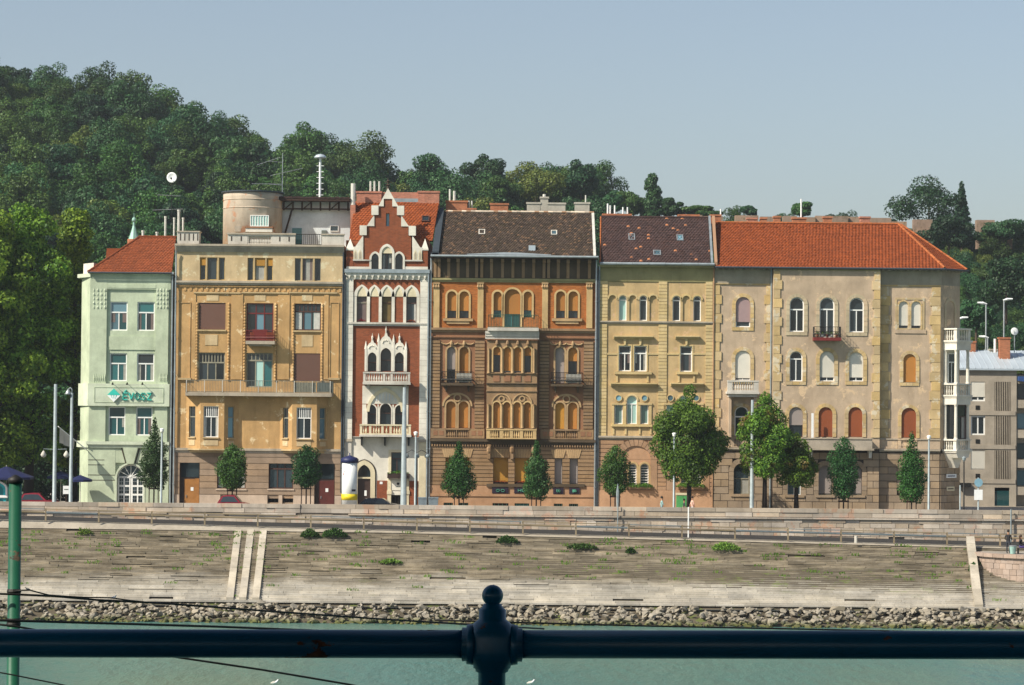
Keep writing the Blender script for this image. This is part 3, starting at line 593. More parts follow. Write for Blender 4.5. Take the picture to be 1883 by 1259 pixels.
def surround(par, r, y, arch, w, mat, proud=.06, blocks=0, full=False, name='window_surround'):
    """a raised frame round an opening; with blocks it is laid from separate stones"""
    x0, x1, z0, z1 = r; R_ = (x0-w, x1+w, z0-(w if full else 0), z1+w); mb = MB()
    if arch:
        h = arch[1]; zs = z1-h; ou = arc(x0-w, x1+w, zs, (arch[0], h+w), 16); inn = arc(x0+.002, x1-.002, zs, (arch[0], h), 16)
    else: zs = z1; ou = [(x0-w, z1), (x0-w, z1+w), (x1+w, z1+w), (x1+w, z1)]; inn = [(x0, z1), (x0, z1), (x1, z1), (x1, z1)]
    if blocks:
        n = max(2, int(round((zs-z0)/.42))); g = .022
        for s in (0, 1):
            for i in range(n):
                a, b = z0+(zs-z0)*i/n, z0+(zs-z0)*(i+1)/n-g; k = rnd.uniform(0, .03)
                mb.box(x0-w, x0-.002, y-proud-k*.3, y+.05, a, b) if s == 0 else mb.box(x1+.002, x1+w, y-proud-k*.3, y+.05, a, b)
        m = 8; st_ = 16//m
        for i in range(m):
            o_, n_ = ou[i*st_:i*st_+st_+1], inn[i*st_:i*st_+st_+1]
            o_ = [o_[0]]+o_[1:-1]+[(o_[-1][0]*.93+o_[-2][0]*.07, o_[-1][1]*.93+o_[-2][1]*.07)]; n_ = n_[:-1]+[(n_[-1][0]*.93+n_[-2][0]*.07, n_[-1][1]*.93+n_[-2][1]*.07)]
            mb.ring(o_, n_, y-proud, y+.05, False)
    else:
        ou = [(x0-w, z0)]+list(ou)+[(x1+w, z0)]; inn = [(x0+.002, z0)]+list(inn)+[(x1-.002, z0)]; mb.ring(ou, inn, y-proud, y+.05, False)
    if full:
        if blocks:
            for i in range(3): mb.box(x0-w+(x1-x0+2*w)*i/3, x0-w+(x1-x0+2*w)*(i+1)/3-.02, y-proud, y+.05, z0-w, z0-.02)
        else: mb.box(x0-w, x1+w, y-proud-.003, y+.05, z0-w, z0)
    return mb.build(name, mat, par)
def banded(par, x0, x1, z0, z1, y, mat, pitch=.29, gap=.05, proud=.1, name='banded_pilaster', core=None):
    n = max(1, int(round((z1-z0)/pitch))); mb = MB()
    for i in range(n):
        a = z0+(z1-z0)*i/n; b = z0+(z1-z0)*(i+1)/n-gap; mb.box(x0, x1, y-proud, y+.04, a, b)
    o = mb.build(name, mat, par)
    MB().box(x0+.01, x1-.01, y-proud+.055, y+.03, z0, z1).build('recess', core or M.joint6, o); return o
def quoins(par, x0, x1, z0, z1, y, mat, side, pitch=.78, proud=.07):
    n = max(1, int(round((z1-z0)/pitch)))
    for i in range(n):
        a = z0+(z1-z0)*i/n; b = z0+(z1-z0)*(i+1)/n-.03; k = .0 if i % 2 else .16
        piece('quoin', x0-(k if side < 0 else 0), x1+(k if side > 0 else 0), y-proud-rnd.uniform(0, .02), y+.04, a, b, mat, par)
def balusters(par, x0, x1, yf, z0, z1, mat, n, depth=.26, pier=.22, name='balustrade', piers=()):
    mb = MB(); h = z1-z0; mb.box(x0, x1, yf, yf+depth, z0, z0+.12*h); mb.box(x0-.02, x1+.02, yf-.03, yf+depth+.03, z1-.14*h, z1)
    for a in (x0, x1-pier)+tuple(piers): mb.box(a+.003, a+pier-.003, yf+.004, yf+depth-.004, z0+.12*h, z1-.14*h)
    prof = [(.045, z0+.12*h), (.085, z0+.32*h), (.04, z0+.62*h), (.075, z1-.14*h)]; L = x1-x0-2*pier
    for i in range(n):
        x = x0+pier+L*(i+.5)/n
        if any(a-.06 < x < a+pier+.06 for a in piers): continue
        mb.lathe(x, yf+depth/2, prof, 6)
    return mb.build(name, mat, par)
def railing(par, path, z0, z1, mat, pitch=.14, name='railing', r=.014, fancy=False):
    mb = MB()
    for (ax, ay), (bx, by) in zip(path[:-1], path[1:]):
        L = math.hypot(bx-ax, by-ay); n = max(1, int(L/pitch))
        for z in (z0+.05, z1): mb.tube([(ax, ay, z), (bx, by, z)], r*1.6, 4)
        if fancy: mb.tube([(ax, ay, z0+.55*(z1-z0)), (bx, by, z0+.55*(z1-z0))], r*1.5, 4)
        for i in range(n+1):
            t = i/n; x, y = ax+(bx-ax)*t, ay+(by-ay)*t; mb.tube([(x, y, z0), (x, y, z1)], r, 4, False)
            if fancy and i < n: mb.lathe(ax+(bx-ax)*(t+.5/n), ay+(by-ay)*(t+.5/n), [(.01, z0+.2*(z1-z0)), (.055, z0+.3*(z1-z0)), (.01, z0+.42*(z1-z0))], 5)
    return mb.build(name, mat, par, recalc=False)
def tile_roof(par, eL, eR, rL, rR, mat, rowlen=.27, tw=.27, name='roof', base=None):
    """a roof slope: a deck and overlapping rows of single tiles with raised lower edges"""
    eL, eR, rL, rR = map(Vector, (eL, eR, rL, rR)); up = ((rL+rR)/2-(eL+eR)/2); nrm = (eR-eL).cross(up).normalized()
    if nrm.z < 0: nrm = -nrm
    rf = MB().poly([eL, eR, rR, rL]).poly([eL-nrm*.12, eR-nrm*.12, rR-nrm*.12, rL-nrm*.12]).poly([eL, eR, eR-nrm*.12, eL-nrm*.12]).build(name, base or M.darkbr, par)
    n = max(2, int(up.length/rowlen)); mb = MB()
    for i in range(n):
        t0, t1 = i/n, min(1, (i+1.25)/n); a, b, c, d = eL.lerp(rL, t0), eR.lerp(rR, t0), eL.lerp(rL, t1), eR.lerp(rR, t1); L = (b-a).length; k = max(1, int(L/tw)); off = (i % 2)*.5
        for j in range(k+1):
            s0, s1 = max(0, (j-off)/k), min(1, (j+.93-off)/k)
            if s1-s0 < .1/k: continue
            h = .045+rnd.uniform(-.012, .016); p0, p1, p2, p3 = a.lerp(b, s0), a.lerp(b, s1), c.lerp(d, s1), c.lerp(d, s0); dz = nrm*h
            q = len(mb.v); m0, m2 = (p0+p1)/2+nrm*(h+.018), (p2+p3)/2+nrm*.022
            mb.v += [tuple(x) for x in (p0+dz*.55, m0, p1+dz*.55, p2+nrm*.006, m2, p3+nrm*.006, p0+nrm*.002, p1+nrm*.002)]; mb.f += [(q, q+1, q+4, q+5), (q+1, q+2, q+3, q+4), (q+6, q+7, q+2, q+1, q)]
    tag(mb.build('tiles', mat, rf, recalc=False), kind='stuff'); return rf
def ridge(par, pts, mat, r=.13, name='ridge_tiles', step=.38):
    mb = MB()
    for a, b in zip(pts[:-1], pts[1:]):
        a, b = Vector(a), Vector(b); n = max(1, int((b-a).length/step))
        for i in range(n): mb.tube([a.lerp(b, i/n), a.lerp(b, (i+1.08)/n)], [r*rnd.uniform(.95, 1.15), r*.85], 6)
    return mb.build(name, mat, par, recalc=False)
def downpipe(par, x, y, z0, z1, mat=None, r=.07):
    mb = MB().tube([(x, y, z0), (x, y, z1-.4), (x, y-.06, z1)], r, 7)
    z = z0+2
    while z < z1-1: mb.tube([(x, y, z), (x, y, z+.09)], r*1.35, 7); z += 3.1
    return mb.build('downpipe', mat or M.zinc, par)
def chimney(par, q, a0, b0, a1, b1, Y, mat, depth=1.0, pots=(), cap=True, name='chimney', potmat=None):
    x0, x1, z0, z1 = rect(q, a0, b0, a1, b1, Y); mb = MB().box(x0, x1, Y-.01, Y+depth, z0-1.6, z1)
    if cap: mb.box(x0-.07, x1+.07, Y-.07, Y+depth+.07, z1-.12, z1+.03)
    o = mb.build(name, mat, par)
    for (p0, p1, pt) in pots:
        px0, px1, pz0, pz1 = rect(q, p0, pt, p1, b0, Y); MB().tube([((px0+px1)/2, Y+depth/2, pz0-.1), ((px0+px1)/2, Y+depth/2, pz1)], (px1-px0)/2, 8).build('flue', potmat or M.pipe, o)
    return o
def cornice(par, x0, x1, y, z0, z1, proj, mat, name='cornice', steps=3, flip=False):
    mb = MB(); h = z1-z0
    for i in range(steps): mb.box(x0-.002*i, x1+.002*i, y-proj*((i+1)/steps), y+.05, z0+h*i/steps, z0+h*(i+1)/steps+(.001 if i < steps-1 else 0))
    return mb.build(name, mat, par)
class Bld:
    def __init__(s, par, x0, x1, y=0.0, back=11.0): s.par, s.x0, s.x1, s.y, s.back, s.holes = par, x0, x1, y, back, []
    def win(s, r, arch=None, **kw):
        s.holes.append((r, arch)); return window(s.par, r, s.y, arch, **kw)
    def hole(s, r, arch=None): s.holes.append((r, arch))
    def walls(s, zones, depth=.26):
        for k, (z0, z1, mat) in enumerate(zones): wall(s.par, 'wall', mat, s.x0, s.x1, z0, z1, s.y, [h for h in s.holes if z0 <= (h[0][2]+h[0][3])/2 < z1], depth, s.back, k == len(zones)-1)
    def course(s, z0, z1, proj, mat, name='string_course', x0=None, x1=None): return cornice(s.par, s.x0 if x0 is None else x0, s.x1 if x1 is None else x1, s.y, z0, z1, proj, mat, name, 2)

# ================================================================ house 1: green corner house
q1 = zoom(120, 280, 3.497); q2 = zoom(120, 600, 3.497)
def ZZ(q, a, b, Y=0.0): u, v = q(a, b); return PZ(u, v, Y)
def XX(q, a, b, Y=0.0): u, v = q(a, b); return PX(u, v, Y)
X0, X1 = XX(q2, 155, 300), XX(q2, 672, 300)
g1 = thing('green_house', 'narrow pale green corner house with a red hipped roof and teal sign', 'house', ((X0+X1)/2, 0, 0))
b = Bld(g1, X0, X1, 0, 9)
ztop = ZZ(q1, 400, 775)
zb0, zb1 = ZZ(q2, 400, 512), ZZ(q2, 400, 368); zl0, zl1 = ZZ(q2, 400, 780), ZZ(q2, 400, 740)
panes = [[M.glassb, M.glasst], [M.glasst, M.glass], [M.glasst, M.glasst], [M.glass, M.glasst], [M.glasst, M.glasst], [M.glasst, M.glasst]]
k = 0
for q, sp, b0_, b1_ in ((q1, [(288, 400), (463, 575)], 960, 1146), (q2, [(285, 396), (461, 572)], 172, 352), (q2, [(277, 386), (455, 560)], 517, 700)):
    for r in row(q, sp, b0_, b1_, .16):
        b.hole(r); window(g1, r, .16, None, tr=.37, fw=.09, pane=panes[k], rec=.10); k += 1
# recessed centre bay behind giant pilasters: the front is pilasters, bands and ledges laid on it
b.y = .16
rdoor = rect(q2, 333, 887, 505, 1190, .16)
rdoor = (rdoor[0], rdoor[1], 0.02, rdoor[3]); hw = (rdoor[1]-rdoor[0])/2
b.hole(rdoor, ('r', hw))
b.walls([(0, ztop, M.green)], .3)
d_ = window(g1, (rdoor[0], rdoor[1], rdoor[3]-hw, rdoor[3]), .16, ('r', hw-.01), cols=1, tr=0, fw=.1, name='fanlight', rec=.16, pane=M.glass)
mb = MB(); xm, zs_ = (rdoor[0]+rdoor[1])/2, rdoor[3]-hw
for i in range(1, 6): a = math.pi*i/6; mb.tube([(xm, .33, zs_+.05), (xm+hw*.95*math.cos(a), .33, zs_+hw*.95*math.sin(a))], .035, 4)
mb.build('glazing_bar', M.winwhite, d_)
for s in (0, 1):
    a0 = rdoor[0]+s*hw; lf = MB().box(a0+.02, a0+hw-.02, .34, .42, .02, zs_-.03).build('door_leaf', M.winwhite, g1)
    for i in range(2):
        for j in range(4):
            cx_ = a0+hw*(.3+.42*i); z = .55+j*.72
            for m in (0, 1): piece('pane', cx_-.17+m*.18, cx_-.01+m*.18, .325, .345, z, z+.26, M.glass, lf); piece('pane', cx_-.17+m*.18, cx_-.01+m*.18, .325, .345, z+.29, z+.55, M.glass, lf)
# pilasters, capitals, bands
for sp in ((160, 268), (583, 665)):
    x0_, x1_ = rect(q1, sp[0], 850, sp[1], 1010)[:2]; piece('pilaster', x0_, x1_, -.012, .2, zl1, ztop-.05, M.green, g1)
    cx0, cx1, cz0, cz1 = rect(q1, sp[0]+12 if sp[0] < 300 else sp[0], 872, sp[1], 1010); mb = MB()
    for i in range(5):
        for j in range(4): mb.lathe(cx0+(cx1-cx0)*(j+.5)/4, -.015, [(.01, cz0+(cz1-cz0)*(i+.05)/5), (.055+.03*((i+j) % 2), cz0+(cz1-cz0)*(i+.5)/5), (.02, cz0+(cz1-cz0)*(i+.98)/5)], 6)
    mb.build('capital', M.greenlt, g1)
    cx0, cx1, cz0, cz1 = rect(q2, sp[0]+20, 302, sp[1]-8, 360); mb = MB()
    for j in range(6): mb.lathe(cx0+(cx1-cx0)*(j+.5)/6, -.01, [(.02, cz0), (.08, (cz0+cz1)/2), (.02, cz1)], 5)
    mb.build('relief', M.green, g1)
piece('frieze', X0, X1, .0, .2, ZZ(q1, 400, 880), ztop, M.green, g1)
piece('frieze_panel', *rect(q1, 270, 850, 583, 872)[:2], -.03, .05, *rect(q1, 270, 850, 583, 872)[2:], M.green, g1)
piece('spandrel', *rect(q1, 280, 1182, 585, 1250)[:2], .08, .2, *rect(q1, 280, 1182, 585, 1250)[2:], M.green, g1)
piece('spandrel', *rect(q2, 283, 70, 578, 150)[:2], .081, .2, *rect(q2, 283, 70, 578, 150)[2:], M.green, g1)
sb = piece('sign_band', X0-.08, X1+.02, -.22, .2, zb0, zb1, M.greenlt, g1); sr = rect(q2, 188, 390, 635, 490)
mb = MB().ring([(sr[0], sr[2]), (sr[0], sr[3]), (sr[1], sr[3]), (sr[1], sr[2])], [(sr[0]+.05, sr[2]+.05), (sr[0]+.05, sr[3]-.05), (sr[1]-.05, sr[3]-.05), (sr[1]-.05, sr[2]+.05)], -.25, -.2); mb.build('panel_moulding', M.green, sb)
b.y = 0; b.course(zl0, zl1, .28, M.greenlt, 'ledge', X0-.15, X1+.05)
piece('ground_pier', X0-.02, rdoor[0]-.14, -.02, .3, 0, zl0, M.green, g1); piece('ground_pier', rdoor[1]+.14, X1, -.021, .3, 0, zl0, M.green, g1)
za = ZZ(q2, 420, 862)
for zz, s in ((858, 0), (890, 0), (955, 0), (988, 0)):
    z = ZZ(q2, 240, zz); xe = rdoor[0]-.16-(.9 if zz < 900 else 0); piece('groove', X0, xe, -.035, .0, z-.025, z+.025, M.joint6, g1); piece('groove', rdoor[1]+.16+(.9 if zz < 900 else 0), X1-.02, -.035, .0, z-.025, z+.025, M.joint6, g1)
surround(g1, (rdoor[0], rdoor[1], .02, rdoor[3]), 0, ('r', hw), .14, M.greenlt, .05, name='door_surround')
piece('ground_lintel', rdoor[0]-.14, rdoor[1]+.14, -.005, .3, rdoor[3]+.13, zl0, M.green, g1)
kx = xm; kz0, kz1 = rdoor[3]+.05, zl0; MB().prism([(kx-.28, kz0), (kx-.62, kz1), (kx+.62, kz1), (kx+.28, kz0)], -.16, .1).build('keystone', M.green, g1)
for s in (-1, 1): MB().prism([(kx+s*.34, kz0), (kx+s*.70, kz1), (kx+s*.80, kz1), (kx+s*.42, kz0)], -.04, .05).build('voussoir_joint', M.joint6, g1)
# cornice, eaves, roof
b.course(ztop-.12, ztop+.02, .18, M.greenlt, 'cornice', X0-.1, X1)
rdg = 4.2; zr = PZ(290, 436, rdg); xL = PX(163, 500); xR = X1+.12
tile_roof(g1, (xL, -.35, ztop+.03), (xR, -.35, ztop+.03), (PX(257, 436, rdg), rdg, zr), (PX(324, 436, rdg), rdg, zr), M.tilered)
tile_roof(g1, (xL, 9, ztop+.03), (xL, -.35, ztop+.03), (PX(257, 436, rdg), rdg+1, zr), (PX(257, 436, rdg), rdg, zr), M.tilered, name='roof')
ridge(g1, [(xL, -.35, ztop+.08), (PX(257, 436, rdg), rdg, zr+.06), (PX(324, 436, rdg), rdg, zr+.06)], M.tilered, .09)
MB().tube([(xL, -.42, ztop), (xR, -.42, ztop)], .07, 6).build('gutter', M.zincdk, g1)
piece('verge', xR-.05, xR+.14, -.3, rdg, ztop-.1, ztop+.1, M.zinc, g1)
# splayed left side wall with its own cornice
xs_ = PX(149, 650, 2.2); mb = MB(); sw = [(X0, .02), (xs_, 2.2), (xs_, 9), (X0, 9)]
mb.prismz(sw, 0, ztop-.35).build('side_wall', M.green, g1)
MB().prismz([(X0, -.12), (xs_-.35, 2.0), (xs_-.35, 9), (X0, 9)], ztop-.36, ztop-.05).build('side_cornice', M.greenlt, g1); MB().prismz([(X0+.2, .3), (xs_+.1, 2.3), (xs_+.1, 9), (X0+.2, 9)], ztop-.05, ztop+.85).build('side_attic', M.white, g1)
MB().prismz([(X0, -.2), (xs_-.18, 2.1), (xs_-.18, 9), (X0, 9)], zb0, zb1).build('side_band', M.greenlt, g1); MB().prismz([(X0, -.25), (xs_-.25, 2.0), (xs_-.25, 9), (X0, 9)], zl0, zl1).build('side_ledge', M.greenlt, g1)
zr2 = PZ(210, 457, 7); MB().prism([(PX(193, 478, 7), ztop), (PX(198, 457, 7), zr2), (PX(226, 457, 7), zr2), (PX(226, 478, 7), ztop)], 6.5, 9).build('rear_roof', M.tilered, g1)
downpipe(g1, X1+.16, -.12, .1, ztop-.2)
# sign: diamond logo and letters
lg = thing('wall_sign', 'teal ÉVOSZ letters and half-white diamond logo on the green house', 'sign', (P(245, 727).x, -.25, P(245, 727).z))
cx_, cz_ = P(210.5, 726.5).x, P(210.5, 726.5).z; e = 12.3/22
MB().prism([(cx_-e, cz_+.02), (cx_, cz_+e), (cx_+e, cz_+.02)], -.40, -.30).build('logo_top', M.teal, lg); MB().prism([(cx_-e, cz_), (cx_+e, cz_), (cx_, cz_-e)], -.40, -.30).build('logo_bottom', M.white_p, lg)
for i in (-1, 0, 1): MB().prism([(cx_+i*.22-.03, cz_), (cx_+i*.22+.03, cz_), (cx_+i*.11, cz_-.3)], -.415, -.39).build('logo_ray', M.teal, lg)
def letter(ch, x, z, w, h, y, mat, par):
    t = .135*h; s = {'E': [[(0, 0), (0, 1)], [(0, 1), (1, 1)], [(0, .5), (.85, .5)], [(0, 0), (1, 0)]], 'V': [[(0, 1), (.5, 0)], [(.5, 0), (1, 1)]], 'Z': [[(0, 1), (1, 1)], [(1, 1), (0, 0)], [(0, 0), (1, 0)]],
                    'O': [[(.5+.5*math.cos(a*math.pi/6), .5+.5*math.sin(a*math.pi/6)) for a in range(13)]], 'S': [[(1, .82), (.75, 1), (.25, 1), (0, .78), (.2, .55), (.8, .45), (1, .22), (.75, 0), (.25, 0), (0, .18)]], 'H': [[(0, 0), (0, 1)], [(1, 0), (1, 1)], [(0, .5), (1, .5)]], 'U': [[(0, 1), (0, .2), (.3, 0), (.7, 0), (1, .2), (1, 1)]], 'G': [[(1, .8), (.7, 1), (.3, 1), (0, .7), (0, .3), (.3, 0), (.7, 0), (1, .3), (1, .5), (.6, .5)]], "'": [[(.35, 1.18), (.75, 1.42)]]}[ch]
    mb = MB()
    for ln_ in s:
        for (ax, az), (bx, bz) in zip(ln_[:-1], ln_[1:]):
            a = Vector((x+ax*w, 0, z+az*h)); c = Vector((x+bx*w, 0, z+bz*h)); d = (c-a).normalized(); nn = Vector((-d.z, 0, d.x))*t/2; a -= d*t*.45; c += d*t*.45
            mb.prism([((a+nn).x, (a+nn).z), ((c+nn).x, (c+nn).z), ((c-nn).x, (c-nn).z), ((a-nn).x, (a-nn).z)], y, y+.08)
    return mb.build('letter', mat, par)
lx = P(227, 734).x; lz = P(227, 734.5).z; lw = .35
for i, ch in enumerate('EVOSZ'): letter(ch, lx+i*.505, lz, lw*(1.08 if ch == 'O' else 1), .56, -.325-i*.002, M.teal, lg)
letter("'", lx, lz, lw, .56, -.33, M.teal, lg)
for u in (209.5, 236, 264):
    t_ = thing('sign_lamp', {209.5: 'left', 236: 'middle', 264: 'right'}[u]+' small spotlight above the teal sign letters', 'lamp', (PX(u, 709), -.2, PZ(u, 709)), 'spotlights above the sign')
    MB().tube([(PX(u, 709), -.2, PZ(u, 706)), (PX(u, 709), -.7, PZ(u, 706)+.1)], .02, 5).build('arm', M.iron, t_); MB().tube([(PX(u, 709), -.65, PZ(u, 706)+.12), (PX(u, 709), -.8, PZ(u, 706)-.02)], [.05, .09], 7).build('head', M.iron, t_)
# turret of the house behind, chimneys and flues on the green roof
t_ = thing('roof_turret', 'small grey-green spire with a ball finial behind the green house', 'turret', (PX(246, 430, 9), 9, ztop))
x, z = PX(246, 440, 9), PZ(246, 440, 9); MB().lathe(x, 9, [(.55, z-1.6), (.55, z+.02)], 8).build('drum', M.brickchim, t_)
MB().lathe(x, 9, [(.48, z), (.34, z+.4), (.2, z+.85), (.11, z+1.2), (.1, z+1.5)], 8).build('spire', M.copper, t_); MB().lathe(x, 9, [(.03, z+1.45), (.17, z+1.6), (.19, z+1.72), (.14, z+1.86), (.03, z+1.95), (.02, z+2.3)], 10).build('finial', M.copper, t_)
for a0, a1, bt, lb in ((637, 651, 412, 'first tall flue pipe on the green house ridge'), (694, 706, 420, 'second flue pipe on the green house ridge'), (721, 738, 370, 'tallest thick flue pipe beside the ochre parapet'), (751, 764, 420, 'fourth flue pipe just behind the ochre parapet'), (491, 508, 503, 'short flue pipe right of the small spire'), (582, 598, 512, 'stubby flue cowl in the middle of the green house ridge')):
    r = rect(q1, a0, bt, a1, 545, rdg+.4); mb = MB().tube([((r[0]+r[1])/2, rdg+.4, r[2]-.6), ((r[0]+r[1])/2, rdg+.4, r[3])], (r[1]-r[0])/2, 8); mb.tube([((r[0]+r[1])/2, rdg+.4, r[3]-.12), ((r[0]+r[1])/2, rdg+.4, r[3]+.02)], (r[1]-r[0])/2*1.25, 8); tag(mb.build('flue_pipe', M.pipe), lb, 'flue', 'flue pipes on the green house roof')

# ================================================================ house 2: ochre house with roof tower
q3 = zoom(400, 260, 4.197); q4 = zoom(320, 540, 3.147)
X0, X1 = PX(321.5, 690)+.02, PX(630, 690)
g2 = thing('ochre_house', 'ochre house with two bay windows, long balcony and a round roof tower', 'house', ((X0+X1)/2, 0, 0))
zcor0, zcor1 = ZZ(q3, 300, 850), ZZ(q3, 300, 795); zled0, zled1 = ZZ(q3, 300, 1108), ZZ(q3, 300, 1078); zg0, zg1 = ZZ(q4, 500, 922), ZZ(q4, 500, 895)
b = Bld(g2, X0, X1, 0, 12)
# top floor triple windows
q0 = qpx
for n_, (u0, u1) in enumerate(((367.5, 413.5), (455, 501.5), (542, 590))):
    r = rect(q0, u0, 473+n_*.8, u1, 514.5+n_*.8); b.hole(r); w3 = (r[1]-r[0])
    for j, (f0, f1) in enumerate(((0, .235), (.29, .69), (.765, 1))):
        rr = (r[0]+w3*f0, r[0]+w3*f1, r[2], r[3]); dk = rnd.random() < .5
        window(g2, rr, .02, None, frame=M.winyel if n_ < 2 else M.wingrey, fw=.05, cols=1, tr=0, pane=M.glass if j != 1 else M.curtain if n_ else M.glass, rec=.14, blind=M.blindyl if (n_, j) in ((0, 0), (1, 1), (1, 2)) else None, bfrac=.35)
    for f in (.2625, .7275): piece('mullion', r[0]+w3*(f-.03), r[0]+w3*(f+.03), .015, .3, r[2], r[3], M.ochretrim, g2)
# third and second floors
frames = [M.winred, M.winred, M.winbr]
for i, r in enumerate(row(q4, [(143, 298), (420, 575), (697, 850)], 54, 209)):
    if i == 1:
        r = (r[0], r[1], ZZ(q4, 500, 272), r[3]); b.win(r, None, frame=M.winred, fw=.09, cols=3, tr=.27, topcols=3, pane=[M.glass, M.glassb, M.glass], name='balcony_door')
        piece('lower_panel', r[0]+.5, r[1]-.5, .05, .13, r[2]+.02, r[2]+.95, M.winred, g2)
    elif i == 0: b.win(r, None, frame=M.winbr, fw=.08, cols=3, tr=0, pane=M.glass, blind=M.blindbr, bfrac=1.0, rec=.12)
    else: b.win(r, None, frame=M.winbr, fw=.09, cols=3, tr=.3, topcols=6, pane=[M.glass, M.glassb, M.glasst], rec=.12)
    if i != 1: piece('sill', r[0]-.08, r[1]+.08, -.14, .1, r[2]-.14, r[2]-.01, M.ochretrim, g2)
for i, r in enumerate(row(q4, [(141, 294), (418, 571), (693, 846)], 342, 503)):
    if i == 1: b.win((r[0], r[1], r[2]-.55, r[3]), None, frame=M.wingrey, fw=.1, cols=3, tr=.22, topcols=6, pane=[M.glass, M.glassg, M.glasst], name='balcony_door')
    elif i == 0: b.win(r, None, frame=M.wingrey, fw=.09, cols=3, tr=.36, topcols=8, pane=M.glass)
    else: b.win(r, None, frame=M.winbr, fw=.07, cols=3, tr=0, pane=M.glass, blind=M.blindbr, bfrac=1.0, rec=.1)
for a0, a1, b0_, b1_ in ((180, 252, 236, 297), (738, 803, 238, 305), (188, 258, 8, 40), (465, 530, 8, 40), (740, 800, 8, 40)):
    r = rect(q4, a0, b0_, a1, b1_); piece('panel', r[0], r[1], -.035, .05, r[2], r[3], M.ochrelt, g2)
# rope-like colonnettes beside the windows
zk0, zk1 = ZZ(q4, 300, 503), ZZ(q4, 300, 50)
for a in (132, 316, 408, 588, 690, 857):
    x = XX(q4, a, 280); mb = MB(); n = 26
    for i in range(n): z0 = zk0+(zk1-zk0)*i/n; z1 = zk0+(zk1-zk0)*(i+1)/n; mb.lathe(x, -.02, [(.06, z0), (.105, z0+(z1-z0)*.25), (.105, z1-(z1-z0)*.35), (.06, z1-.01)], 7)
    mb.build('rope_colonnette', M.ochre, g2)
for a0, a1 in ((105, 125), (330, 398), (600, 668), (868, 893)):
    r = rect(q4, a0, -5, a1, 495); piece('lesene', r[0], r[1], -.06, .05, r[2], r[3], M.ochre, g2)
for a0, a1 in ((110, 390), (388, 665), (665, 950)):
    r = rect(q4, a0, -10, a1, -2); piece('frame_moulding', r[0]+.05, r[1]-.05, -.13, .05, r[2], r[3], M.ochretrim, g2)
for a0, a1 in ((30, 95), (900, 955)):
    r = rect(q4, a0, 48, a1, 488); mb = MB().ring(outl(r), outl(r, None, .06), -.05, .05); mb.build('panel_frame', M.ochre, g2); r = rect(q4, a0-8, 486, a1+4, 498); piece('panel_sill', r[0], r[1], -.16, .05, r[2], r[3], M.ochretrim, g2)
# bays on the first floor
zby0, zby1 = zg1-.02, ZZ(q4, 500, 588)
def bay(a0, a1, a2, a3, wins, d=.85):
    xa, xb, xc, xd = [XX(q4, a, 760, -d if i in (1, 2) else 0) for i, a in enumerate((a0, a1, a2, a3))]
    by = thing if False else None; pl = [(xa, .05), (xb, -d), (xc, -d), (xd, .05)]; bw = MB()
    for i, ((ax, ay), (bx, by_)) in enumerate(zip(pl[:-1], pl[1:])):
        L = math.hypot(bx-ax, by_-ay); ang = math.atan2(by_-ay, bx-ax); T_ = Matrix.Translation((ax, ay, 0)) @ Matrix.Rotation(ang, 4, 'Z')
        (w0, w1), b0_, b1_ = wins[i]; zw0, zw1 = ZZ(q4, 212, b1_, -d), ZZ(q4, 212, b0_, -d); f0, f1 = w0*L, w1*L; m_ = MB(); wall_front(m_, 0, L, zby0, zby1, 0, [((f0, f1, zw0, zw1), None)], .22)
        k = len(bw.v); bw.v += [tuple(T_ @ Vector(p)) for p in m_.v]; bw.f += [tuple(k+j for j in f) for f in m_.f]
        XF.append(T_)
        window(g2, (f0, f1, zw0, zw1), 0, None, frame=M.winwhite if i == 1 else M.wingrey, fw=.07, cols=2 if i == 1 else 1, tr=.34, topcols=7 if i == 1 else 1, pane=M.glass if i < 2 else M.glassb, rec=.12)
        piece('bay_panel', f0+.02, f1-.02, -.03, .03, zby0+.25, zw0-.22, M.ochrelt, g2); piece('sill', f0-.06, f1+.06, -.12, .05, zw0-.1, zw0-.005, M.ochretrim, g2); XF.pop()
    bw.prismz(pl, zby0-.01, zby0).prismz(pl, zby1-.01, zby1).build('bay', M.ochre, g2, recalc=False)
    pl2 = [(xa-.12, .05), (xb-.06, -d-.14), (xc+.06, -d-.14), (xd+.12, .05)]; MB().prismz(pl2, zby0-.14, zby0-.012).prismz([(xa+.1, .05), (xb+.1, -d+.2), (xc-.1, -d+.2), (xd-.1, .05)], zby0-.34, zby0-.14).build('bay_corbel', M.ochretrim, g2)
bay(65, 152, 290, 378, (((.24, .66), 652, 830), ((.13, .76), 650, 830), ((.25, .66), 652, 834)))
bay(608, 683, 826, 893, (((.28, .70), 655, 832), ((.18, .78), 653, 834), ((.25, .78), 655, 836)))
# long balcony with rail, pots and chest
bx0, bx1 = XX(q4, 58, 580, -1.2), XX(q4, 918, 580, -1.2); zs0, zs1 = ZZ(q4, 480, 592, -1.2), ZZ(q4, 480, 571, -1.2); zr1 = ZZ(q4, 480, 503, -1.2)
ba = MB().prismz([(bx0, .05), (bx0+.1, -1.2), (bx1-.1, -1.25), (bx1, .05)], zs0, zs1).build('long_balcony', M.greycement, g2)
railing(ba, [(bx0+.03, 0), (bx0+.13, -1.15), (bx1-.13, -1.2), (bx1-.03, 0)], zs1, zr1, M.irongrey, .13)
for a0, a1, mt in ((690, 828, M.wingrey), (828, 918, M.irongrey)): r = rect(q4, a0, 512, a1, 568, -1.1); piece('rail_panel', r[0]+.02, r[1]-.08, -1.16, -1.12, r[2], r[3], mt, ba)
for i in range(9): piece('rail_post', bx0+.2+i*(bx1-bx0-.4)/8-.03, bx0+.2+i*(bx1-bx0-.4)/8+.03, -1.24, -1.16, zs1, zr1+.02, M.whitedirty, ba)
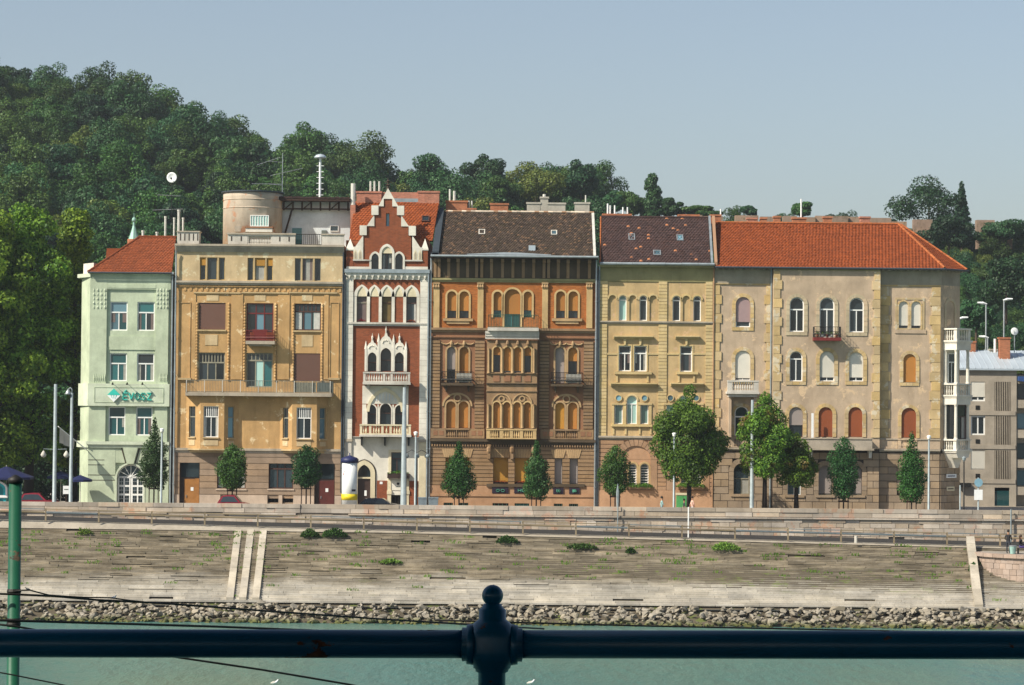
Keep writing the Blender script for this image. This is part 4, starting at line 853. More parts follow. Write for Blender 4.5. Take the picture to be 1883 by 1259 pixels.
# small red balcony
zq0, zq1 = ZZ(q4, 498, 291, -1), ZZ(q4, 498, 272, -1); yx0, yx1 = XX(q4, 414, 280, -1), XX(q4, 582, 280, -1)
bb = MB().box(yx0, yx1, -1.0, .05, zq0, zq1).box(yx0+.3, yx1-.3, -.6, .05, zq0-.16, zq0-.002).build('small_balcony', M.greycement, g2); railing(bb, [(yx0+.03, 0), (yx0+.03, -.96), (yx1-.03, -.96), (yx1-.03, 0)], zq1, ZZ(q4, 498, 212, -1), M.winred, .1, fancy=True)
for a0, a1, mt in ((440, 462, M.pot), (535, 578, M.pot)): r = rect(q4, a0, 222, a1, 268, -.9); piece('rail_cloth', r[0], r[1], -.94, -.925, r[2], r[3], mt, bb)
# dentils, ledges, ground floor of stone courses
zd0, zd1 = ZZ(q3, 300, 1155), ZZ(q3, 300, 1128)
for i in range(30): x = X0+.3+i*(X1-X0-.6)/29; piece('dentil', x-.1, x+.1, -.05, .03, zd0, zd1, M.ochre, g2)
b.course(zled0, zled1, .28, M.greycement, 'string_course'); b.course(zg0, zg1, .22, M.greycement, 'string_course'); b.course(zd1+.02, zd1+.12, .12, M.ochre, 'band')
zgr = zg0; rows_ = 6; dl = rect(q4, 32, 968, 148, 1240); dl = (dl[0], dl[1], .02, dl[3]); dr = rect(q4, 812, 978, 930, 1240); dr = (dr[0], dr[1], .02, dr[3])
gw = [rect(q4, 250, 975, 415, 1128), rect(q4, 548, 977, 690, 1128)]; bw_ = [rect(q4, 268, 1183, 335, 1207), rect(q4, 541, 1184, 605, 1208), rect(q4, 627, 1184, 690, 1208)]
for r in (dl, dr): b.hole(r)
for r in gw: b.win(r, None, frame=M.winbr, fw=.1, cols=3, tr=.24, topcols=3, pane=M.glass); piece('sill', r[0]-.1, r[1]+.1, -.15, .1, r[2]-.12, r[2]-.005, M.plinth, g2)
for r in bw_: b.win(r, None, frame=M.iron, fw=.04, cols=3, tr=0, pane=M.dark, name='cellar_window')
zpl = ZZ(q4, 480, 1163); gaps = sorted([(r[0], r[1], r[2], r[3]) for r in (dl, dr)+tuple(gw)])
for i in range(rows_+1):
    a, c = zpl+(zgr-.35-zpl)*i/rows_, zpl+(zgr-.35-zpl)*(i+1)/rows_
    if i == rows_: a, c = zgr-.35, zgr
    x = X0+.02
    for g in [g_ for g_ in gaps if g_[2] < (a+c)/2 < g_[3]]+[(X1-.02, X1, 0, 99)]:
        if g[0]-x > .08: piece('stone_course', x, g[0]-.002, -.085, .03, a+.03, c-.01, M.stone2, g2)
        x = g[1]+.002
for x0_, x1_ in ((X0, dl[0]), (dl[1], bw_[0][0]), (bw_[0][1], bw_[1][0]), (bw_[1][1], bw_[2][0]), (bw_[2][1], dr[0]), (dr[1], X1)): piece('plinth_stone', x0_+.003, x1_-.003, -.13, .03, 0, zpl-.02, M.plinth, g2)
for r, mt, s in ((dl, M.wood, 1), (dr, M.doorred, 1)):
    m_ = r[0]+(r[1]-r[0])*.22; dz = r[3]-1.5; do = MB().box(r[0], r[1], .26, .34, .02, r[3]).build('door_frame', M.wooddk, g2)
    piece('door_leaf', m_, r[1]-.06, .18, .27, .02, dz, mt, do); piece('door_leaf', r[1]-.42, r[1]-.06, .16, .19, .02, dz+.05, mt if r is dr else M.wood, do); piece('transom_pane', r[0]+.1, r[1]-.1, .22, .27, dz+.15, r[3]-.1, M.glass, do)
    piece('notice', m_+.55, m_+.78, .165, .178, 1.55, 1.85, M.white_p, do); piece('door_handle', m_+.15, m_+.2, .12, .18, 1.0, 1.2, M.steel, do)
b.walls([(0, zg0, M.stone2), (zg0, zled0, M.ochre), (zled0, zcor1, M.ochrelt)], .24)
cornice(g2, X0-.1, X1+.02, 0, zcor0-.05, zcor1, .45, M.greycement, 'cornice', 4)
downpipe(g2, X0+.0, -.22, .1, zcor0); downpipe(g2, X1-.02, -.2, 1.5, zcor0, M.zincdk)
# roof terrace: parapets, tower, white attic
zt_ = zcor1; YT = .1
r = rect(q1, 722, 512, 860, 592, YT); pt = piece('terrace_pier', r[0], r[1], YT, YT+1.2, zt_-.02, r[3], M.whitedirty, g2); piece('pier_cap', r[0]-.08, r[1]+.08, YT-.08, YT+1.3, r[3], r[3]+.1, M.greycement, g2)
for i in range(5): piece('pier_slot', r[0]+.2+i*.36, r[0]+.28+i*.36, YT-.02, YT+.03, zt_+.3, r[3]-.12, M.joint6, g2)
r = rect(q3, 80, 705, 600, 812, YT); zpt = r[3]; sec = rect(q3, 230, 705, 420, 800, YT)
piece('parapet', r[0], sec[0], YT, YT+.35, zt_-.01, zpt-.14, M.whitedirty, g2); piece('parapet', sec[1], r[1], YT, YT+.35, zt_-.01, zpt-.14, M.whitedirty, g2); balusters(g2, sec[0], sec[1], YT+.02, zt_, zpt-.145, M.whitedirty, 14, .3, .1)
piece('parapet_coping', r[0]-.08, r[1]+.05, YT-.1, YT+.45, zpt-.14, zpt, M.greycement, g2)
for a in (108, 183, 480, 552): x = XX(q3, a, 750, YT); piece('parapet_slot', x-.05, x+.05, YT-.02, YT+.03, zt_+.3, zpt-.3, M.joint6, g2)
r2 = rect(q3, 803, 712, 975, 812, YT); piece('parapet', r2[0], r2[1], YT, YT+.35, zt_-.01, r2[3]-.1, M.whitedirty, g2); piece('parapet_coping', r2[0]-.05, r2[1]+.05, YT-.08, YT+.42, r2[3]-.1, r2[3], M.greycement, g2)
railing(g2, [(r[1]+.05, YT+.1), (r2[0]-.02, YT+.1)], zt_, r2[3]-.05, M.iron, .16, 'terrace_railing', .018)
YO = 4.3; cxw = (XX(q3, 45, 500, YO)+XX(q3, 500, 500, YO))/2; rt = (XX(q3, 500, 500, YO)-XX(q3, 45, 500, YO))/2; ztw = ZZ(q3, 60, 392, YO)
tw = MB().lathe(cxw, YO, [(rt, zt_-.05), (rt, ztw-.5), (rt*1.0, ztw-.1)], 48).build('round_tower', M.tower, g2, True)
for z in (ztw-1.45, ztw-.75): MB().lathe(cxw, YO, [(rt+.02, z), (rt+.05, z+.04), (rt+.02, z+.09)], 48).build('tower_band', M.tower, tw)
MB().lathe(cxw, YO, [(rt+.02, ztw-.12), (rt+.16, ztw-.08), (rt+.16, ztw+.02), (rt-.3, ztw+.06)], 48).build('tower_rim', M.zincdk, tw)
r = rect(q3, 252, 568, 396, 655, YO-rt); yw_ = YO-rt
mb = MB().ring(outl(r), outl(r, None, .06), yw_-.06, yw_+.35)
for i in range(1, 7): x = r[0]+(r[1]-r[0])*i/7; mb.box(x-.03, x+.03, yw_-.05, yw_+.3, r[2]+.03, r[3]-.03)
o = mb.build('tower_window', M.winwhite, tw); piece('pane', r[0]+.03, r[1]-.03, yw_-.0, yw_+.25, r[2]+.03, r[3]-.03, M.glassg, o)
s_ = rect(q3, 220, 658, 425, 700, YO-rt); piece('tower_sill', s_[0], s_[1], yw_-.35, yw_+.6, s_[2], s_[3]-.12, M.white, tw); piece('tower_sill_cap', s_[0]-.06, s_[1]+.06, yw_-.42, yw_+.6, s_[3]-.12, s_[3], M.redbrown, tw)
r = rect(q3, 132, 648, 178, 695, YO-rt); piece('tower_hatch', r[0], r[1], yw_+.1, yw_+1.5, r[2], r[3], M.grey7, tw)
YA = 4.6; r = rect(q3, 490, 462, 1022, 800, YA); at_ = MB().box(r[0], r[1], YA, YA+5, zt_-.05, r[3]).build('attic_wall', M.whitewall, g2)
zro = ZZ(q3, 760, 432, YA-1.2); ra = MB().prism([(r[0]-.1, zro-.28), (r[0]-.1, zro-.05), (r[1]+.02, zro-.05), (r[1]+.02, zro-.28)], YA-1.3, YA+5).build('attic_roof', M.darkbr, g2)
mb = MB()
for i in range(44): x = r[0]+(r[1]-r[0])*i/43; mb.tube([(x, YA-1.34, zro-.02+rnd.uniform(-.03, .05)), (x, YA+2, zro+.1)], .09, 5)
mb.build('roof_edge_tiles', M.tiledk2, ra)
for i in range(8):
    x = r[0]+.25+(r[1]-r[0]-.4)*i/7; piece('eaves_post', x-.07, x+.07, YA-.5, YA-.36, zro-1.05, zro-.28, M.darkbr, at_)
    if i in (0, 2, 5): MB().tube([(x, YA-.42, zro-1.0), (x+.8, YA-.42, zro-.32)], .05, 4).build('eaves_brace', M.darkbr, at_)
piece('eaves_beam', r[0], r[1], YA-.52, YA-.34, zro-.98, zro-.86, M.darkbr, at_)
MB().tube([(r[0]+.2, YA-.3, zt_+.6), (r[0]+.95, YA-.4, zro-1.0)], .08, 4).build('strut', M.darkbr, at_)
w_ = rect(q3, 868, 648, 935, 694, YA); window(at_, w_, YA-.15, None, frame=M.winwhite, fw=.05, cols=1, tr=0, pane=M.glass, rec=.05); w_ = rect(q3, 575, 668, 650, 800, YA); piece('attic_door', w_[0], w_[1], YA-.06, YA+.05, zt_, w_[3], M.glasst, at_); w_ = rect(q3, 803, 685, 842, 712, YA); piece('vent', w_[0], w_[1], YA-.1, YA+.05, w_[2], w_[3], M.irongrey, at_)

# ================================================================ house 3: red brick house with stepped gable
q5 = zoom(620, 310, 3.935); q6 = zoom(620, 590, 3.595)
X0, X1 = PX(633, 700), PX(787.3, 700)
g3 = thing('brick_house', 'narrow red brick and white house with a stepped gable and pointed windows', 'house', ((X0+X1)/2, 0, 0))
b = Bld(g3, X0, X1, 0, 10)
zc0, zc1 = ZZ(q5, 360, 802), ZZ(q5, 360, 755); zcl = ZZ(q5, 360, 728); zm0, zm1 = ZZ(q5, 360, 1138), ZZ(q5, 360, 1112); zwh = ZZ(q6, 320, 765)
# row of five pointed blind arches: three windows, two brick panels
xa = [rect(q5, a-11, 1000, a+11, 1010)[:2] for a in (130, 226, 312, 405, 489, 586)]; zb_, zl_ = ZZ(q5, 360, 1112), ZZ(q5, 360, 925); zta = ZZ(q5, 360, 848)
for i in range(5):
    x0_, x1_ = xa[i][1], xa[i+1][0]
    if i % 2 == 0:
        r = (x0_, x1_, zb_+.02, zl_); b.win(r, None, frame=M.winbr if i else M.wingrey, fw=.06, cols=1 if i else 1, tr=.25, pane=[M.curtdk if i == 0 else M.curtyl if i == 2 else M.glass], rec=.15)
        fb = MB()
        o = bpy.data.objects.new('flower_box', tuft(60, (x1_-x0_)*.42, .2, .12, 30+i, M.flower)); o.location = ((x0_+x1_)/2, -.05, zb_+.06); attach(o, g3) if i != 2 else None
    else: piece('brick_panel', x0_, x1_, -.01, .05, zb_, zl_, M.brick, g3)
    xo0, xo1 = xa[i][0], xa[i+1][1]; h = zta-zl_; ou = arc(xo0, xo1, zl_, ('p', h+.1)); inn = arc(x0_+.03, x1_-.03, zl_, ('p', h-.06)); MB().ring(ou, inn, -.10, .05, False).build('pointed_arch', M.white, g3)
    MB().prism(inn+[], -.045, .05).build('lunette', M.cream, g3)
for x0_, x1_ in xa: piece('colonnette', x0_, x1_, -.09, .05, zb_, zl_-.02, M.white, g3)
# gothic balcony windows
zA = ZZ(q6, 320, 333); 
for k, (a0, a1, bt, ap, mt) in enumerate(((203, 260, 207, 105, M.glass), (287, 357, 178, 55, M.glass), (383, 440, 207, 105, M.glass))):
    r = rect(q6, a0, bt, a1, 333); b.win(r, ('p', (r[1]-r[0])*.62), frame=M.winbr, fw=.05, cols=1, tr=.52, pane=mt, rec=.2)
    zap = ZZ(q6, (a0+a1)/2, ap); zsp = r[3]+.02 if False else r[3]-(r[1]-r[0])*.35; w = .26
    pts = [(r[0]-w, r[2])]+[(r[0]-w, zsp)]+arc(r[0]-w, r[1]+w, r[3]+.02, ('o', zap-r[3]))+[(r[1]+w, zsp), (r[1]+w, r[2])]; inn = outl(r, ('p', (r[1]-r[0])*.62))
    m_ = MB(); n = len(inn); L = len(pts)
    frame_ = [(r[0]-w, r[2])]+[(r[0]-w, r[2]+(r[3]+.02-r[2]))]+arc(r[0]-w, r[1]+w, r[3]+.02, ('o', zap-r[3]), 10)+[(r[1]+w, r[3]+.02), (r[1]+w, r[2])]
    m_.ring(frame_, outl(r, ('p', (r[1]-r[0])*.62), 0, 12), -.13-.004*(k == 1), .05, False).build('ogee_surround', M.white, g3)
    xm_ = (r[0]+r[1])/2; zm_ = r[3]+(zap-r[3])*.28; mb = MB()
    for i in range(7): a = math.pi*i/6; mb.lathe(xm_+.28*math.cos(a), -.15, [(.01, zm_+.2*math.sin(a)-.08), (.07, zm_+.2*math.sin(a)), (.01, zm_+.2*math.sin(a)+.08)], 5)
    mb.lathe(xm_, -.12, [(.05, zap-.25), (.09, zap-.02), (.03, zap+.1), (.01, zap+.32)], 6).build('tracery_finial', M.white, g3)
for a, bt in ((190, 130), (274, 82), (373, 88), (455, 135)):
    x = XX(q6, a, 200); zt_ = ZZ(q6, a, bt); z0 = zA; MB().box(x-.09, x+.09, -.16, .05, z0, zt_-.7).lathe(x, -.06, [(.13, zt_-.7), (.1, zt_-.5), (.045, zt_-.2), (.01, zt_)], 6).build('pinnacle', M.white, g3)
# balcony 1 and the white arched field below
x0_, x1_, z0_, z1_ = rect(q6, 172, 337, 482, 420, -.9); bl = piece('balcony', x0_-.04, x1_+.04, -1.0, .05, z0_, z0_+.2, M.whitedirty, g3); balusters(bl, x0_, x1_, -.95, z0_+.2, z1_, M.whitedirty, 17, .22, .2, piers=(x0_+(x1_-x0_)*.42, x0_+(x1_-x0_)*.58))
for x in (x0_+.3, x1_-.5): piece('balcony_bracket', x, x+.2, -.6, .05, z0_-.35, z0_-.005, M.whitedirty, bl)
fx0, fx1, fz0, fz1 = rect(q6, 166, 428, 470, 690); zwin = []
piece('white_field', fx0, fx1, -.03, .04, ZZ(q6, 320, 548), fz1, M.white, g3)
for a0, a1, bt in ((200, 258, 553), (283, 357, 543), (382, 438, 555)):
    r = rect(q6, a0, bt, a1, 690); h = (r[1]-r[0])*.62; b.win(r, ('p', h), frame=M.winbr, fw=.05, cols=1, tr=.45, pane=M.glass, rec=.2); zwin.append(r); surround(g3, r, 0, ('p', h), .1, M.white, .07)
xx = [fx0]+[v for r in zwin for v in (r[0]-.1, r[1]+.1)]+[fx1]
for i in range(0, 8, 2): piece('white_pier', xx[i], xx[i+1], -.045, .04, fz0, ZZ(q6, 320, 552), M.white, g3)
big = arc(fx0+.35, fx1-.35, ZZ(q6, 320, 600), ('p', ZZ(q6, 320, 440)-ZZ(q6, 320, 600))); big2 = arc(fx0+.6, fx1-.6, ZZ(q6, 320, 600), ('p', ZZ(q6, 320, 465)-ZZ(q6, 320, 600))); MB().ring(big, big2, -.13, 0, False).build('great_arch', M.cream, g3)
r = rect(q6, 230, 480, 420, 530); 
for i in range(9): x = r[0]+(r[1]-r[0])*(i+.5)/9; piece('tracery_bar', x-.03, x+.03, -.06, .0, r[2], r[3], M.whitewall, g3)
# balcony 2
x0_, x1_, z0_, z1_ = rect(q6, 150, 683, 487, 765, -.9); bl = piece('balcony', x0_-.04, x1_+.04, -1.05, .05, z0_, z0_+.18, M.whitedirty, g3); balusters(bl, x0_, x1_, -1.0, z0_+.18, z1_, M.cream, 18, .24, .2, piers=(x0_+(x1_-x0_)*.18, x0_+(x1_-x0_)*.42, x0_+(x1_-x0_)*.58, x0_+(x1_-x0_)*.8))
for a in (163, 317, 473): x = XX(q6, a, 790); MB().prism([(x-.08, z0_-.002), (x+.08, z0_-.002), (x+.05, z0_-.75), (x-.05, z0_-.75)], -.55, .05).build('balcony_bracket', M.iron, bl)
# ground floor: pointed door, window over flower box, brick panels
rd = rect(q6, 135, 950, 220, 1230); rd = (rd[0], rd[1], .02, rd[3]); hp = (rd[1]-rd[0])*.7; b.hole(rd, ('p', hp)); surround(g3, rd, 0, ('p', hp), .38, M.cream, .12, name='door_surround'); surround(g3, (rd[0]-.36, rd[1]+.36, 1.2, rd[3]+.36), 0, ('p', hp+.3), .1, M.joint6, .05, name='hood_mould')
zsd = rd[3]-hp-.2; do = MB().box(rd[0], rd[1], .24, .3, .02, zsd-.2).build('door_leaf', M.wooddk, g3); piece('notice', rd[0]+.55, rd[0]+.75, .225, .24, 1.25, 1.7, M.white_p, do); MB().prism(outl((rd[0]+.02, rd[1]-.02, zsd-.1, rd[3]), ('p', hp)), .24, .3).build('fanlight_pane', M.glass, g3); piece('door_transom', rd[0], rd[1], .12, .26, zsd-.22, zsd-.08, M.cream, g3)
r = rect(q6, 357, 868, 432, 1010); b.win(r, None, frame=M.winbr, fw=.07, cols=2, tr=.3, pane=M.glass); surround(g3, r, 0, None, .22, M.cream, .06); fbx = rect(q6, 333, 1008, 480, 1038); fb = MB().box(fbx[0], fbx[1], -.5, .03, fbx[2], fbx[3]).build('flower_box', M.wooddk, g3); o = bpy.data.objects.new('flowers', tuft(160, (fbx[1]-fbx[0])*.5, .3, .15, 33, M.leafpot)); o.location = ((fbx[0]+fbx[1])/2, -.28, fbx[3]-.05); tag(attach(o, fb), kind='stuff')
for a0, a1, t in ((262, 330, 1055), (475, 535, 1057)): r = rect(q6, a0, t, a1, 1250); piece('brick_panel', r[0], r[1], -.04, .05, 0, r[3], M.brick, g3)
r = rect(q6, 358, 1052, 428, 1118); pq = piece('plaque', r[0], r[1], -.05, .02, r[2], r[3], M.white, g3); xq, zq = XX(q6, 403, 1076), ZZ(q6, 403, 1076); MB().prism([(xq-.1, zq+.1), (xq+.1, zq+.1), (xq+.1, zq-.02), (xq, zq-.13), (xq-.1, zq-.02)], -.065, -.05).build('crest', M.iron, pq); piece('crest_caption', xq-.12, xq+.14, -.06, -.05, zq-.28, zq-.22, M.irongrey, pq)
for a0, a1 in ((333, 356), (450, 475)): r = rect(q6, a0, 1045, a1, 1250); piece('cream_pier', r[0], r[1], -.09, .05, 0, r[3], M.cream, g3); r = rect(q6, a0-4, 1120, a1+4, 1145); piece('pier_block', r[0], r[1], -.14, .05, r[2], r[3], M.cream, g3)
r = rect(q6, 357, 1150, 430, 1235); b.win((r[0], r[1], .05, r[3]), None, frame=M.iron, fw=.05, cols=3, tr=0, pane=M.dark, name='cellar_window'); r = rect(q6, 282, 1062, 300, 1078); piece('notice', r[0], r[1], -.06, -.035, r[2], r[3], M.white_p, g3)
# corner pilasters, cornice, ledges
for a0, a1 in ((60, 117), (601, 656)):
    x0_, x1_ = rect(q5, a0, 950, a1, 960)[:2]; mb = MB(); z = zwh-.2
    while z < zc0-.01: z1_ = min(zc0, z+.44); mb.box(x0_, x1_, -.16, .05, z, z1_-.012); z += .44
    mb.build('corner_pilaster', M.white, g3); piece('pilaster_foot', x0_-.04, x1_+.04, -.2, .05, zwh-.42, zwh-.2, M.greycement, g3); piece('ground_pilaster', x0_+.03, x1_-.03, -.12, .05, 0, zwh-.42, M.whitedirty if a0 < 100 else M.cream, g3)
cornice(g3, X0, X1, 0, zc0, zc1, .26, M.white, 'cornice', 2); piece('cornice_top', X0-.05, X1+.05, -.42, .3, zc1, zcl, M.zinc, g3)
for i in range(14):
    x = X0+.35+(X1-X0-.7)*i/13; MB().prism([(x-.17, zc1-.02), (x+.17, zc1-.02), (x, zc0+.02)], -.30, -.1).build('trefoil', M.white, g3)
b.course(zm0, zm1, .22, M.whitedirty); b.course(zwh-.1, zwh, .1, M.whitedirty)
piece('white_ground', X0+.01, X0+.02, -.01, 0, 0, .1, M.white, g3)
b.walls([(0, zwh, M.white), (zwh, zcl, M.brick)], .3)
# stepped gable (wall with openings, white copings on the steps)
gz = lambda y_: ZZ(q5, 368, y_); gx = lambda a, y_: XX(q5, a, y_)
zg0_ = zcl; holes = []
cwin = rect(q5, 322, 612, 397, 735); lwin = rect(q5, 248, 612, 301, 735); rwin = rect(q5, 420, 612, 475, 735); slit = rect(q5, 353, 322, 378, 435)
XF.append(Matrix.Translation((0, .05, 0)))
steps = [(735, 660, 118, 615), (660, 482, 188, 535), (482, 415, 215, 515), (415, 335, 268, 463), (335, 272, 298, 440), (272, 220, 338, 398)]
mb = MB()
for (yb_, yt_, a0, a1) in steps: wall_front(mb, gx(a0, (yb_+yt_)/2), gx(a1, (yb_+yt_)/2), gz(yb_), gz(yt_), 0, [(h, a) for h, a in ((cwin, None), (lwin, ('p', .42)), (rwin, ('p', .42)), (slit, None)) if gz(yb_) <= h[2]+.3 < gz(yt_) or gz(yb_) < h[3]-.01 <= gz(yt_)], .3)
for (yb_, yt_, a0, a1) in steps: mb.box(gx(a0, (yb_+yt_)/2), gx(a1, (yb_+yt_)/2), .31, .5, gz(yb_), gz(yt_))
for (yb_, yt_, a0, a1) in steps:
    for a in (a0, a1): x = gx(a, (yb_+yt_)/2); mb.poly([(x, 0, gz(yb_)), (x, .31, gz(yb_)), (x, .31, gz(yt_)), (x, 0, gz(yt_))])
mb.build('gable', M.brick, g3, recalc=False)
for (yb_, yt_, a0, a1) in ((735, 590, 66, 118), (735, 590, 612, 656)): r = rect(q5, a0, yt_, a1, yb_); piece('parapet_pier', r[0], r[1], -.03, .5, zg0_, r[3], M.brick, g3); w = (r[1]-r[0])/2; xm_ = (r[0]+r[1])/2; mb = MB().box(r[0]-.04, r[1]+.04, -.08, .55, r[3], r[3]+.14); n = len(mb.v); mb.v += [(r[0]-.03, -.07, r[3]+.14), (r[1]+.03, -.07, r[3]+.14), (r[1]+.03, .54, r[3]+.14), (r[0]-.03, .54, r[3]+.14), (xm_, .23, r[3]+1.0)]; mb.f += [(n, n+1, n+4), (n+1, n+2, n+4), (n+2, n+3, n+4), (n+3, n, n+4)]; mb.build('pier_cap', M.white, g3)
piece('gable_base', *rect(q5, 66, 708, 244, 730)[:2], -.06, .3, *rect(q5, 66, 708, 244, 730)[2:], M.white, g3); piece('gable_base', *rect(q5, 480, 708, 656, 730)[:2], -.06, .3, *rect(q5, 480, 708, 656, 730)[2:], M.white, g3)
for s in (0, 1):
    m = (lambda a: a) if s == 0 else (lambda a: 732-a)
    def pr(name, pts, y0, y1, mat): MB().prism([(gx(m(a), c), gz(c)) for a, c in pts], y0, y1).build(name, mat, g3)
    pr('step_block', [(248, 335), (248, 267), (299, 267), (299, 335)], -.14, .6, M.white); pr('step_block', [(163, 482), (163, 412), (214, 412), (214, 482)], -.14, .6, M.white)
    pr('step_slope', [(269, 333), (269, 416), (213, 416)], -.07, .5, M.white); pr('step_slope', [(189, 480), (189, 568), (130, 568)], -.07, .5, M.white)
    pr('niche_block', [(118, 660), (118, 567), (188, 567), (188, 660)], -.09, .5, M.white); pr('niche_sill', [(114, 668), (114, 658), (245, 658), (245, 668)], -.14, .2, M.whitedirty)
    for a in (132, 166): pr('niche', [(a-13, 655), (a-13, 610), (a, 585), (a+13, 610), (a+13, 655)], -.105, -.05, M.cream); pr('niche_shade', [(a-7, 652), (a-7, 615), (a, 598), (a+7, 615), (a+7, 652)], -.112, -.06, M.grey7)
MB().prism([(gx(298, 272), gz(272)), (gx(368, 140), gz(140)), (gx(443, 272), gz(272)), (gx(399, 272), gz(272)), (gx(399, 218), gz(218)), (gx(337, 218), gz(218)), (gx(337, 272), gz(272))], -.08, .55).build('gable_top', M.white, g3)
x = gx(367, 120); mb = MB().lathe(x, .2, [(.14, gz(140)-.1), (.1, gz(125)), (.2, gz(115)), (.06, gz(108)), (.06, gz(95)), (.14, gz(88)), (.04, gz(80)), (.02, gz(65))], 8); mb.box(x-.28, x+.28, .17, .23, gz(100), gz(92)).build('finial', M.joint6, g3)
window(g3, cwin, 0, None, frame=M.winbr, fw=.05, cols=2, tr=0, pane=M.glass); window(g3, lwin, 0, ('p', .42), frame=M.winbr, fw=.04, cols=1, tr=0, pane=M.glass); window(g3, rwin, 0, ('p', .42), frame=M.winbr, fw=.04, cols=1, tr=0, pane=M.glass); window(g3, slit, 0, None, frame=M.winbr, fw=.04, cols=1, tr=0, pane=M.glassb)
wa = .2; zar = gz(612)
MB().ring([(cwin[0]-wa, cwin[2]), (cwin[0]-wa, zar)]+arc(cwin[0]-wa, cwin[1]+wa, zar, ('p', gz(543)-zar))+[(cwin[1]+wa, zar), (cwin[1]+wa, cwin[2])], [(cwin[0], cwin[2]), (cwin[0], zar)]+arc(cwin[0], cwin[1], zar, ('p', gz(562)-zar))+[(cwin[1], zar), (cwin[1], cwin[2])], -.13, .03, False).build('window_surround', M.white, g3)
MB().prism(arc(cwin[0], cwin[1], zar, ('p', gz(562)-zar)), -.05, .04).build('lunette', M.cream, g3)
for r in (lwin, rwin): surround(g3, r, 0, ('p', .42), .17, M.white, .1)
XF.pop()
# roof, brick parapet at the ridge, chimneys
YR3 = 4.6; zr = ZZ(q5, 430, 240, YR3); ze = ZZ(q5, 360, 520, .6)
tile_roof(g3, (XX(q5, 86, 505, .6), .6, ze), (XX(q5, 690, 520, .6), .6, ze), (XX(q5, 128, 262, YR3), YR3, zr), (XX(q5, 738, 245, YR3), YR3, zr), M.tileor)
MB().prism([(X0, zcl), (X0, ze), (X1, ze), (X1, zcl)], .6, 9).build('attic', M.brick, g3)
r = rect(q5, 375, 165, 590, 238, YR3); piece('ridge_wall', XX(q5, 140, 200, YR3), XX(q5, 740, 200, YR3), YR3+.05, YR3+.6, zr-.4, r[3]-.05, M.brickpink, g3); piece('flashing', XX(q5, 190, 230, YR3), XX(q5, 740, 230, YR3), YR3-.03, YR3+.04, zr-.02, zr+.3, M.zinc, g3)
chimney(g3, q5, 140, 165, 320, 235, YR3-.15, M.brickpink, 1.0, ((232, 247, 87), (261, 276, 87), (296, 311, 87))); chimney(g3, q5, 586, 163, 738, 235, YR3-.15, M.brickpink, 1.0)
r = rect(q5, 97, 105, 133, 262, 3.4); mb = MB().tube([((r[0]+r[1])/2, 3.6, r[2]-.2), ((r[0]+r[1])/2, 3.6, r[3])], (r[1]-r[0])/2, 10); o = mb.build('flue', M.pipe, g3); r2 = rect(q5, 95, 262, 132, 400, 3.4); piece('flue_base', r2[0], r2[1], 3.3, 4, r2[2]-1, r2[3], M.brickpink, o)
r = rect(q5, 612, 347, 668, 390, 3); mb = MB().box(r[0], r[1], -.5, .5, 0, .12); T_ = Matrix.Translation((0, 3.05, r[2]+.2)) @ Matrix.Rotation(rad(-36), 4, 'X'); 
def skylight(par, r, Y, ang, mat=None, frame=None):
    xm_, zm_ = (r[0]+r[1])/2, (r[2]+r[3])/2; w = (r[1]-r[0])/2; L = (r[3]-r[2])/2/math.sin(ang); XF.append(Matrix.Translation((xm_, Y, zm_)) @ Matrix.Rotation(ang, 4, 'X')); mb = MB()
    mb.box(-w, w, -L, -L+.09, -.1, .16).box(-w, w, L-.09, L, -.1, .16).box(-w, -w+.08, -L+.09, L-.09, -.1, .16).box(w-.08, w, -L+.09, L-.09, -.1, .16); o = mb.build('skylight', frame or M.steel, par)
    piece('pane', -w+.08, w-.08, -L+.09, L-.09, .06, .1, mat or M.glassb, o); XF.pop()
def roof_y(v, ve, vr, ye, yr): return ye+(yr-ye)*(ve-v)/(ve-vr)
a3 = math.atan2(zr-ze, YR3-.6); Yk = .6+(YR3-.6)*(520-368)/(520-240); skylight(g3, rect(q5, 612, 347, 668, 390, Yk), Yk, a3, M.glass, M.winbr)
downpipe(g3, X1-.03, -.3, .1, zcl, M.zinc); downpipe(g3, X0+.02, -.26, .1, zcl-.5, M.zincdk)

# ================================================================ house 4: brown and orange house with central bay
M.groove = plaster('dark_groove', '#3c2f24', .3, '#2a211a')
qA = zoom(780, 340, 4.197); qB = zoom(780, 600, 3.703)
X0, X1 = PX(791.5, 700), PX(1095.5, 700)
g4 = thing('brown_house', 'brown and orange stuccoed house with a four-light central bay under a dark mossy roof', 'house', ((X0+X1)/2, 0, 0))
b = Bld(g4, X0, X1, 0, 12)
zeav = ZZ(qA, 690, 560); zfr0 = ZZ(qA, 690, 722); zl0, zl1 = ZZ(qA, 690, 752), ZZ(qA, 690, 722); zs0, zs1 = ZZ(qA, 690, 1140), ZZ(qA, 690, 1105)
zr0, zr1 = ZZ(qB, 600, 803), ZZ(qB, 600, 768)
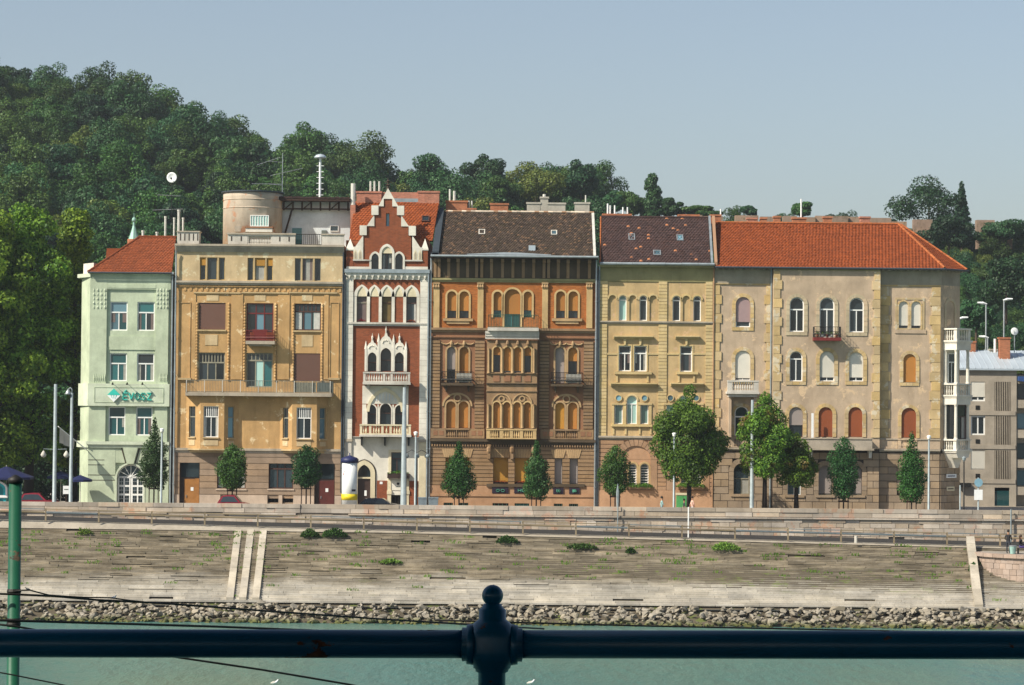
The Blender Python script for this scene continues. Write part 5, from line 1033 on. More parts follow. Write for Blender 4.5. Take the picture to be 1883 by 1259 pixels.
# top storey
for sp in ([(178, 248), (272, 345)], [(1018, 1087), (1113, 1187)]):
    for r in row(qA, sp, 820, 1028):
        h = (r[1]-r[0])/2; b.win(r, ('r', h), frame=M.winbr, fw=.05, cols=1, tr=0, pane=M.glass, blind=M.blindor, bfrac=.72, rec=.2)
        surround(g4, r, 0, ('r', h), .16, M.browncream, .07)
    xs_ = XX(qA, sp[0][0]-32, 1040), XX(qA, sp[1][1]+32, 1040); z1_ = ZZ(qA, (sp[0][0]+sp[1][1])/2, 1030); piece('sill', xs_[0], xs_[1], -.2, .05, z1_-.22, z1_, M.brownlt, g4); piece('sill_apron', xs_[0]+.3, xs_[1]-.3, -.12, .05, z1_-.45, z1_-.22, M.brownlt, g4)
for (a0, a1, bt, bb_, f) in ((535, 597, 822, 1022, .72), (620, 742, 803, 1098, .65), (768, 830, 822, 1022, .72)):
    r = rect(qA, a0, bt, a1, bb_); h = (r[1]-r[0])/2; b.win(r, ('r', h), frame=M.winbr, fw=.05, cols=1 if h < .6 else 2, tr=0, pane=M.glasst, blind=M.blindor, bfrac=f, rec=.2); surround(g4, r, 0, ('r', h), .17, M.browncream, .08)
for a0, a1 in ((70, 118), (412, 457), (910, 955), (1252, 1298)):
    r = rect(qA, a0, 752, a1, 1105); pl = piece('pilaster', r[0], r[1], -.14, .05, r[2], r[3], M.browncream, g4); c = rect(qA, a0-4, 752, a1+4, 800); mb = MB().box(c[0], c[1], -.24, .04, c[3]-.12, c[3]-.01)
    for i in range(3): mb.lathe(c[0]+(c[1]-c[0])*(i+.5)/3, -.17, [(.03, c[2]), (.11, c[2]+.15), (.05, c[3]-.14)], 6)
    mb.build('capital', M.brownlt, pl)
b.course(zl0, zl1, .2, M.olive, 'architrave')
# frieze in the shade of the deep eaves, consoles
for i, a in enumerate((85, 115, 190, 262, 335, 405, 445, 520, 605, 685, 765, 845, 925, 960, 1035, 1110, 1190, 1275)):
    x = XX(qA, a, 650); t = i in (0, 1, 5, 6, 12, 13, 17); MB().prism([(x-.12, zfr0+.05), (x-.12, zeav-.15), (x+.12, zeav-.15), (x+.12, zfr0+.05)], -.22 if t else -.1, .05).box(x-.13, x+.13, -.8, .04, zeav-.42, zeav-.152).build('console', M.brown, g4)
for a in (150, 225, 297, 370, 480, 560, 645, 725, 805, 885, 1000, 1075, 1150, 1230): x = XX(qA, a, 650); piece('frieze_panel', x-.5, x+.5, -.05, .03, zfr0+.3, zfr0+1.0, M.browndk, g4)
# storeys 3 and 2: side windows with balconies and arches
def pair(sp, bt, bb_, blinds, small, balc):
    rs = row(qB, sp, bt, bb_)
    for r, (bl, f) in zip(rs, blinds):
        h = (r[1]-r[0])/2; b.win(r, ('r', h), frame=M.winbr, fw=.05, cols=1, tr=0, pane=M.glass, blind=bl, bfrac=f, rec=.24); surround(g4, r, 0, ('r', h), .15, M.brownlt, .08)
    return rs
rs = pair([(155, 213), (240, 302)], 140, 385, ((M.blindgr, .62), (M.blindor, .97)), 0, 1); rs2 = pair([(893, 955), (980, 1042)], 143, 387, ((M.blindgr, 1.), (M.blindor, .38)), 0, 1)
for R_, sp in ((rs, (115, 334)), (rs2, (862, 1080))):
    x0_, x1_ = XX(qB, sp[0], 390, -.8), XX(qB, sp[1], 390, -.8); z0_, z1_ = ZZ(qB, 225, 402, -.8), ZZ(qB, 225, 386, -.8); ba = piece('balcony', x0_, x1_, -.85, .05, z0_, z1_, M.browndk, g4); railing(ba, [(x0_+.04, 0), (x0_+.04, -.8), (x1_-.04, -.8), (x1_-.04, 0)], z1_, ZZ(qB, 225, 308, -.8), M.iron, .11, fancy=True)
    piece('rail_screen', x0_+(x1_-x0_)*.48, x1_-.12, -.74, -.73, z1_+.12, z1_+.85, M.whitedirty, ba)
    for x in (x0_+.3, x1_-.5): MB().prism([(x, z0_-.002), (x+.2, z0_-.002), (x+.15, z0_-.5), (x+.05, z0_-.5)], -.5, .05).build('balcony_bracket', M.browndk, ba)
    xm_ = (R_[0][1]+R_[1][0])/2; mb = MB()
    for k in range(4):
        cx_ = R_[0][0]-.1+(R_[1][1]-R_[0][0]+.2)*k/3; p = [(cx_+.35*math.cos(math.pi+math.pi*i/8), R_[0][3]+.42+.2*math.sin(math.pi+math.pi*i/8)) for i in range(9)]; mb.tube([(x, -.08, z) for x, z in p], .06, 5)
    for r in R_: mb.lathe((r[0]+r[1])/2, -.12, [(.05, r[3]+.02), (.14, r[3]+.22), (.12, r[3]+.4), (.03, r[3]+.55)], 7)
    mb.build('garland', M.brownlt, g4)
rs = pair([(150, 213), (235, 300)], 510, 692, ((M.blindor, 1.), (M.blindor, 1.)), 1, 0); rs2 = pair([(892, 955), (978, 1042)], 518, 700, ((M.blindyl, 1.), (M.blindor, 1.)), 1, 0)
for R_ in (rs, rs2):
    xa_, xb_ = R_[0][0]-.2, R_[1][1]+.2; zs = R_[0][3]-.4; h = (xb_-xa_)/2; MB().ring(arc(xa_-.15, xb_+.15, zs, ('r', h+.02)), arc(xa_, xb_, zs, ('r', h-.14)), -.12, .04, False).build('tympanum_arch', M.brownlt, g4)
    mb = MB(); xm_ = (xa_+xb_)/2; zm = zs+h*.62; c1 = [(xm_+.34*math.cos(2*math.pi*i/16), zm+.34*math.sin(2*math.pi*i/16)) for i in range(16)]; c2 = [(xm_+.22*math.cos(2*math.pi*i/16), zm+.22*math.sin(2*math.pi*i/16)) for i in range(16)]; mb.ring(c1, c2, -.13, .02).build('roundel', M.brownlt, g4)
# banded pilasters through both storeys
zp0, zp1 = ZZ(qB, 600, 692), ZZ(qB, 600, 95)
for a0, a1 in ((45, 107), (345, 410), (785, 850), (1085, 1150)):
    r = rect(qB, a0, 300, a1, 400); banded(g4, r[0], r[1], zp0, zp1, 0, M.brown, .285, .055, .14, core=M.groove)
b.course(ZZ(qB, 600, 86), ZZ(qB, 600, 70), .12, M.redbrown)
# balustrade strip at the first floor
zb0, zb1 = ZZ(qB, 600, 765), ZZ(qB, 600, 697)
for a0, a1 in ((45, 410), (790, 1152)):
    r = rect(qB, a0, 700, a1, 762); w = r[1]-r[0]; balusters(g4, r[0]+w*.27, r[0]+w*.72, -.26, zb0, zb1, M.brown, 12, .22, .08, piers=(r[0]+w*.47,)); piece('balustrade_panel', r[0], r[0]+w*.27, -.255, .05, zb0, zb1-.01, M.brown, g4); piece('balustrade_panel', r[0]+w*.72, r[1], -.255, .05, zb0, zb1-.01, M.brown, g4)
    for f in (.05, .16, .76, .88): piece('sunk_panel', r[0]+w*f, r[0]+w*f+w*.08, -.275, -.2, zb0+.25, zb1-.2, M.redbrown, g4)
b.course(zr0, zr1, .35, M.browndk, 'string_course'); b.course(zs0, zs1, .25, M.brown, 'string_course')
for i in range(64): x = X0+.2+(X1-X0-.4)*i/63; piece('dentil', x-.06, x+.06, -.2, .03, zr0-.2, zr0-.03, M.brown, g4)
# central bay, two storeys
YB = -.9; bx0, bx1 = XX(qB, 425, 400, YB), XX(qB, 768, 400, YB); bz0, bz1 = zr1, ZZ(qB, 600, 78, YB); B2 = Bld(g4, bx0, bx1, YB, 1.0)
for r, (bl, f) in zip(row(qB, [(470, 519), (543, 590), (613, 660), (683, 728)], 140, 312, YB), ((M.blindor, .32), (M.blindor, .95), (M.blindor, .95), (M.blindor, .34))):
    h = (r[1]-r[0])/2; B2.win(r, ('r', h), frame=M.winbr, fw=.05, cols=1, tr=0, pane=M.glass if f < .5 else M.glassb, blind=bl, bfrac=f, rec=.2); surround(g4, r, YB, ('r', h), .12, M.browncream, .08); mb = MB().lathe((r[0]+r[1])/2, YB-.1, [(.04, r[3]+.05), (.15, r[3]+.25), (.12, r[3]+.45), (.03, r[3]+.6)], 7).build('mask_keystone', M.brown, g4)
for r in row(qB, [(470, 516), (539, 586), (609, 656), (680, 726)], 515, 693, YB):
    h = (r[1]-r[0])/2; B2.win(r, ('r', h), frame=M.winbr, fw=.05, cols=1, tr=0, pane=M.glass, blind=M.blindor, bfrac=1., rec=.2); surround(g4, r, YB, ('r', h), .12, M.browncream, .08)
B2.walls([(bz0, bz1, M.brown)], .3)
for a in (440, 531, 602, 672, 748):
    for (t0, t1) in ((150, 318), (530, 692)):
        x = XX(qB, a, 230, YB); MB().lathe(x, YB-.1, [(.12, ZZ(qB, a, t1, YB)), (.09, ZZ(qB, a, t1-12, YB)), (.08, ZZ(qB, a, t0+14, YB)), (.13, ZZ(qB, a, t0, YB))], 8).build('bay_column', M.brownlt, g4)
for a in (527, 667):
    x, z = XX(qB, a, 492, YB), ZZ(qB, a, 492, YB); MB().ring([(x+.27*math.cos(2*math.pi*i/14), z+.27*math.sin(2*math.pi*i/14)) for i in range(14)], [(x+.16*math.cos(2*math.pi*i/14), z+.16*math.sin(2*math.pi*i/14)) for i in range(14)], YB-.1, YB+.03).build('roundel', M.brownlt, g4); MB().ring(arc(x-.85, x+.85, ZZ(qB, a, 530, YB), ('r', .92)), arc(x-.75, x+.75, ZZ(qB, a, 530, YB), ('r', .82)), YB-.09, YB+.03, False).build('tympanum_arch', M.brownlt, g4)
for t0, t1, pr_, mt in ((318, 326, .12, M.brown), (386, 396, .16, M.browndk), (436, 448, .1, M.brown), (692, 700, .1, M.brown), (88, 97, .16, M.redbrown)): cornice(g4, bx0-.03, bx1+.03, YB, ZZ(qB, 600, t1, YB), ZZ(qB, 600, t0, YB), pr_, mt, 'bay_course', 2)
for a in (492, 566, 636, 705): r = rect(qB, a-22, 335, a+22, 375, YB); piece('bay_panel', r[0], r[1], YB-.05, YB+.03, r[2], r[3], M.redbrown, g4)
balusters(g4, bx0+.02, bx1-.02, YB-.18, zb0, zb1, M.browncream, 20, .15, .3, piers=tuple(bx0+.02+(bx1-bx0)*f for f in (.26, .46, .66)))
cornice(g4, bx0-.15, bx1+.15, YB, ZZ(qA, 685, 1188, YB), ZZ(qA, 685, 1128, YB), .2, M.whitedirty, 'bay_cornice', 3)
x0_, x1_ = XX(qA, 490, 1110, YB-.2), XX(qA, 884, 1110, YB-.2); zq0, zq1 = ZZ(qA, 685, 1126, YB-.2), ZZ(qA, 685, 1100, YB-.2); ba = piece('top_balcony', x0_, x1_, YB-.42, .05, zq0, zq1, M.whitedirty, g4)
railing(ba, [(x0_+.06, 0), (x0_+.06, YB-.36), (x1_-.06, YB-.36), (x1_-.06, 0)], zq1, ZZ(qA, 685, 1003, YB-.2), M.irongreen, .13)
for a in (440, 597, 745): x = XX(qB, a, 860, -.5); MB().prism([(x-.14, zr0-.02), (x+.14, zr0-.02), (x+.12, zr0-1.2), (x-.12, zr0-1.2)], -.7, .05).lathe(x, -.6, [(.05, zr0-.9), (.2, zr0-.6), (.2, zr0-.3), (.05, zr0-.05)], 7).build('bay_bracket', M.brown, g4)
# ground floor
gws = row(qB, [(470, 572), (616, 712)], 893, 1065); zsg = gws[0][2]
for r in gws: b.win(r, None, frame=M.winbr, fw=.06, cols=2, tr=0, pane=M.glass, blind=M.blindyl, bfrac=.97, rec=.3); o = bpy.data.objects.new('flower_box', tuft(70, .6, .18, .12, int(r[0]*3) % 97+3, M.flower)); o.location = ((r[0]+r[1])/2, -.05, r[2]+.02); attach(o, g4)
gws2 = row(qB, [(888, 940), (990, 1046)], 897, 1077)
for r in gws2: b.win(r, None, frame=M.wingrey, fw=.05, cols=1, tr=0, pane=M.glass, blind=M.blindgr, bfrac=.97, rec=.3)
gws3 = row(qB, [(145, 205), (250, 308)], 892, 1075)
for i, r in enumerate(gws3): b.win(r, None, frame=M.wingrey, fw=.05, cols=1, tr=0, pane=M.glass, blind=M.blindyl, bfrac=.97, rec=.3)
zba = ZZ(qB, 600, 1140)
allg = sorted(gws+gws2+gws3); z0g, z1g = ZZ(qB, 600, 1085), zr0-.22; n = 10
for i in range(n):
    a, c = z0g+(z1g-z0g)*i/n, z0g+(z1g-z0g)*(i+1)/n; x = X0+.05
    for g in [g_ for g_ in allg if g_[2]-.1 < (a+c)/2 < g_[3]+.02]+[(X1-.05, X1)]:
        if g[0]-x > .1: piece('rusticated_band', x, g[0]-.004, -.1, .03, a+.05, c, M.brown, g4)
        x = g[1]+.004
for r in gws+gws2+gws3:
    w = r[1]-r[0]; nn = 7
    for i in range(nn):
        f0, f1 = i/nn, (i+.9)/nn; a0, a1 = r[0]-.1+(w+.2)*f0, r[0]-.1+(w+.2)*f1; e0, e1 = r[0]-.32+(w+.64)*f0, r[0]-.32+(w+.64)*f1; MB().prism([(a0, r[3]+.01), (a1, r[3]+.01), (e1, r[3]+.72), (e0, r[3]+.72)], -.14, .03).build('voussoir', M.brownlt, g4)
signs = [rect(qB, 462, 1095, 574, 1136), rect(qB, 613, 1095, 712, 1136), rect(qB, 878, 1097, 948, 1140), rect(qB, 987, 1098, 1058, 1140)]
for a0, a1 in ((425, 760), (852, 1090), (110, 340)): r = rect(qB, a0, 1072, a1, 1092); piece('shop_ledge', r[0], r[1], -.25, .05, r[2], r[3], M.browndk, g4)
piece('base', X0+.02, X1-.02, -.12, .04, .75, z0g, M.base4, g4); piece('base_course', X0, X1, -.2, .04, zba-.22, zba-.02, M.base4, g4)
cel = [rect(qB, 133, 1168, 195, 1240), rect(qB, 238, 1168, 300, 1240), rect(qB, 466, 1152, 574, 1245), rect(qB, 616, 1152, 714, 1245), rect(qB, 883, 1178, 942, 1240), rect(qB, 986, 1178, 1048, 1240)]
xprev = X0
for r in cel:
    piece('plinth_pier', xprev+.003, r[0]-.003, -.16, .05, 0, .75, M.base4, g4); xprev = r[1]
    o = piece('cellar_window', r[0], r[1], -.06, .03, .02, min(.75, r[3]), M.glasst if r is cel[3] else M.dark, g4); 
    for i in range(4): piece('glazing_bar', r[0]+(r[1]-r[0])*(i+.5)/4-.02, r[0]+(r[1]-r[0])*(i+.5)/4+.02, -.09, -.055, .02, .74, M.irongreen, o)
piece('plinth_pier', xprev+.003, X1, -.16, .05, 0, .75, M.base4, g4)
M.signdk = simple('dark_violet_sign', '#2a2030', .4); M.signtl = simple('mint_sign_lettering', '#6fc9a8', .5, 0, .4, .05)
for k, (r, tx, lb) in enumerate(zip(signs, ('OO', 'HU', 'UO', 'HUGO'), ('dark shop sign with two mint rings under the left yellow shutter', 'dark shop sign half hidden behind the cone-shaped tree', 'left of the two small dark signs at the right of the brown house', 'right of the two small dark signs at the right of the brown house'))):
    t_ = thing('shop_sign', lb, 'sign', ((r[0]+r[1])/2, -.2, r[2]), 'dark shop signs on the brown house'); piece('board', r[0], r[1], -.2, -.125, r[2], r[3], M.signdk, t_); n = len(tx); w = min(.42, (r[1]-r[0]-.5)/n*.8)
    for i, ch in enumerate(tx): letter(ch, (r[0]+r[1])/2+(i-(n-1)/2)*w*1.15-w*.4, r[2]+(r[3]-r[2])*.3, w*.8, (r[3]-r[2])*.4, -.302, M.signtl, t_)
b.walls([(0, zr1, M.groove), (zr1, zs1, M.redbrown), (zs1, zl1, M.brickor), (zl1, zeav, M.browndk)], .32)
# eaves, roof
YR4 = 4.9; YE = -1.2; zr = ZZ(qA, 720, 212, YR4); MB().box(X0-.05, X1+.08, YE+.03, .3, zeav-.15, zeav-.02).build('eaves', M.darkbr, g4); zet = ZZ(qA, 690, 545, YE)
piece('roof_kerb', X0-.05, X1+.08, YE+.05, .5, zeav-.02, zet-.05, M.darkbr, g4)
rL, rR = XX(qA, 150, 212, YR4), XX(qA, 1308, 212, YR4); tile_roof(g4, (XX(qA, 108, 540, YE), YE, zet), (XX(qA, 1310, 540, YE), YE, zet), (rL, YR4, zr), (rR, YR4, zr), M.tiledk, .23, .22)
ridge(g4, [(rL, YR4, zr+.05), (rR, YR4, zr+.05)], M.ridgewhite, .13); MB().tube([(X0-.05, YE-.07, zet-.06), (X1+.1, YE-.07, zet-.06)], .1, 7).build('gutter', M.zinc, g4)
mb = MB(); n = 24
for i in range(n): 
    f0, f1 = i/n, (i+1)/n; xa_, xb_ = XX(qA, 330+650*f0, 530, YE), XX(qA, 330+650*f1, 530, YE); hh = lambda f: .05+.26*math.sin(math.pi*min(1, f*1.0))**1.4; sl_ = (zr-zet)/(YR4-YE)
    mb.poly([(xa_, YE-.03, zet+.07), (xb_, YE-.03, zet+.07), (xb_, YE+hh(f1), zet+.09+hh(f1)*sl_), (xa_, YE+hh(f0), zet+.09+hh(f0)*sl_)])
mb.build('snow_flashing', M.zinc, g4)
MB().prism([(XX(qA, 50, 545, YE), zeav), (XX(qA, 50, 545, YE), zet+.2), (XX(qA, 108, 545, YE), zet+.2), (XX(qA, 108, 545, YE), zeav)], YE, .5).build('verge_box', M.zincdk, g4)
for xx0, xx1, y0, mt, pr_ in ((XX(qA, 62, 545, YE), XX(qA, 112, 545, YE), 212, M.zincdk, .45), (XX(qA, 1306, 540, YE), XX(qA, 1326, 540, YE), 212, M.pipe, .2)):  # left strip: shade on the party wall painted as a dark tone
    m_ = MB(); ang = math.atan2(zr-zet, YR4-YE); m_.v = [(xx0, YE, zet-.1), (xx1, YE, zet-.1), (xx1+(rL-XX(qA, 108, 540, YE) if pr_ > .3 else 0), YR4, zr-.1), (xx0+(rL-XX(qA, 108, 540, YE) if pr_ > .3 else 0), YR4, zr-.1)]; m_.v += [(x, y, z+pr_) for x, y, z in m_.v]; m_.f = [(0, 1, 5, 4), (1, 2, 6, 5), (2, 3, 7, 6), (3, 0, 4, 7), (4, 5, 6, 7)]; m_.build('party_wall_strip', mt, g4)
a4 = math.atan2(zr-zet, YR4-YE)
for a0, b0_, a1, b1_ in ((420, 350, 470, 390), (978, 357, 1026, 395)): Yk = YE+(YR4-YE)*(545-(b0_+b1_)/2)/(545-212)+.1; skylight(g4, rect(qA, a0, b0_, a1, b1_, Yk), Yk, a4, M.glassb, M.whitedirty)
Yk = YE+(YR4-YE)*(545-492)/333; r = rect(qA, 806, 467, 858, 520, Yk); MB().prism([(r[0], r[2]), (r[0], r[3]), (r[1], r[3]), (r[1], r[2])], Yk-.3, Yk+.9).build('roof_hatch', M.metalroof, g4)
for a0, b0_, a1, b1_, mt, pots in ((510, 142, 648, 208, M.brickchim, ()), (793, 135, 895, 208, M.chimcem, ()), (898, 92, 957, 205, M.chimcem, ((915, 940, 68),)), (957, 138, 1090, 205, M.chimcem, ()), (1163, 135, 1276, 205, M.chimcem, ((1242, 1253, 75),)), (168, 122, 332, 185, M.brickchim, ((190, 206, 28), (222, 243, 42))), (326, 180, 398, 208, M.brickchim, ((338, 352, 118), (362, 374, 118)))): chimney(g4, qA, a0, b0_, a1, b1_, YR4+.5, mt, .9, pots)
downpipe(g4, X0-.02, -.18, .1, zeav-.1, M.steel, .08); downpipe(g4, X1-.02, -.2, .1, zeav-.1, M.steel, .08); downpipe(g4, X1+.16, -.2, .1, zeav-1, M.zincdk, .07)

# ================================================================ house 5: yellow house
qC = zoom(1080, 360, 4.497); qD = zoom(1080, 600, 3.703)
X0, X1 = PX(1101.2, 690), PX(1310.5, 690)
g5 = thing('yellow_house', 'yellow rendered house with banded pilasters, arched top windows and patched dark roof', 'house', ((X0+X1)/2, 0, 0))
b = Bld(g5, X0, X1, 0, 12)
zev = ZZ(qC, 560, 580); zfr = ZZ(qC, 560, 703); zs0, zs1 = ZZ(qC, 560, 1058), ZZ(qC, 560, 1036); zg0, zg1 = ZZ(qD, 300, 770), ZZ(qD, 300, 745)
# top storey: arched windows between blind arches
for i, r in enumerate(row(qC, [(262, 325), (432, 494), (705, 769), (877, 940)], 824, 1033)):
    h = (r[1]-r[0])/2; b.win(r, ('r', h), frame=M.winwhite, fw=.075, cols=1, tr=.19, pane=[M.glassg if i == 0 else M.glass], rec=.16); surround(g5, (r[0]-.02, r[1]+.02, r[3]-h-.05, r[3]), 0, ('r', h), .14, M.yellowlt, .08, name='hood_mould')
for i, r in enumerate(row(qC, [(180, 236), (348, 402), (515, 573), (790, 846)], 822, 1033)):
    h = (r[1]-r[0])/2; b.hole(r, ('r', h)); MB().prism(outl(r, ('r', h)), .09, .2).build('blind_arch', M.yellow, g5); surround(g5, (r[0]-.02, r[1]+.02, r[3]-h-.05, r[3]), 0, ('r', h), .14, M.yellowlt, .08, name='hood_mould')
for a0, a1 in ((97, 168), (590, 660), (978, 1036)): r = rect(qC, a0, 800, a1, 900); banded(g5, r[0], r[1], zs1, zfr-.02, 0, M.yellowlt, .275, .035, .08, core=M.rust5)
b.course(zs0, zs1, .18, M.greycement); b.course(zfr-.1, zfr, .08, M.olive, 'band')
# middle storey
for k, r in enumerate(row(qD, [(213, 297), (318, 404), (632, 714)], 132, 306)):
    b.win(r, None, frame=M.winwhite, fw=.085, cols=2 if k < 2 else 1, tr=.30, pane=M.glass, rec=.15); surround(g5, r, 0, None, .1, M.yellowlt, .05)
for a0, a1, c in ((178, 447, (255, 360)), (598, 762, (674,))):
    r = rect(qD, a0, 64, a1, 86); cornice(g5, r[0], r[1], 0, r[2], r[3], .38, M.yellowlt, 'window_hood', 3); 
    for x_ in c: x = XX(qD, x_, 105); MB().prism([(x-.11, r[2]-.01), (x+.11, r[2]-.01), (x+.07, r[2]-.5), (x-.07, r[2]-.5)], -.16, .03).build('keystone', M.yellowlt, g5)
    r = rect(qD, a0+8, 308, a1-8, 326); piece('sill', r[0], r[1], -.2, .05, r[2], r[3], M.yellowlt, g5)
    for x_ in ((a0+18, a0+30), (a1-42, a1-30)): s_ = rect(qD, x_[0], 328, x_[1], 380); piece('sill_bracket', s_[0], s_[1], -.1, .03, s_[2], s_[3], M.yellowlt, g5)
for a0, a1 in ((157, 472), (566, 790)): r = rect(qD, a0, 384, a1, 408); cornice(g5, r[0], r[1], 0, r[2], r[3], .42, M.yellowlt, 'window_hood', 3)
for a0, a1 in ((132, 206), (408, 483), (540, 626), (720, 803)): r = rect(qD, a0, 182, a1, 193); piece('band', r[0], r[1], -.06, .03, r[2], r[3], M.yellowlt, g5)
for a0, a1 in ((80, 131), (482, 540), (803, 853)): r = rect(qD, a0, 300, a1, 400); banded(g5, r[0], r[1], zg1, zs0-.02, 0, M.yellowlt, .285, .035, .08, core=M.rust5)
# first storey: three-light window with roundels (its twin stands behind the tree)
for off in (0, 352):
    a = [(185+off, 241+off), (268+off, 338+off), (362+off, 416+off)]
    for i, (a0, a1) in enumerate(a):
        r = rect(qD, a0, 470 if i == 1 else 532, a1, 664); h = (r[1]-r[0])/2; b.win(r, ('r', h) if i == 1 else None, frame=M.winwhite, fw=.075, cols=2 if i == 1 else 1, tr=.30 if i == 1 else 0, pane=M.glassg, rec=.14)
        if i == 1: surround(g5, (r[0], r[1], r[3]-h, r[3]), 0, ('r', h), .13, M.yellowlt, .07)
        else:
            x, z = XX(qD, (a0+a1)/2, 487), ZZ(qD, (a0+a1)/2, 487); c1 = [(x+.30*math.cos(2*math.pi*t/16), z+.30*math.sin(2*math.pi*t/16)) for t in range(16)]; c2 = [(x+.23*math.cos(2*math.pi*t/16), z+.23*math.sin(2*math.pi*t/16)) for t in range(16)]; o = MB().ring(c1, c2, -.09, .03).build('roundel', M.yellowlt, g5); MB().prism(c2, -.03, .0).build('pane', M.glassb, o)
    r = rect(qD, 165+off, 524, 441+off, 540); 
    for s0, s1 in ((165, 262), (344, 441)): rr = rect(qD, s0+off, 522, s1+off, 534); piece('impost', rr[0], rr[1], -.12, .03, rr[2], rr[3], M.yellowlt, g5)
    for a0, a1 in ((168, 182), (244, 264), (341, 360), (419, 437)): rr = rect(qD, a0+off, 536, a1+off, 665); piece('window_pier', rr[0], rr[1], -.08, .03, rr[2], rr[3], M.yellowlt, g5)
    rr = rect(qD, 162+off, 666, 441+off, 682); piece('sill', rr[0], rr[1], -.2, .05, rr[2], rr[3], M.yellowlt, g5)
    for a0 in (172, 255, 350, 425): rr = rect(qD, a0+off, 684, a0+12+off, 735); piece('sill_bracket', rr[0], rr[1], -.08, .03, rr[2], rr[3], M.yellowlt, g5)
cornice(g5, X0, X1, 0, zg0, zg1, .24, M.greycement, 'string_course', 2)
# ground floor: great arch with voussoirs and paired windows, bands
AR = []
for off in (0, 356):
    c = XX(qD, 330+off, 900); zsp = ZZ(qD, 330, 905); R1 = (XX(qD, 430, 900)-XX(qD, 230, 900))/2; AR.append((c, R1))
    for i in range(13):
        a0, a1 = math.pi*i/13, math.pi*(i+.9)/13; MB().prism([(c+R1*math.cos(a0), zsp+R1*.93*math.sin(a0)), (c+(R1+.58)*math.cos(a0), zsp+(R1+.58)*.93*math.sin(a0)), (c+(R1+.58)*math.cos(a1), zsp+(R1+.58)*.93*math.sin(a1)), (c+R1*math.cos(a1), zsp+R1*.93*math.sin(a1))], -.13, .04).build('voussoir', M.rust5, g5)
    MB().prism([(c+R1*math.cos(math.pi*i/16), zsp+R1*.93*math.sin(math.pi*i/16)) for i in range(17)], -.015, .01).build('arch_field', M.base5, g5)
    for k, r in enumerate(row(qD, [(280+off, 336+off), (360+off, 418+off)], 932, 1090)):
        h = (r[1]-r[0])/2; b.win(r, ('r', h), frame=M.winwhite, fw=.08, cols=1, tr=0, pane=[M.glass], rec=.2, bars=9, name='barred_window'); surround(g5, r, 0, ('r', h), .15, M.browncream, .09)
    rr = rect(qD, 262+off, 1090, 432+off, 1108); sb_ = piece('sill', rr[0], rr[1], -.35, .05, rr[2], rr[3], M.rust5, g5)
    for k in range(3):
        o = bpy.data.objects.new('window_plant', tuft(200, .62, .42, .17, 90+k+off, M.leafpot)); o.location = (rr[0]+.4+(rr[1]-rr[0]-.8)*k/2, -.3, rr[3]-.12); attach(o, g5)
zb0 = ZZ(qD, 100, 1110); n = 12; z1g = zg0-.04
for i in range(n):
    a, c = zb0+(z1g-zb0)*i/n, zb0+(z1g-zb0)*(i+1)/n-.045; m = (a+c)/2; cuts = []
    for cx_, R1 in AR: zsp = ZZ(qD, 330, 905); dz = (m-zsp)/.93; w = R1+.6; hw = w if m < zsp else (math.sqrt(w*w-dz*dz) if abs(dz) < w else 0); cuts.append((cx_-hw, cx_+hw)) if hw > 0 else None
    x = X0+.03
    for g in cuts+[(X1-.03, X1)]:
        if g[0]-x > .1: piece('rusticated_band', x, g[0], -.10, .03, a, c, M.rust5, g5); piece('joint', x+.01, g[0]-.01, -.04, .03, c, c+.046, M.groove, g5)
        x = g[1]
for cx_, R1 in AR:
    for s in (-1, 1): piece('arch_jamb', min(cx_+s*R1, cx_+s*(R1+.56)), max(cx_+s*R1, cx_+s*(R1+.56)), -.12, .03, zb0, ZZ(qD, 330, 907), M.rust5, g5)
piece('plinth', X0+.02, X1-.02, -.15, .04, 0, zb0-.02, M.base5, g5); piece('plinth_course', X0, X1, -.19, .03, .45, .52, M.rust5, g5)
b.walls([(0, zg0, M.base5), (zg0, zfr, M.yellow), (zfr, zev, M.olive)], .3)
# eaves and patched roof
YR5, YE = 4.8, -.6; zet = ZZ(qC, 560, 560, YE); zr = ZZ(qC, 560, 178, YR5); MB().box(X0, X1, YE+.05, .3, zev-.1, zet-.06).build('eaves', M.olive, g5)
tile_roof(g5, (XX(qC, 104, 556, YE), YE, zet), (XX(qC, 1020, 556, YE), YE, zet), (XX(qC, 108, 178, YR5), YR5, zr), (XX(qC, 1002, 178, YR5), YR5, zr), M.tiledk2, .25, .26)
ridge(g5, [(XX(qC, 108, 178, YR5), YR5, zr+.03), (XX(qC, 1002, 178, YR5), YR5, zr+.03)], M.tiledk2, .11); ridge(g5, [(XX(qC, 106, 556, YE), YE, zet+.06), (XX(qC, 112, 178, YR5), YR5, zr+.05)], M.ridgetile, .07, 'verge_tiles')
mb = MB(); xL, xR = X0, X1+.05
for i in range(7): f0, f1 = i/7, (i+.985)/7; mb.tube([(xL+(xR-xL)*f0, YE-.08, zet-.02), (xL+(xR-xL)*f1, YE-.08, zet-.02)], .11+.02*rnd.random(), 7)
mb.build('gutter', M.zinc, g5)
a5 = math.atan2(zr-zet, YR5-YE)
for a0, b0_, a1, b1_ in ((340, 320, 394, 375), (738, 328, 793, 381), (545, 457, 608, 500)): Yk = YE+(YR5-YE)*(558-(b0_+b1_)/2)/380+.1; skylight(g5, rect(qC, a0, b0_, a1, b1_, Yk), Yk, a5, M.glassb, M.steel)
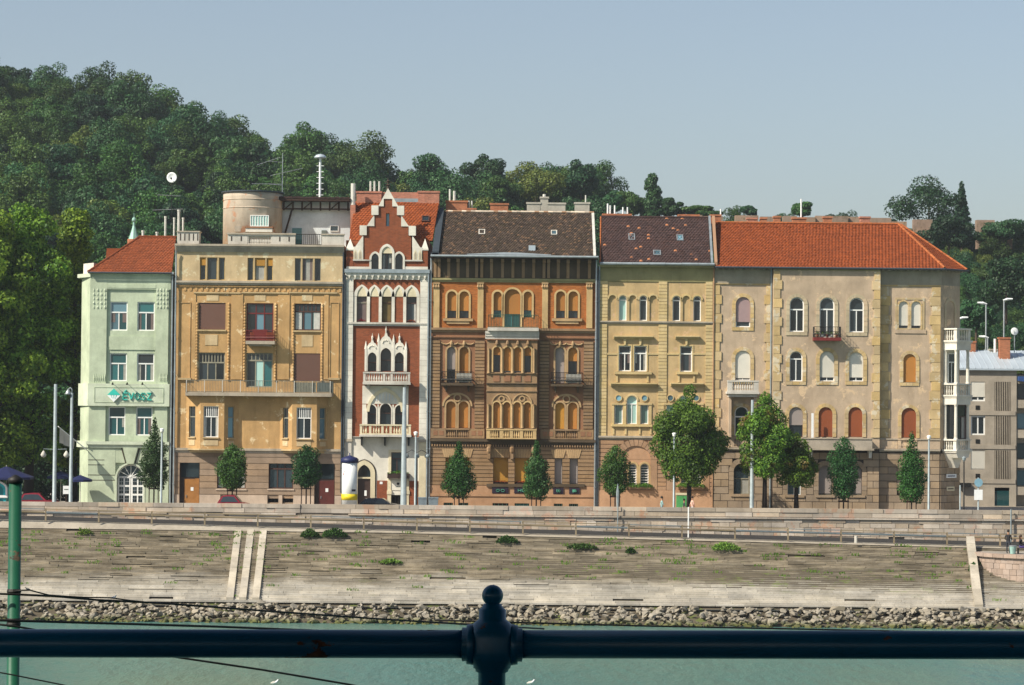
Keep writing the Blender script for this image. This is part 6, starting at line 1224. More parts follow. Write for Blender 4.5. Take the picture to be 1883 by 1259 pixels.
for k, (x0_, w, mt) in enumerate(((1005, 18, M.zinc), (1034, 24, M.ridgewhite))):
    m_ = MB(); xx0, xx1 = XX(qC, x0_+18, 556, YE), XX(qC, x0_+18+w, 556, YE); yy0, yy1 = XX(qC, x0_-4, 178, YR5), XX(qC, x0_-4+w, 178, YR5); m_.v = [(xx0, YE, zet-.1), (xx1, YE, zet-.1), (yy1, YR5, zr-.1), (yy0, YR5, zr-.1)]; m_.v += [(x, y, z+.3) for x, y, z in m_.v]; m_.f = [(0, 1, 5, 4), (1, 2, 6, 5), (2, 3, 7, 6), (3, 0, 4, 7), (4, 5, 6, 7)]; m_.build('party_wall_coping', mt, g5)
chimney(g5, qC, 130, 150, 362, 178, YR5+.4, M.brickchim, .8, ((163, 177, 60), (185, 197, 75), (222, 235, 75), (290, 302, 90), (328, 340, 90)), potmat=M.white_p); chimney(g5, qC, 757, 155, 922, 182, YR5+.4, M.brickchim, .8); chimney(g5, qC, 1022, 155, 1103, 215, YR5+.4, M.brickchim, .8, ((1100, 1112, 105),), potmat=M.white_p)
downpipe(g5, X0-.02, -.12, .1, zev, M.zinc)

# ================================================================ house 6: beige corner house with oriel
qE = zoom(1300, 380, 3.935); qF = zoom(1300, 660, 4.341); qG = zoom(1580, 400, 4.198); qH = zoom(1580, 660, 4.198)
YM = -.55
xA, xB, xC, xD = PX(1312, 690), PX(1421, 690, YM), PX(1618, 690, YM), PX(1729, 690)
g6 = thing('beige_house', 'wide beige corner house with yellow quoins, orange hipped roof and white corner oriel', 'house', ((xA+xD)/2, 0, 0))
zev = PZ(1530, 491); zf0 = PZ(1365, 521); zg0, zg1 = ZZ(qF, 800, 735), ZZ(qF, 800, 712)
bl_ = Bld(g6, xA, xB, 0, 9); bm_ = Bld(g6, xB, xC, YM, 9); br_ = Bld(g6, xC, xD, 0, 8)
def aw(bd, r, **kw):
    sw = kw.pop('sw', .3); smat = kw.pop('smat', M.quoin); full = kw.pop('full', True); h = (r[1]-r[0])/2; o = bd.win(r, ('r', h), **kw); surround(g6, r, bd.y, ('r', h), sw, smat, .06, 1, full); return o
# top row
aw(bl_, rect(qE, 208, 652, 314, 870), frame=M.winwhite, fw=.08, cols=1, tr=0, pane=M.glass, blind=M.blindmauve, bfrac=.83)
for i, r in enumerate(row(qE, [(598, 703), (815, 923), (1030, 1136)], 655, 906, YM)): 
    if i == 1: r = (r[0], r[1], ZZ(qE, 870, 945, YM), r[3])
    aw(bm_, r, frame=M.winwhite, fw=.09, cols=2, tr=.36 if i != 1 else .3, pane=[M.glass, M.glass], smat=M.wornsurr, full=i != 1)
r2 = row(qG, [(305, 378), (401, 476)], 646, 863)
for r in r2: h = (r[1]-r[0])/2; br_.win(r, ('r', h), frame=M.wingrey, fw=.06, cols=1, tr=0, pane=M.glass, blind=M.blindwh, bfrac=.86); surround(g6, r, 0, ('r', h), .12, M.quoin, .06, 1)
rr = (r2[0][0]-.3, r2[1][1]+.3, r2[0][2]-.05, r2[0][3]+.3); MB().ring(outl(rr), outl(rr, None, .16), -.05, .03).build('window_surround', M.quoin, g6); rr = rect(qG, 275, 865, 515, 893); piece('sill_panel', rr[0], rr[1], -.07, .03, rr[2], rr[3], M.beige, g6)
# middle row
aw(bl_, (rect(qE, 204, 1040, 315, 1255)), frame=M.winwhite, fw=.06, cols=2, tr=0, pane=M.glass, blind=M.blindwh, bfrac=.93)
for i, (a0, a1, bt) in enumerate(((598, 692, 1045), (815, 922, 1045), (1028, 1132, 1052))):
    r = rect(qE, a0, bt, a1, 1262, YM)
    if i == 0: aw(bm_, r, frame=M.winwhite, fw=.08, cols=2, tr=.26, pane=[M.glass, M.glass])
    else: aw(bm_, r, frame=M.winwhite, fw=.07, cols=2, tr=0, pane=M.glass, blind=M.blindwh, bfrac=.87)
r = rect(qG, 340, 1052, 438, 1272); aw(br_, r, frame=M.winbr, fw=.05, cols=1, tr=0, pane=M.glass, blind=M.blindor, bfrac=1., sw=.28)
# lower row
zq = 622
for i, (a0, a1) in enumerate(((655, 766), (890, 1003), (1128, 1241))):
    r = rect(qF, a0, 383, a1, 622, YM); aw(bm_, r, frame=M.winbr, fw=.06, cols=1, tr=0, pane=M.glass, blind=(M.blindgr, M.blindrust, M.blindrust)[i], bfrac=(.6, 1., 1.)[i], sw=.3, full=False)
r = rect(qF, 220, 375, 332, 612); aw(bl_, r, frame=M.winwhite, fw=.09, cols=2, tr=.36, pane=M.glass, sw=.26, full=False)
r = rect(qH, 325, 376, 440, 608); aw(br_, r, frame=M.winbr, fw=.05, cols=1, tr=0, pane=M.glass, blind=M.blindrust, bfrac=1., sw=.27, full=False)
# ground floor windows
gl = [rect(qF, 212, 832, 340, 1078)]; gm = [rect(qF, a0, 850, a1, 1085, YM) for a0, a1 in ((643, 752), (890, 998), (1138, 1237))]
for r in gl: h = (r[1]-r[0])/2; bl_.win(r, ('r', h), frame=M.wingrey, fw=.07, cols=2, tr=.5, pane=[M.glass, M.curtain], rec=.3); surround(g6, r, 0, ('r', h), .4, M.stone6, .1, 1)
for i, r in enumerate(gm): h = (r[1]-r[0])/2; bm_.win(r, ('r', h), frame=M.winwhite if i == 0 else M.wingrey, fw=.07, cols=2, tr=.45, pane=M.glass, rec=.3, blind=M.blindgr if i else None, bfrac=.95 if i else 1); surround(g6, r, YM, ('r', h), .4, M.stone6, .1, 1)
gr_ = [rect(qH, 330, 790, 440, 1010)]
for r in gr_: h = (r[1]-r[0])/2; br_.win(r, ('r', h), frame=M.wingrey, fw=.07, cols=2, tr=.5, pane=M.glass, rec=.3); surround(g6, r, 0, ('r', h), .4, M.stone6, .1, 1)
for bd, wins in ((bl_, gl), (bm_, gm), (br_, gr_)):
    r = wins[0]
    for w in wins: piece('sill', w[0]-.25, w[1]+.25, bd.y-.2, bd.y+.1, w[2]-.2, w[2]-.01, M.stone6, g6)
# rusticated blocks of the ground floor
zb0 = .55; zb1 = zg0-.06; nrow = 8; XC0 = xD
for bd, wins in ((bl_, gl), (bm_, gm), (br_, gr_)):
    for i in range(nrow):
        a, c = zb0+(zb1-zb0)*i/nrow, zb0+(zb1-zb0)*(i+1)/nrow-.045; m = (a+c)/2; cuts = []
        for w in wins:
            h = (w[1]-w[0])/2; zs = w[3]-h; R_ = h+.42; hw = R_ if w[2]-.2 < m < zs else (math.sqrt(max(0, R_*R_-(m-zs)**2)) if zs <= m else 0)
            if hw > .05: cuts.append(((w[0]+w[1])/2-hw, (w[0]+w[1])/2+hw))
        x = bd.x0+.03
        for g in sorted(cuts)+[(bd.x1-.03, bd.x1)]:
            L = g[0]-x; k = max(1, round(L/1.15)); o_ = (i % 2)*.5
            if L > .12:
                ed = [x]+[x+L*(j+o_)/k for j in range(0 if o_ else 1, k)]+[g[0]]; ed = [e for j, e in enumerate(ed) if j == 0 or e-ed[j-1] > .1]; ed[-1] = g[0]
                for e0, e1 in zip(ed[:-1], ed[1:]): piece('rusticated_block', e0+.02, e1-.02, bd.y-.10-rnd.uniform(0, .02), bd.y+.03, a, c, M.stone6, g6)
            x = g[1]
    piece('plinth', bd.x0+.01, bd.x1-.01, bd.y-.2, bd.y+.03, 0, zb0-.05, M.plinth, g6); piece('plinth_course', bd.x0, bd.x1, bd.y-.25, bd.y+.03, zb0-.15, zb0-.052, M.greycement, g6)
bl_.walls([(0, zg1, M.joint6), (zg1, zf0, M.beige), (zf0, zev, M.frieze6)], .32); bm_.walls([(0, zg1, M.joint6), (zg1, zev, M.beige)], .32); br_.walls([(0, zg1, M.joint6), (zg1, zf0, M.beige), (zf0, zev, M.frieze6)], .32)
# quoins
zq0, zq1 = zg1+.95, zf0-.15
r = rect(qE, 50, 800, 92, 900); quoins(g6, r[0], r[1], zq0, zq1, 0, M.quoin, 1); r = rect(qE, 428, 800, 472, 900); quoins(g6, r[0], xB-.02, zq0, zq1, 0, M.quoin, -1)
r = rect(qE, 486, 800, 528, 900, YM); quoins(g6, xB+.02, r[1], zq0, zev-.35, YM, M.quoin, 1); r = rect(qE, 1208, 800, 1252, 900, YM); quoins(g6, r[0], xC-.01, zq0, zev-.35, YM, M.quoin, -1)
r = rect(qG, 165, 700, 235, 800); quoins(g6, xC+.02, r[1]-.1, zq0, zq1, 0, M.quoin, 1); r = rect(qG, 560, 700, 626, 800); quoins(g6, r[0], xD-.01, zq0, zq1, 0, M.quoin, -1)
for bd in (bl_, br_): bd.course(zf0-.12, zf0, .1, M.quoin, 'band'); bd.course(zg0, zg1, .3, M.greycement, 'string_course')
bm_.course(zev-.3, zev, .06, M.olive, 'band')
# dentils under the eaves
for x0_, x1_, n in ((xA, xB, 10), (xC, xD, 10)):
    for i in range(n): x = x0_+(x1_-x0_)*(i+.5)/n; piece('eaves_dentil', x-.09, x+.09, -.4, .02, zev-.28, zev-.05, M.greycement, g6)
# long balcony with solid parapet
zc0, zc1 = ZZ(qF, 900, 715, YM-1), ZZ(qF, 900, 628, YM-1); x0_, x1_ = PX(1440, 815, YM-1.1), PX(1604, 815, YM-1.1); ba = piece('long_balcony', x0_-.1, x1_+.15, YM-1.15, YM+.05, zc0-.12, zc0+.05, M.greycement, g6); piece('parapet', x0_, x1_, YM-1.1, YM-.9, zc0+.05, zc1-.1, M.redbrown if False else M.grey7, ba); piece('parapet_cap', x0_-.06, x1_+.06, YM-1.16, YM-.84, zc1-.1, zc1, M.greycement, ba); piece('parapet_side', x1_-.2, x1_-.001, YM-.9, YM+.03, zc0+.05, zc1-.1, M.grey7, ba)
for a in (830, 1305): x = XX(qF, a, 755, YM-.8); MB().prism([(x-.14, zc0-.13), (x+.14, zc0-.13), (x+.1, zc0-.75), (x-.1, zc0-.75)], YM-.75, YM+.03).build('balcony_bracket', M.white, ba)
# balustrade strips left and right at the same level
for bd, q_, a0, a1 in ((bl_, qF, 215, 345), (br_, qH, 322, 415)):
    s0, s1 = XX(q_, a0, 660), XX(q_, a1, 660); z0_, z1_ = zg1+.02, zg1+.88; balusters(g6, s0-.3, s1+.3, -.24, z0_, z1_, M.beige, 9, .2, .3); piece('parapet_strip', bd.x0+.02, s0-.32, -.2, .03, z0_, z1_-.1, M.beige, g6); piece('parapet_strip', s1+.32, bd.x1-.02, -.2, .03, z0_, z1_-.1, M.beige, g6); piece('parapet_strip_cap', bd.x0, s0-.32, -.27, .03, z1_-.1, z1_, M.greycement, g6); piece('parapet_strip_cap', s1+.32, bd.x1, -.27, .03, z1_-.1, z1_, M.greycement, g6)
# small stone balcony on the left section
z0_, z1_ = ZZ(qF, 285, 278, -1), ZZ(qF, 285, 170, -1); x0_, x1_ = XX(qF, 163, 220, -1), XX(qF, 412, 220, -1); sb = MB().box(x0_-.06, x1_+.06, -1.15, .05, z0_, z0_+.2).box(x0_+.1, x1_-.1, -.9, .05, z0_-.25, z0_-.002).build('stone_balcony', M.whitedirty, g6); balusters(sb, x0_, x1_, -1.1, z0_+.2, z1_, M.whitedirty, 9, .26, .42)
for x in (x0_+.15, x1_-.35): piece('balcony_pier', x, x+.22, -.75, .03, zg1+.9, z0_-.25, M.beige, sb)
# iron balcony with flower pots on the projecting part
z0_, z1_ = ZZ(qE, 870, 968, YM-1), ZZ(qE, 870, 945, YM-1); x0_, x1_ = XX(qE, 774, 950, YM-1), XX(qE, 972, 950, YM-1); ib = piece('iron_balcony', x0_, x1_, YM-1.05, YM+.05, z0_, z1_, M.winred, g6); railing(ib, [(x0_+.04, YM), (x0_+.04, YM-1.0), (x1_-.04, YM-1.0), (x1_-.04, YM)], z1_, ZZ(qE, 870, 868, YM-1), M.iron, .14, fancy=True)
for i in range(5): x = x0_+.35+i*(x1_-x0_-.7)/4; o = MB().lathe(x, YM-.8, [(.08, z1_+.01), (.12, z1_+.25)], 8).build('flower_pot', (M.pot, M.white_p)[i % 2], ib); o2 = bpy.data.objects.new('pot_plant', tuft(40, .16, .3, .12, 200+i, M.leafpot)); o2.location = (x, YM-.8, z1_+.22); attach(o2, o)
r = rect(qF, 836, 432, 854, 622, YM-.9); piece('white_screen', r[0], r[1], YM-.7, YM-.6, zc1-.3, r[3], M.white_p, g6)
# splayed corner
LC = 2.75; ang = rad(45); T_ = Matrix.Translation((xD, 0, 0)) @ Matrix.Rotation(ang, 4, 'Z'); XF.append(T_)
cw = (.75, 1.95, PZ(1750, 604), PZ(1750, 552)); bc = Bld(g6, 0, LC, 0, 3); h = .6; bc.win(cw, ('r', h), frame=M.winwhite, fw=.09, cols=2, tr=.3, pane=M.glassb); surround(g6, cw, 0, ('r', h), .22, M.wornsurr, .06, 1); bc.walls([(0, zg1, M.joint6), (zg1, zf0, M.beige), (zf0, zev, M.frieze6)], .3)
for i in range(nrow):
    a, c = zb0+(zb1-zb0)*i/nrow, zb0+(zb1-zb0)*(i+1)/nrow-.045; o_ = (i % 2)*.35
    for e0, e1 in ((0, .55+o_), (.55+o_, 1.6+o_), (1.6+o_, LC)): piece('rusticated_block', e0+.02, e1-.02, -.1, .03, a, c, M.stone6, g6)
piece('plinth', 0, LC, -.2, .03, 0, zb0-.05, M.plinth, g6)
for i in range(6): piece('eaves_dentil', LC*(i+.5)/6-.09, LC*(i+.5)/6+.09, -.4, .02, zev-.28, zev-.05, M.greycement, g6)
# oriel on the splayed corner: three stacked loggias with columns
ox0, ox1, oy = .42, 2.4, -1.35; lv = [PZ(1757, 604, 1), PZ(1757, 629, 1), PZ(1757, 705, 1), PZ(1757, 729, 1), PZ(1757, 807, 1), PZ(1757, 829, 1), PZ(1757, 850, 1)]
def slab(z0, z1, e, mat=M.white, name='oriel_slab'): return piece(name, ox0-e, ox1+e, oy-e, .05, z0, z1, mat, g6)
for top, bot in ((lv[0], lv[1]), (lv[2], lv[3]), (lv[4], lv[5])):
    hh = top-bot; slab(bot, bot+.14, .14); slab(bot-.12, bot, .06); mb = MB(); 
    slab(top-.12, top, .08, name='oriel_rail')
    for (xa_, ya_, xb_, yb_) in ((ox0, oy, ox1, oy), (ox0, 0, ox0, oy), (ox1, oy, ox1, 0)):
        n = 6
        for i in range(n): t = (i+.5)/n; mb.lathe(xa_+(xb_-xa_)*t+(.08 if xa_ == xb_ == ox0 else -.08 if xa_ == xb_ else 0), ya_+(yb_-ya_)*t+(.08 if ya_ == yb_ else 0), [(.04, bot+.14), (.075, bot+.14+hh*.25), (.035, bot+hh*.6), (.06, top-.12)], 6)
    for x in (ox0+.002, ox1-.3): mb.box(x, x+.298, oy+.004, oy+.3, bot+.139, top-.121)
    mb.build('oriel_balustrade', M.white, g6)
for top, bot, glass in ((lv[1]-.12, lv[2], 0), (lv[3]-.12, lv[4], 1)):
    slab(top-.55, top, .02, M.white, 'oriel_beam')
    for x, y in ((ox0+.16, oy+.16), (ox1-.16, oy+.16), (ox0+.16, -.12), (ox1-.16, -.12)): MB().lathe(x, y, [(.2, bot), (.15, bot+.15), (.125, top-.72), (.19, top-.552)], 10).build('oriel_column', M.white, g6)
    if glass:
        for xa_, xb_, yy in ((ox0+.3, ox1-.3, oy+.2),): window(g6, (xa_, xb_, bot, top-.56), yy-.1, None, frame=M.winbr, fw=.07, cols=2, tr=.35, pane=[M.glass, M.curtain], rec=.1, name='oriel_window')
        MB().box(ox0+.2, ox0+.26, oy+.3, -.1, bot, top-.56).build('oriel_side_window', M.glass, g6)
    else: piece('loggia_wall', ox0+.05, ox1-.05, -.08, .03, bot, top-.56, M.white, g6); window(g6, (ox0+.5, ox1-.5, bot, top-.8), -.2, None, frame=M.winwhite, fw=.08, cols=2, tr=.3, pane=M.glass, rec=.05, name='loggia_door')
MB().prism([(ox0, lv[5]-.12), (ox1, lv[5]-.12), (ox1-.25, lv[5]-.55), (ox0+.25, lv[5]-.55)], oy, .05).prism([(ox0+.25, lv[5]-.551), (ox1-.25, lv[5]-.551), ((ox0+ox1)/2+.2, lv[6]-.45), ((ox0+ox1)/2-.2, lv[6]-.45)], oy*.55, .05).build('oriel_corbel', M.white, g6)
o = thing('street_sign', 'white street name plate on the rusticated corner of the beige house', 'sign', tuple(T_ @ Vector((1.5, -.2, PZ(1750, 875))))); piece('plate', .7, 2.1, -.2, -.16, PZ(1750, 879), PZ(1750, 872), M.white_p, o); piece('lettering', .85, 1.9, -.206, -.2, PZ(1750, 876.5), PZ(1750, 874.5), M.navy, o)
o = thing('wall_plaque', 'small cream plaque below the street sign on the beige corner', 'plaque', tuple(T_ @ Vector((1.2, -.2, PZ(1750, 900))))); piece('plate', .75, 1.85, -.19, -.15, PZ(1750, 903), PZ(1750, 895), M.cream, o); piece('lettering', .9, 1.7, -.196, -.19, PZ(1750, 900), PZ(1750, 898), M.joint6, o)
XF.pop()
# wall running back from the splay
c2 = T_ @ Vector((LC, 0, 0)); MB().prismz([(xD, .1), (c2.x, c2.y), (c2.x, 8), (xD, 8)], 0, zev).build('side_wall', M.beige, g6)
# roof: front slope, corner slope, side slope
YR6, YE = 5.2, -.75; zet = PZ(1530, 492, YE); E0 = Vector((xA, YE, zet)); E1 = Vector((PX(1737, 492, YE), YE, zet)); e2 = Vector((PX(1778, 493, 1.6), 1.6, zet)); zr = PZ(1500, 411.5, YR6); Rl = Vector((PX(1317, 410, YR6), YR6, zr)); Rr = Vector((PX(1652, 413, YR6), YR6, zr))
tile_roof(g6, E0, E1, Rl, Rr, M.tilebr, .27, .28); tile_roof(g6, E1, e2, Rr-Vector((.02, 0, 0)), Rr+Vector((.3, .5, 0)), M.tilebr, .27, .28); tile_roof(g6, e2, e2+Vector((0, 7, 0)), Rr+Vector((.3, .5, 0)), Rr+Vector((.3, .6, 0)), M.tilebr, .27, .28)
ridge(g6, [E1+Vector((0, 0, .08)), Rr+Vector((0, 0, .06)), Rl+Vector((0, 0, .06))], M.ridgetile, .12); ridge(g6, [e2+Vector((0, 0, .08)), Rr+Vector((.3, .5, .06))], M.ridgetile, .1)
MB().tube([E0-Vector((0, .08, .04)), E1-Vector((-.05, .08, .04)), e2-Vector((-.1, 0, .04))], .09, 7).build('gutter', M.zincdk, g6)
MB().prismz([(xA, YE+.05), (E1.x, YE+.05), (e2.x, e2.y), (e2.x, 8.5), (xA, 8.5)], zev-.05, zet-.05).build('eaves', M.darkbr, g6)
for i in range(14): p = Rl.lerp(Rr, (i+.5)/14)+Vector((0, -.55, -.42)); piece('vent_tile', p.x-.13, p.x+.13, p.y-.12, p.y+.1, p.z-.02, p.z+.14, M.tilebr, g6)
for a0, a1, t, pots in ((293, 362, 80, ()), (392, 432, 78, ()), (486, 532, 68, ()), (621, 718, 78, ((680, 691, -60),)), (1112, 1180, 72, ()), (846, 905, 72, ())): chimney(g6, qE, a0, t, a1, 125, YR6+.6, M.brickpink if a0 in (1112, 293) else M.brickchim, .8, pots, potmat=M.white_p)
downpipe(g6, xB-.12, -.12, .1, zev-.1, M.zinc); downpipe(g6, xA-.03, -.12, .1, zev-.1, M.rust5, .06)

# ================================================================ house 7: grey modern block behind, right
YK = 22.0
g7 = thing('grey_block', 'plain grey modern block with louvred panels and zinc roof at the right edge', 'building', (PX(1830, 900, YK), YK, 0))
X0, X1 = PX(1752, 800, YK), PX(1869, 800, YK); zt7 = PZ(1820, 678, YK); b = Bld(g7, X0, X1, YK, 10)
for i, (a, c) in enumerate(((175, 325), (437, 586), (705, 852))):
    r = rect(qH, 862, a, 972, c, YK); b.win(r, None, frame=M.winwhite, fw=.13, cols=2, tr=0, pane=M.glass, blind=M.blindwh if i != 1 else None, bfrac=(.78, 0, .97)[i], rec=.1); l = rect(qH, 1045, a, 1170, c+75, YK)
    b.hole(l); piece('louvre_recess', l[0], l[1], YK+.2, YK+.25, l[2], l[3], M.dark, g7)
    for k in range(9): x = l[0]+(l[1]-l[0])*(k+.5)/9; piece('louvre', x-.03, x+.03, YK-.02, YK+.2, l[2], l[3], M.grey7, g7)
    v = rect(qH, 898, c+33, 930, c+65, YK); piece('vent', v[0], v[1], YK-.04, YK+.02, v[2], v[3], M.iron, g7)
    s = rect(qH, 800, c+76, 1205, c+108, YK); piece('floor_band', s[0], s[1], YK-.06, YK+.02, s[2], s[3], M.grey7, g7)
d = rect(qH, 1045, 992, 1160, 1140, YK); b.hole((d[0], d[1], .05, d[3])); piece('door', d[0], d[1], YK+.15, YK+.22, .05, d[3]-.3, M.glasst, g7)
w = rect(qH, 755, 955, 855, 985, YK); piece('door_canopy', w[0], w[1], YK-.5, YK+.02, w[2], w[3], M.iron, g7)
b.walls([(0, zt7, M.grey7)], .25)
x2 = X1+6; MB().box(X1+.001, x2, YK+1.2, YK+10, 0, zt7-.4).build('wing_wall', M.grey7, g7)
for i, v in enumerate((690, 735, 790, 845, 895)):
    z = PZ(1876, v, YK); piece('balcony_front', X1+.02, x2, YK+.1, YK+.25, z-.75, z, M.grey7, g7); i and piece('balcony_window', X1+.3, x2, YK+1.1, YK+1.19, z+.1, z+1.5, M.glass if i % 2 else M.glassb, g7)
aw_ = MB().prism([(X1+.1, PZ(1876, 692, YK)), (X1+.1, PZ(1876, 700, YK)), (x2, PZ(1876, 716, YK)), (x2, PZ(1876, 692, YK))], YK-.4, YK+1.0).build('blue_awning', simple('blue_awning_cloth', '#2a4a80', .8), g7)
# zinc roof with standing seams
zr7 = PZ(1820, 644, YK+5); e0, e1, r0, r1 = Vector((X0-.3, YK-.3, zt7+.02)), Vector((x2, YK-.3, zt7+.02)), Vector((X0-.3, YK+5, zr7)), Vector((x2, YK+5, zr7)); rf = MB().poly([e0, e1, r1, r0]).poly([e0, e1, e1-Vector((0, 0, .15)), e0-Vector((0, 0, .15))]).build('roof', M.metalroof, g7)
for i in range(22):
    t = i/21; a, c = e0.lerp(e1, t), r0.lerp(r1, t); MB().tube([a+Vector((0, 0, .04)), c+Vector((0, 0, .04))], .04, 4).build('seam', M.metalroof, rf)
chimney(g7, qG, 1085, 925, 1165, 1068, YK+2.5, M.brickchim, .9); chimney(g7, qG, 855, 955, 898, 1030, YK+4.5, M.brickchim, .9); chimney(g7, qG, 1012, 1015, 1088, 1045, YK+4.5, M.chimcem, .9)
r = rect(qG, 1040, 935, 1055, 1040, YK+3); MB().tube([((r[0]+r[1])/2, YK+3, r[2]), ((r[0]+r[1])/2, YK+3, r[3])], .12, 7).build('flue', M.white_p, g7)

# ================================================================ wooded hill
def forest():
    crowns = bpy.data.collections.new('forest_crowns')
    for i, mt in enumerate((M.leafA, M.leafB, M.leafA, M.leafD, M.leafC, M.leafB)):
        lob = blob_lobes(4.2+.5*(i % 2), 4.0, 3.6+.9*(i % 3), 5.2, 20+5*(i % 3), 300+i, .25+.05*(i % 3), -.6, (.5, 1.02))
        me = crown_mesh('crown_source', lob, 12000, .31, mt, 500+i, .4, .2)
        t = MB().tube([(0, 0, -2), (0, 0, 5)], [.3, .12], 5); n = len(me.vertices)
        o = bpy.data.objects.new('crown_source', me); crowns.objects.link(o)
    pts = []; rot = []; scl = []; q = random.Random(5)
    for j in range(46):
        for i in range(64):
            y = 46+j*5.0+q.uniform(-2.4, 2.4); x = -150+i*4.9*(1+j*.005)+q.uniform(-2.2, 2.2)
            if y > 252: continue
            u = IW/2+x*S(y)
            if u < -90 or u > 1975: continue
            if 640 < u < 1770 and y < 140: continue
            if u > 1120 and y > 215: continue
            if 1795 < u < 1840 and 95 < y < 122: continue
            s = q.uniform(.55, 1.2) if u < 1100 else q.uniform(.4, .62)
            pts.append((x, y, hill_z(x, y)-.8)); rot.append(q.uniform(0, 6.28)); scl.append(s)
    me = bpy.data.meshes.new('forest'); me.from_pydata(pts, [], [])
    for nm, vals in (('rot', rot), ('scl', scl)):
        a = me.attributes.new(nm, 'FLOAT', 'POINT'); a.data.foreach_set('value', vals)
    o = bpy.data.objects.new('forest', me); COL.objects.link(o); tag(o, 'dense green wood covering the hillside behind the houses', 'forest', kind='stuff')
    ng = bpy.data.node_groups.new('scatter_crowns', 'GeometryNodeTree'); ng.interface.new_socket('Geometry', in_out='INPUT', socket_type='NodeSocketGeometry'); ng.interface.new_socket('Geometry', in_out='OUTPUT', socket_type='NodeSocketGeometry')
    nd, ln = ng.nodes, ng.links; gi = nd.new('NodeGroupInput'); go = nd.new('NodeGroupOutput'); ip = nd.new('GeometryNodeInstanceOnPoints'); ci = nd.new('GeometryNodeCollectionInfo')
    ci.inputs['Collection'].default_value = crowns; ci.inputs['Separate Children'].default_value = True; ci.inputs['Reset Children'].default_value = True
    ip.inputs['Pick Instance'].default_value = True; m2p = nd.new('GeometryNodeMeshToPoints')
    ar = nd.new('GeometryNodeInputNamedAttribute'); ar.data_type = 'FLOAT'; ar.inputs['Name'].default_value = 'rot'; asc = nd.new('GeometryNodeInputNamedAttribute'); asc.data_type = 'FLOAT'; asc.inputs['Name'].default_value = 'scl'
    cx = nd.new('ShaderNodeCombineXYZ'); cs = nd.new('ShaderNodeCombineXYZ'); rv = nd.new('FunctionNodeRandomValue'); rv.data_type = 'INT'
    for s in rv.inputs:
        if s.name == 'Min' and s.type == 'INT': s.default_value = 0
        if s.name == 'Max' and s.type == 'INT': s.default_value = 5
    ln.new(gi.outputs[0], m2p.inputs[0]); ln.new(m2p.outputs[0], ip.inputs['Points']); ln.new(ci.outputs[0], ip.inputs['Instance'])
    ln.new(ar.outputs[0], cx.inputs['Z']); ln.new(cx.outputs[0], ip.inputs['Rotation']); ln.new(asc.outputs[0], cs.inputs[0]); ln.new(asc.outputs[0], cs.inputs[1]); ln.new(asc.outputs[0], cs.inputs[2]); ln.new(cs.outputs[0], ip.inputs['Scale'])
    ln.new([s for s in rv.outputs if s.type == 'INT'][0], ip.inputs['Instance Index']); ln.new(ip.outputs[0], go.inputs[0])
    md = o.modifiers.new('scatter', 'NODES'); md.node_group = ng
forest()
def hill_tree(name, label, u, vtop, vbot, wpx, Y, mat, seed, kind='round', n=6500):
    s = S(Y); c = P(u, vbot, Y); h = (vbot-vtop)/s; w = wpx/s/2; g = hill_z(c.x, Y); zb = min(g, c.z)
    t_ = thing(name, label, 'tree', (c.x, Y, zb), 'single trees along the hill crest'); hc = h
    if kind == 'round': lob = blob_lobes(w, w, h*.46, c.z-zb+h*.54, 13, seed, .36, -.75, (.5, .92))
    elif kind == 'tall': lob = [(random.Random(seed+i).uniform(-.25, .25)*w, 0, c.z-zb+h*(.1+.09*i), w*(1-.05*i)*.8, w*.8*(1-.05*i), h*.12) for i in range(10)]
    else: lob = [(0, 0, c.z-zb+h*(.06+.095*i), w*(1-.09*i), w*(1-.09*i), h*.08) for i in range(10)]
    o = bpy.data.objects.new('crown', crown_mesh('crown', lob, n, .34, mat, seed)); o.location = (c.x, Y, zb); attach(o, t_)
    mb = MB(); mb.tube([(c.x, Y, zb-.5), (c.x, Y, c.z+h*.6)], [.32, .1], 6); mb.build('trunk', M.bark, t_)
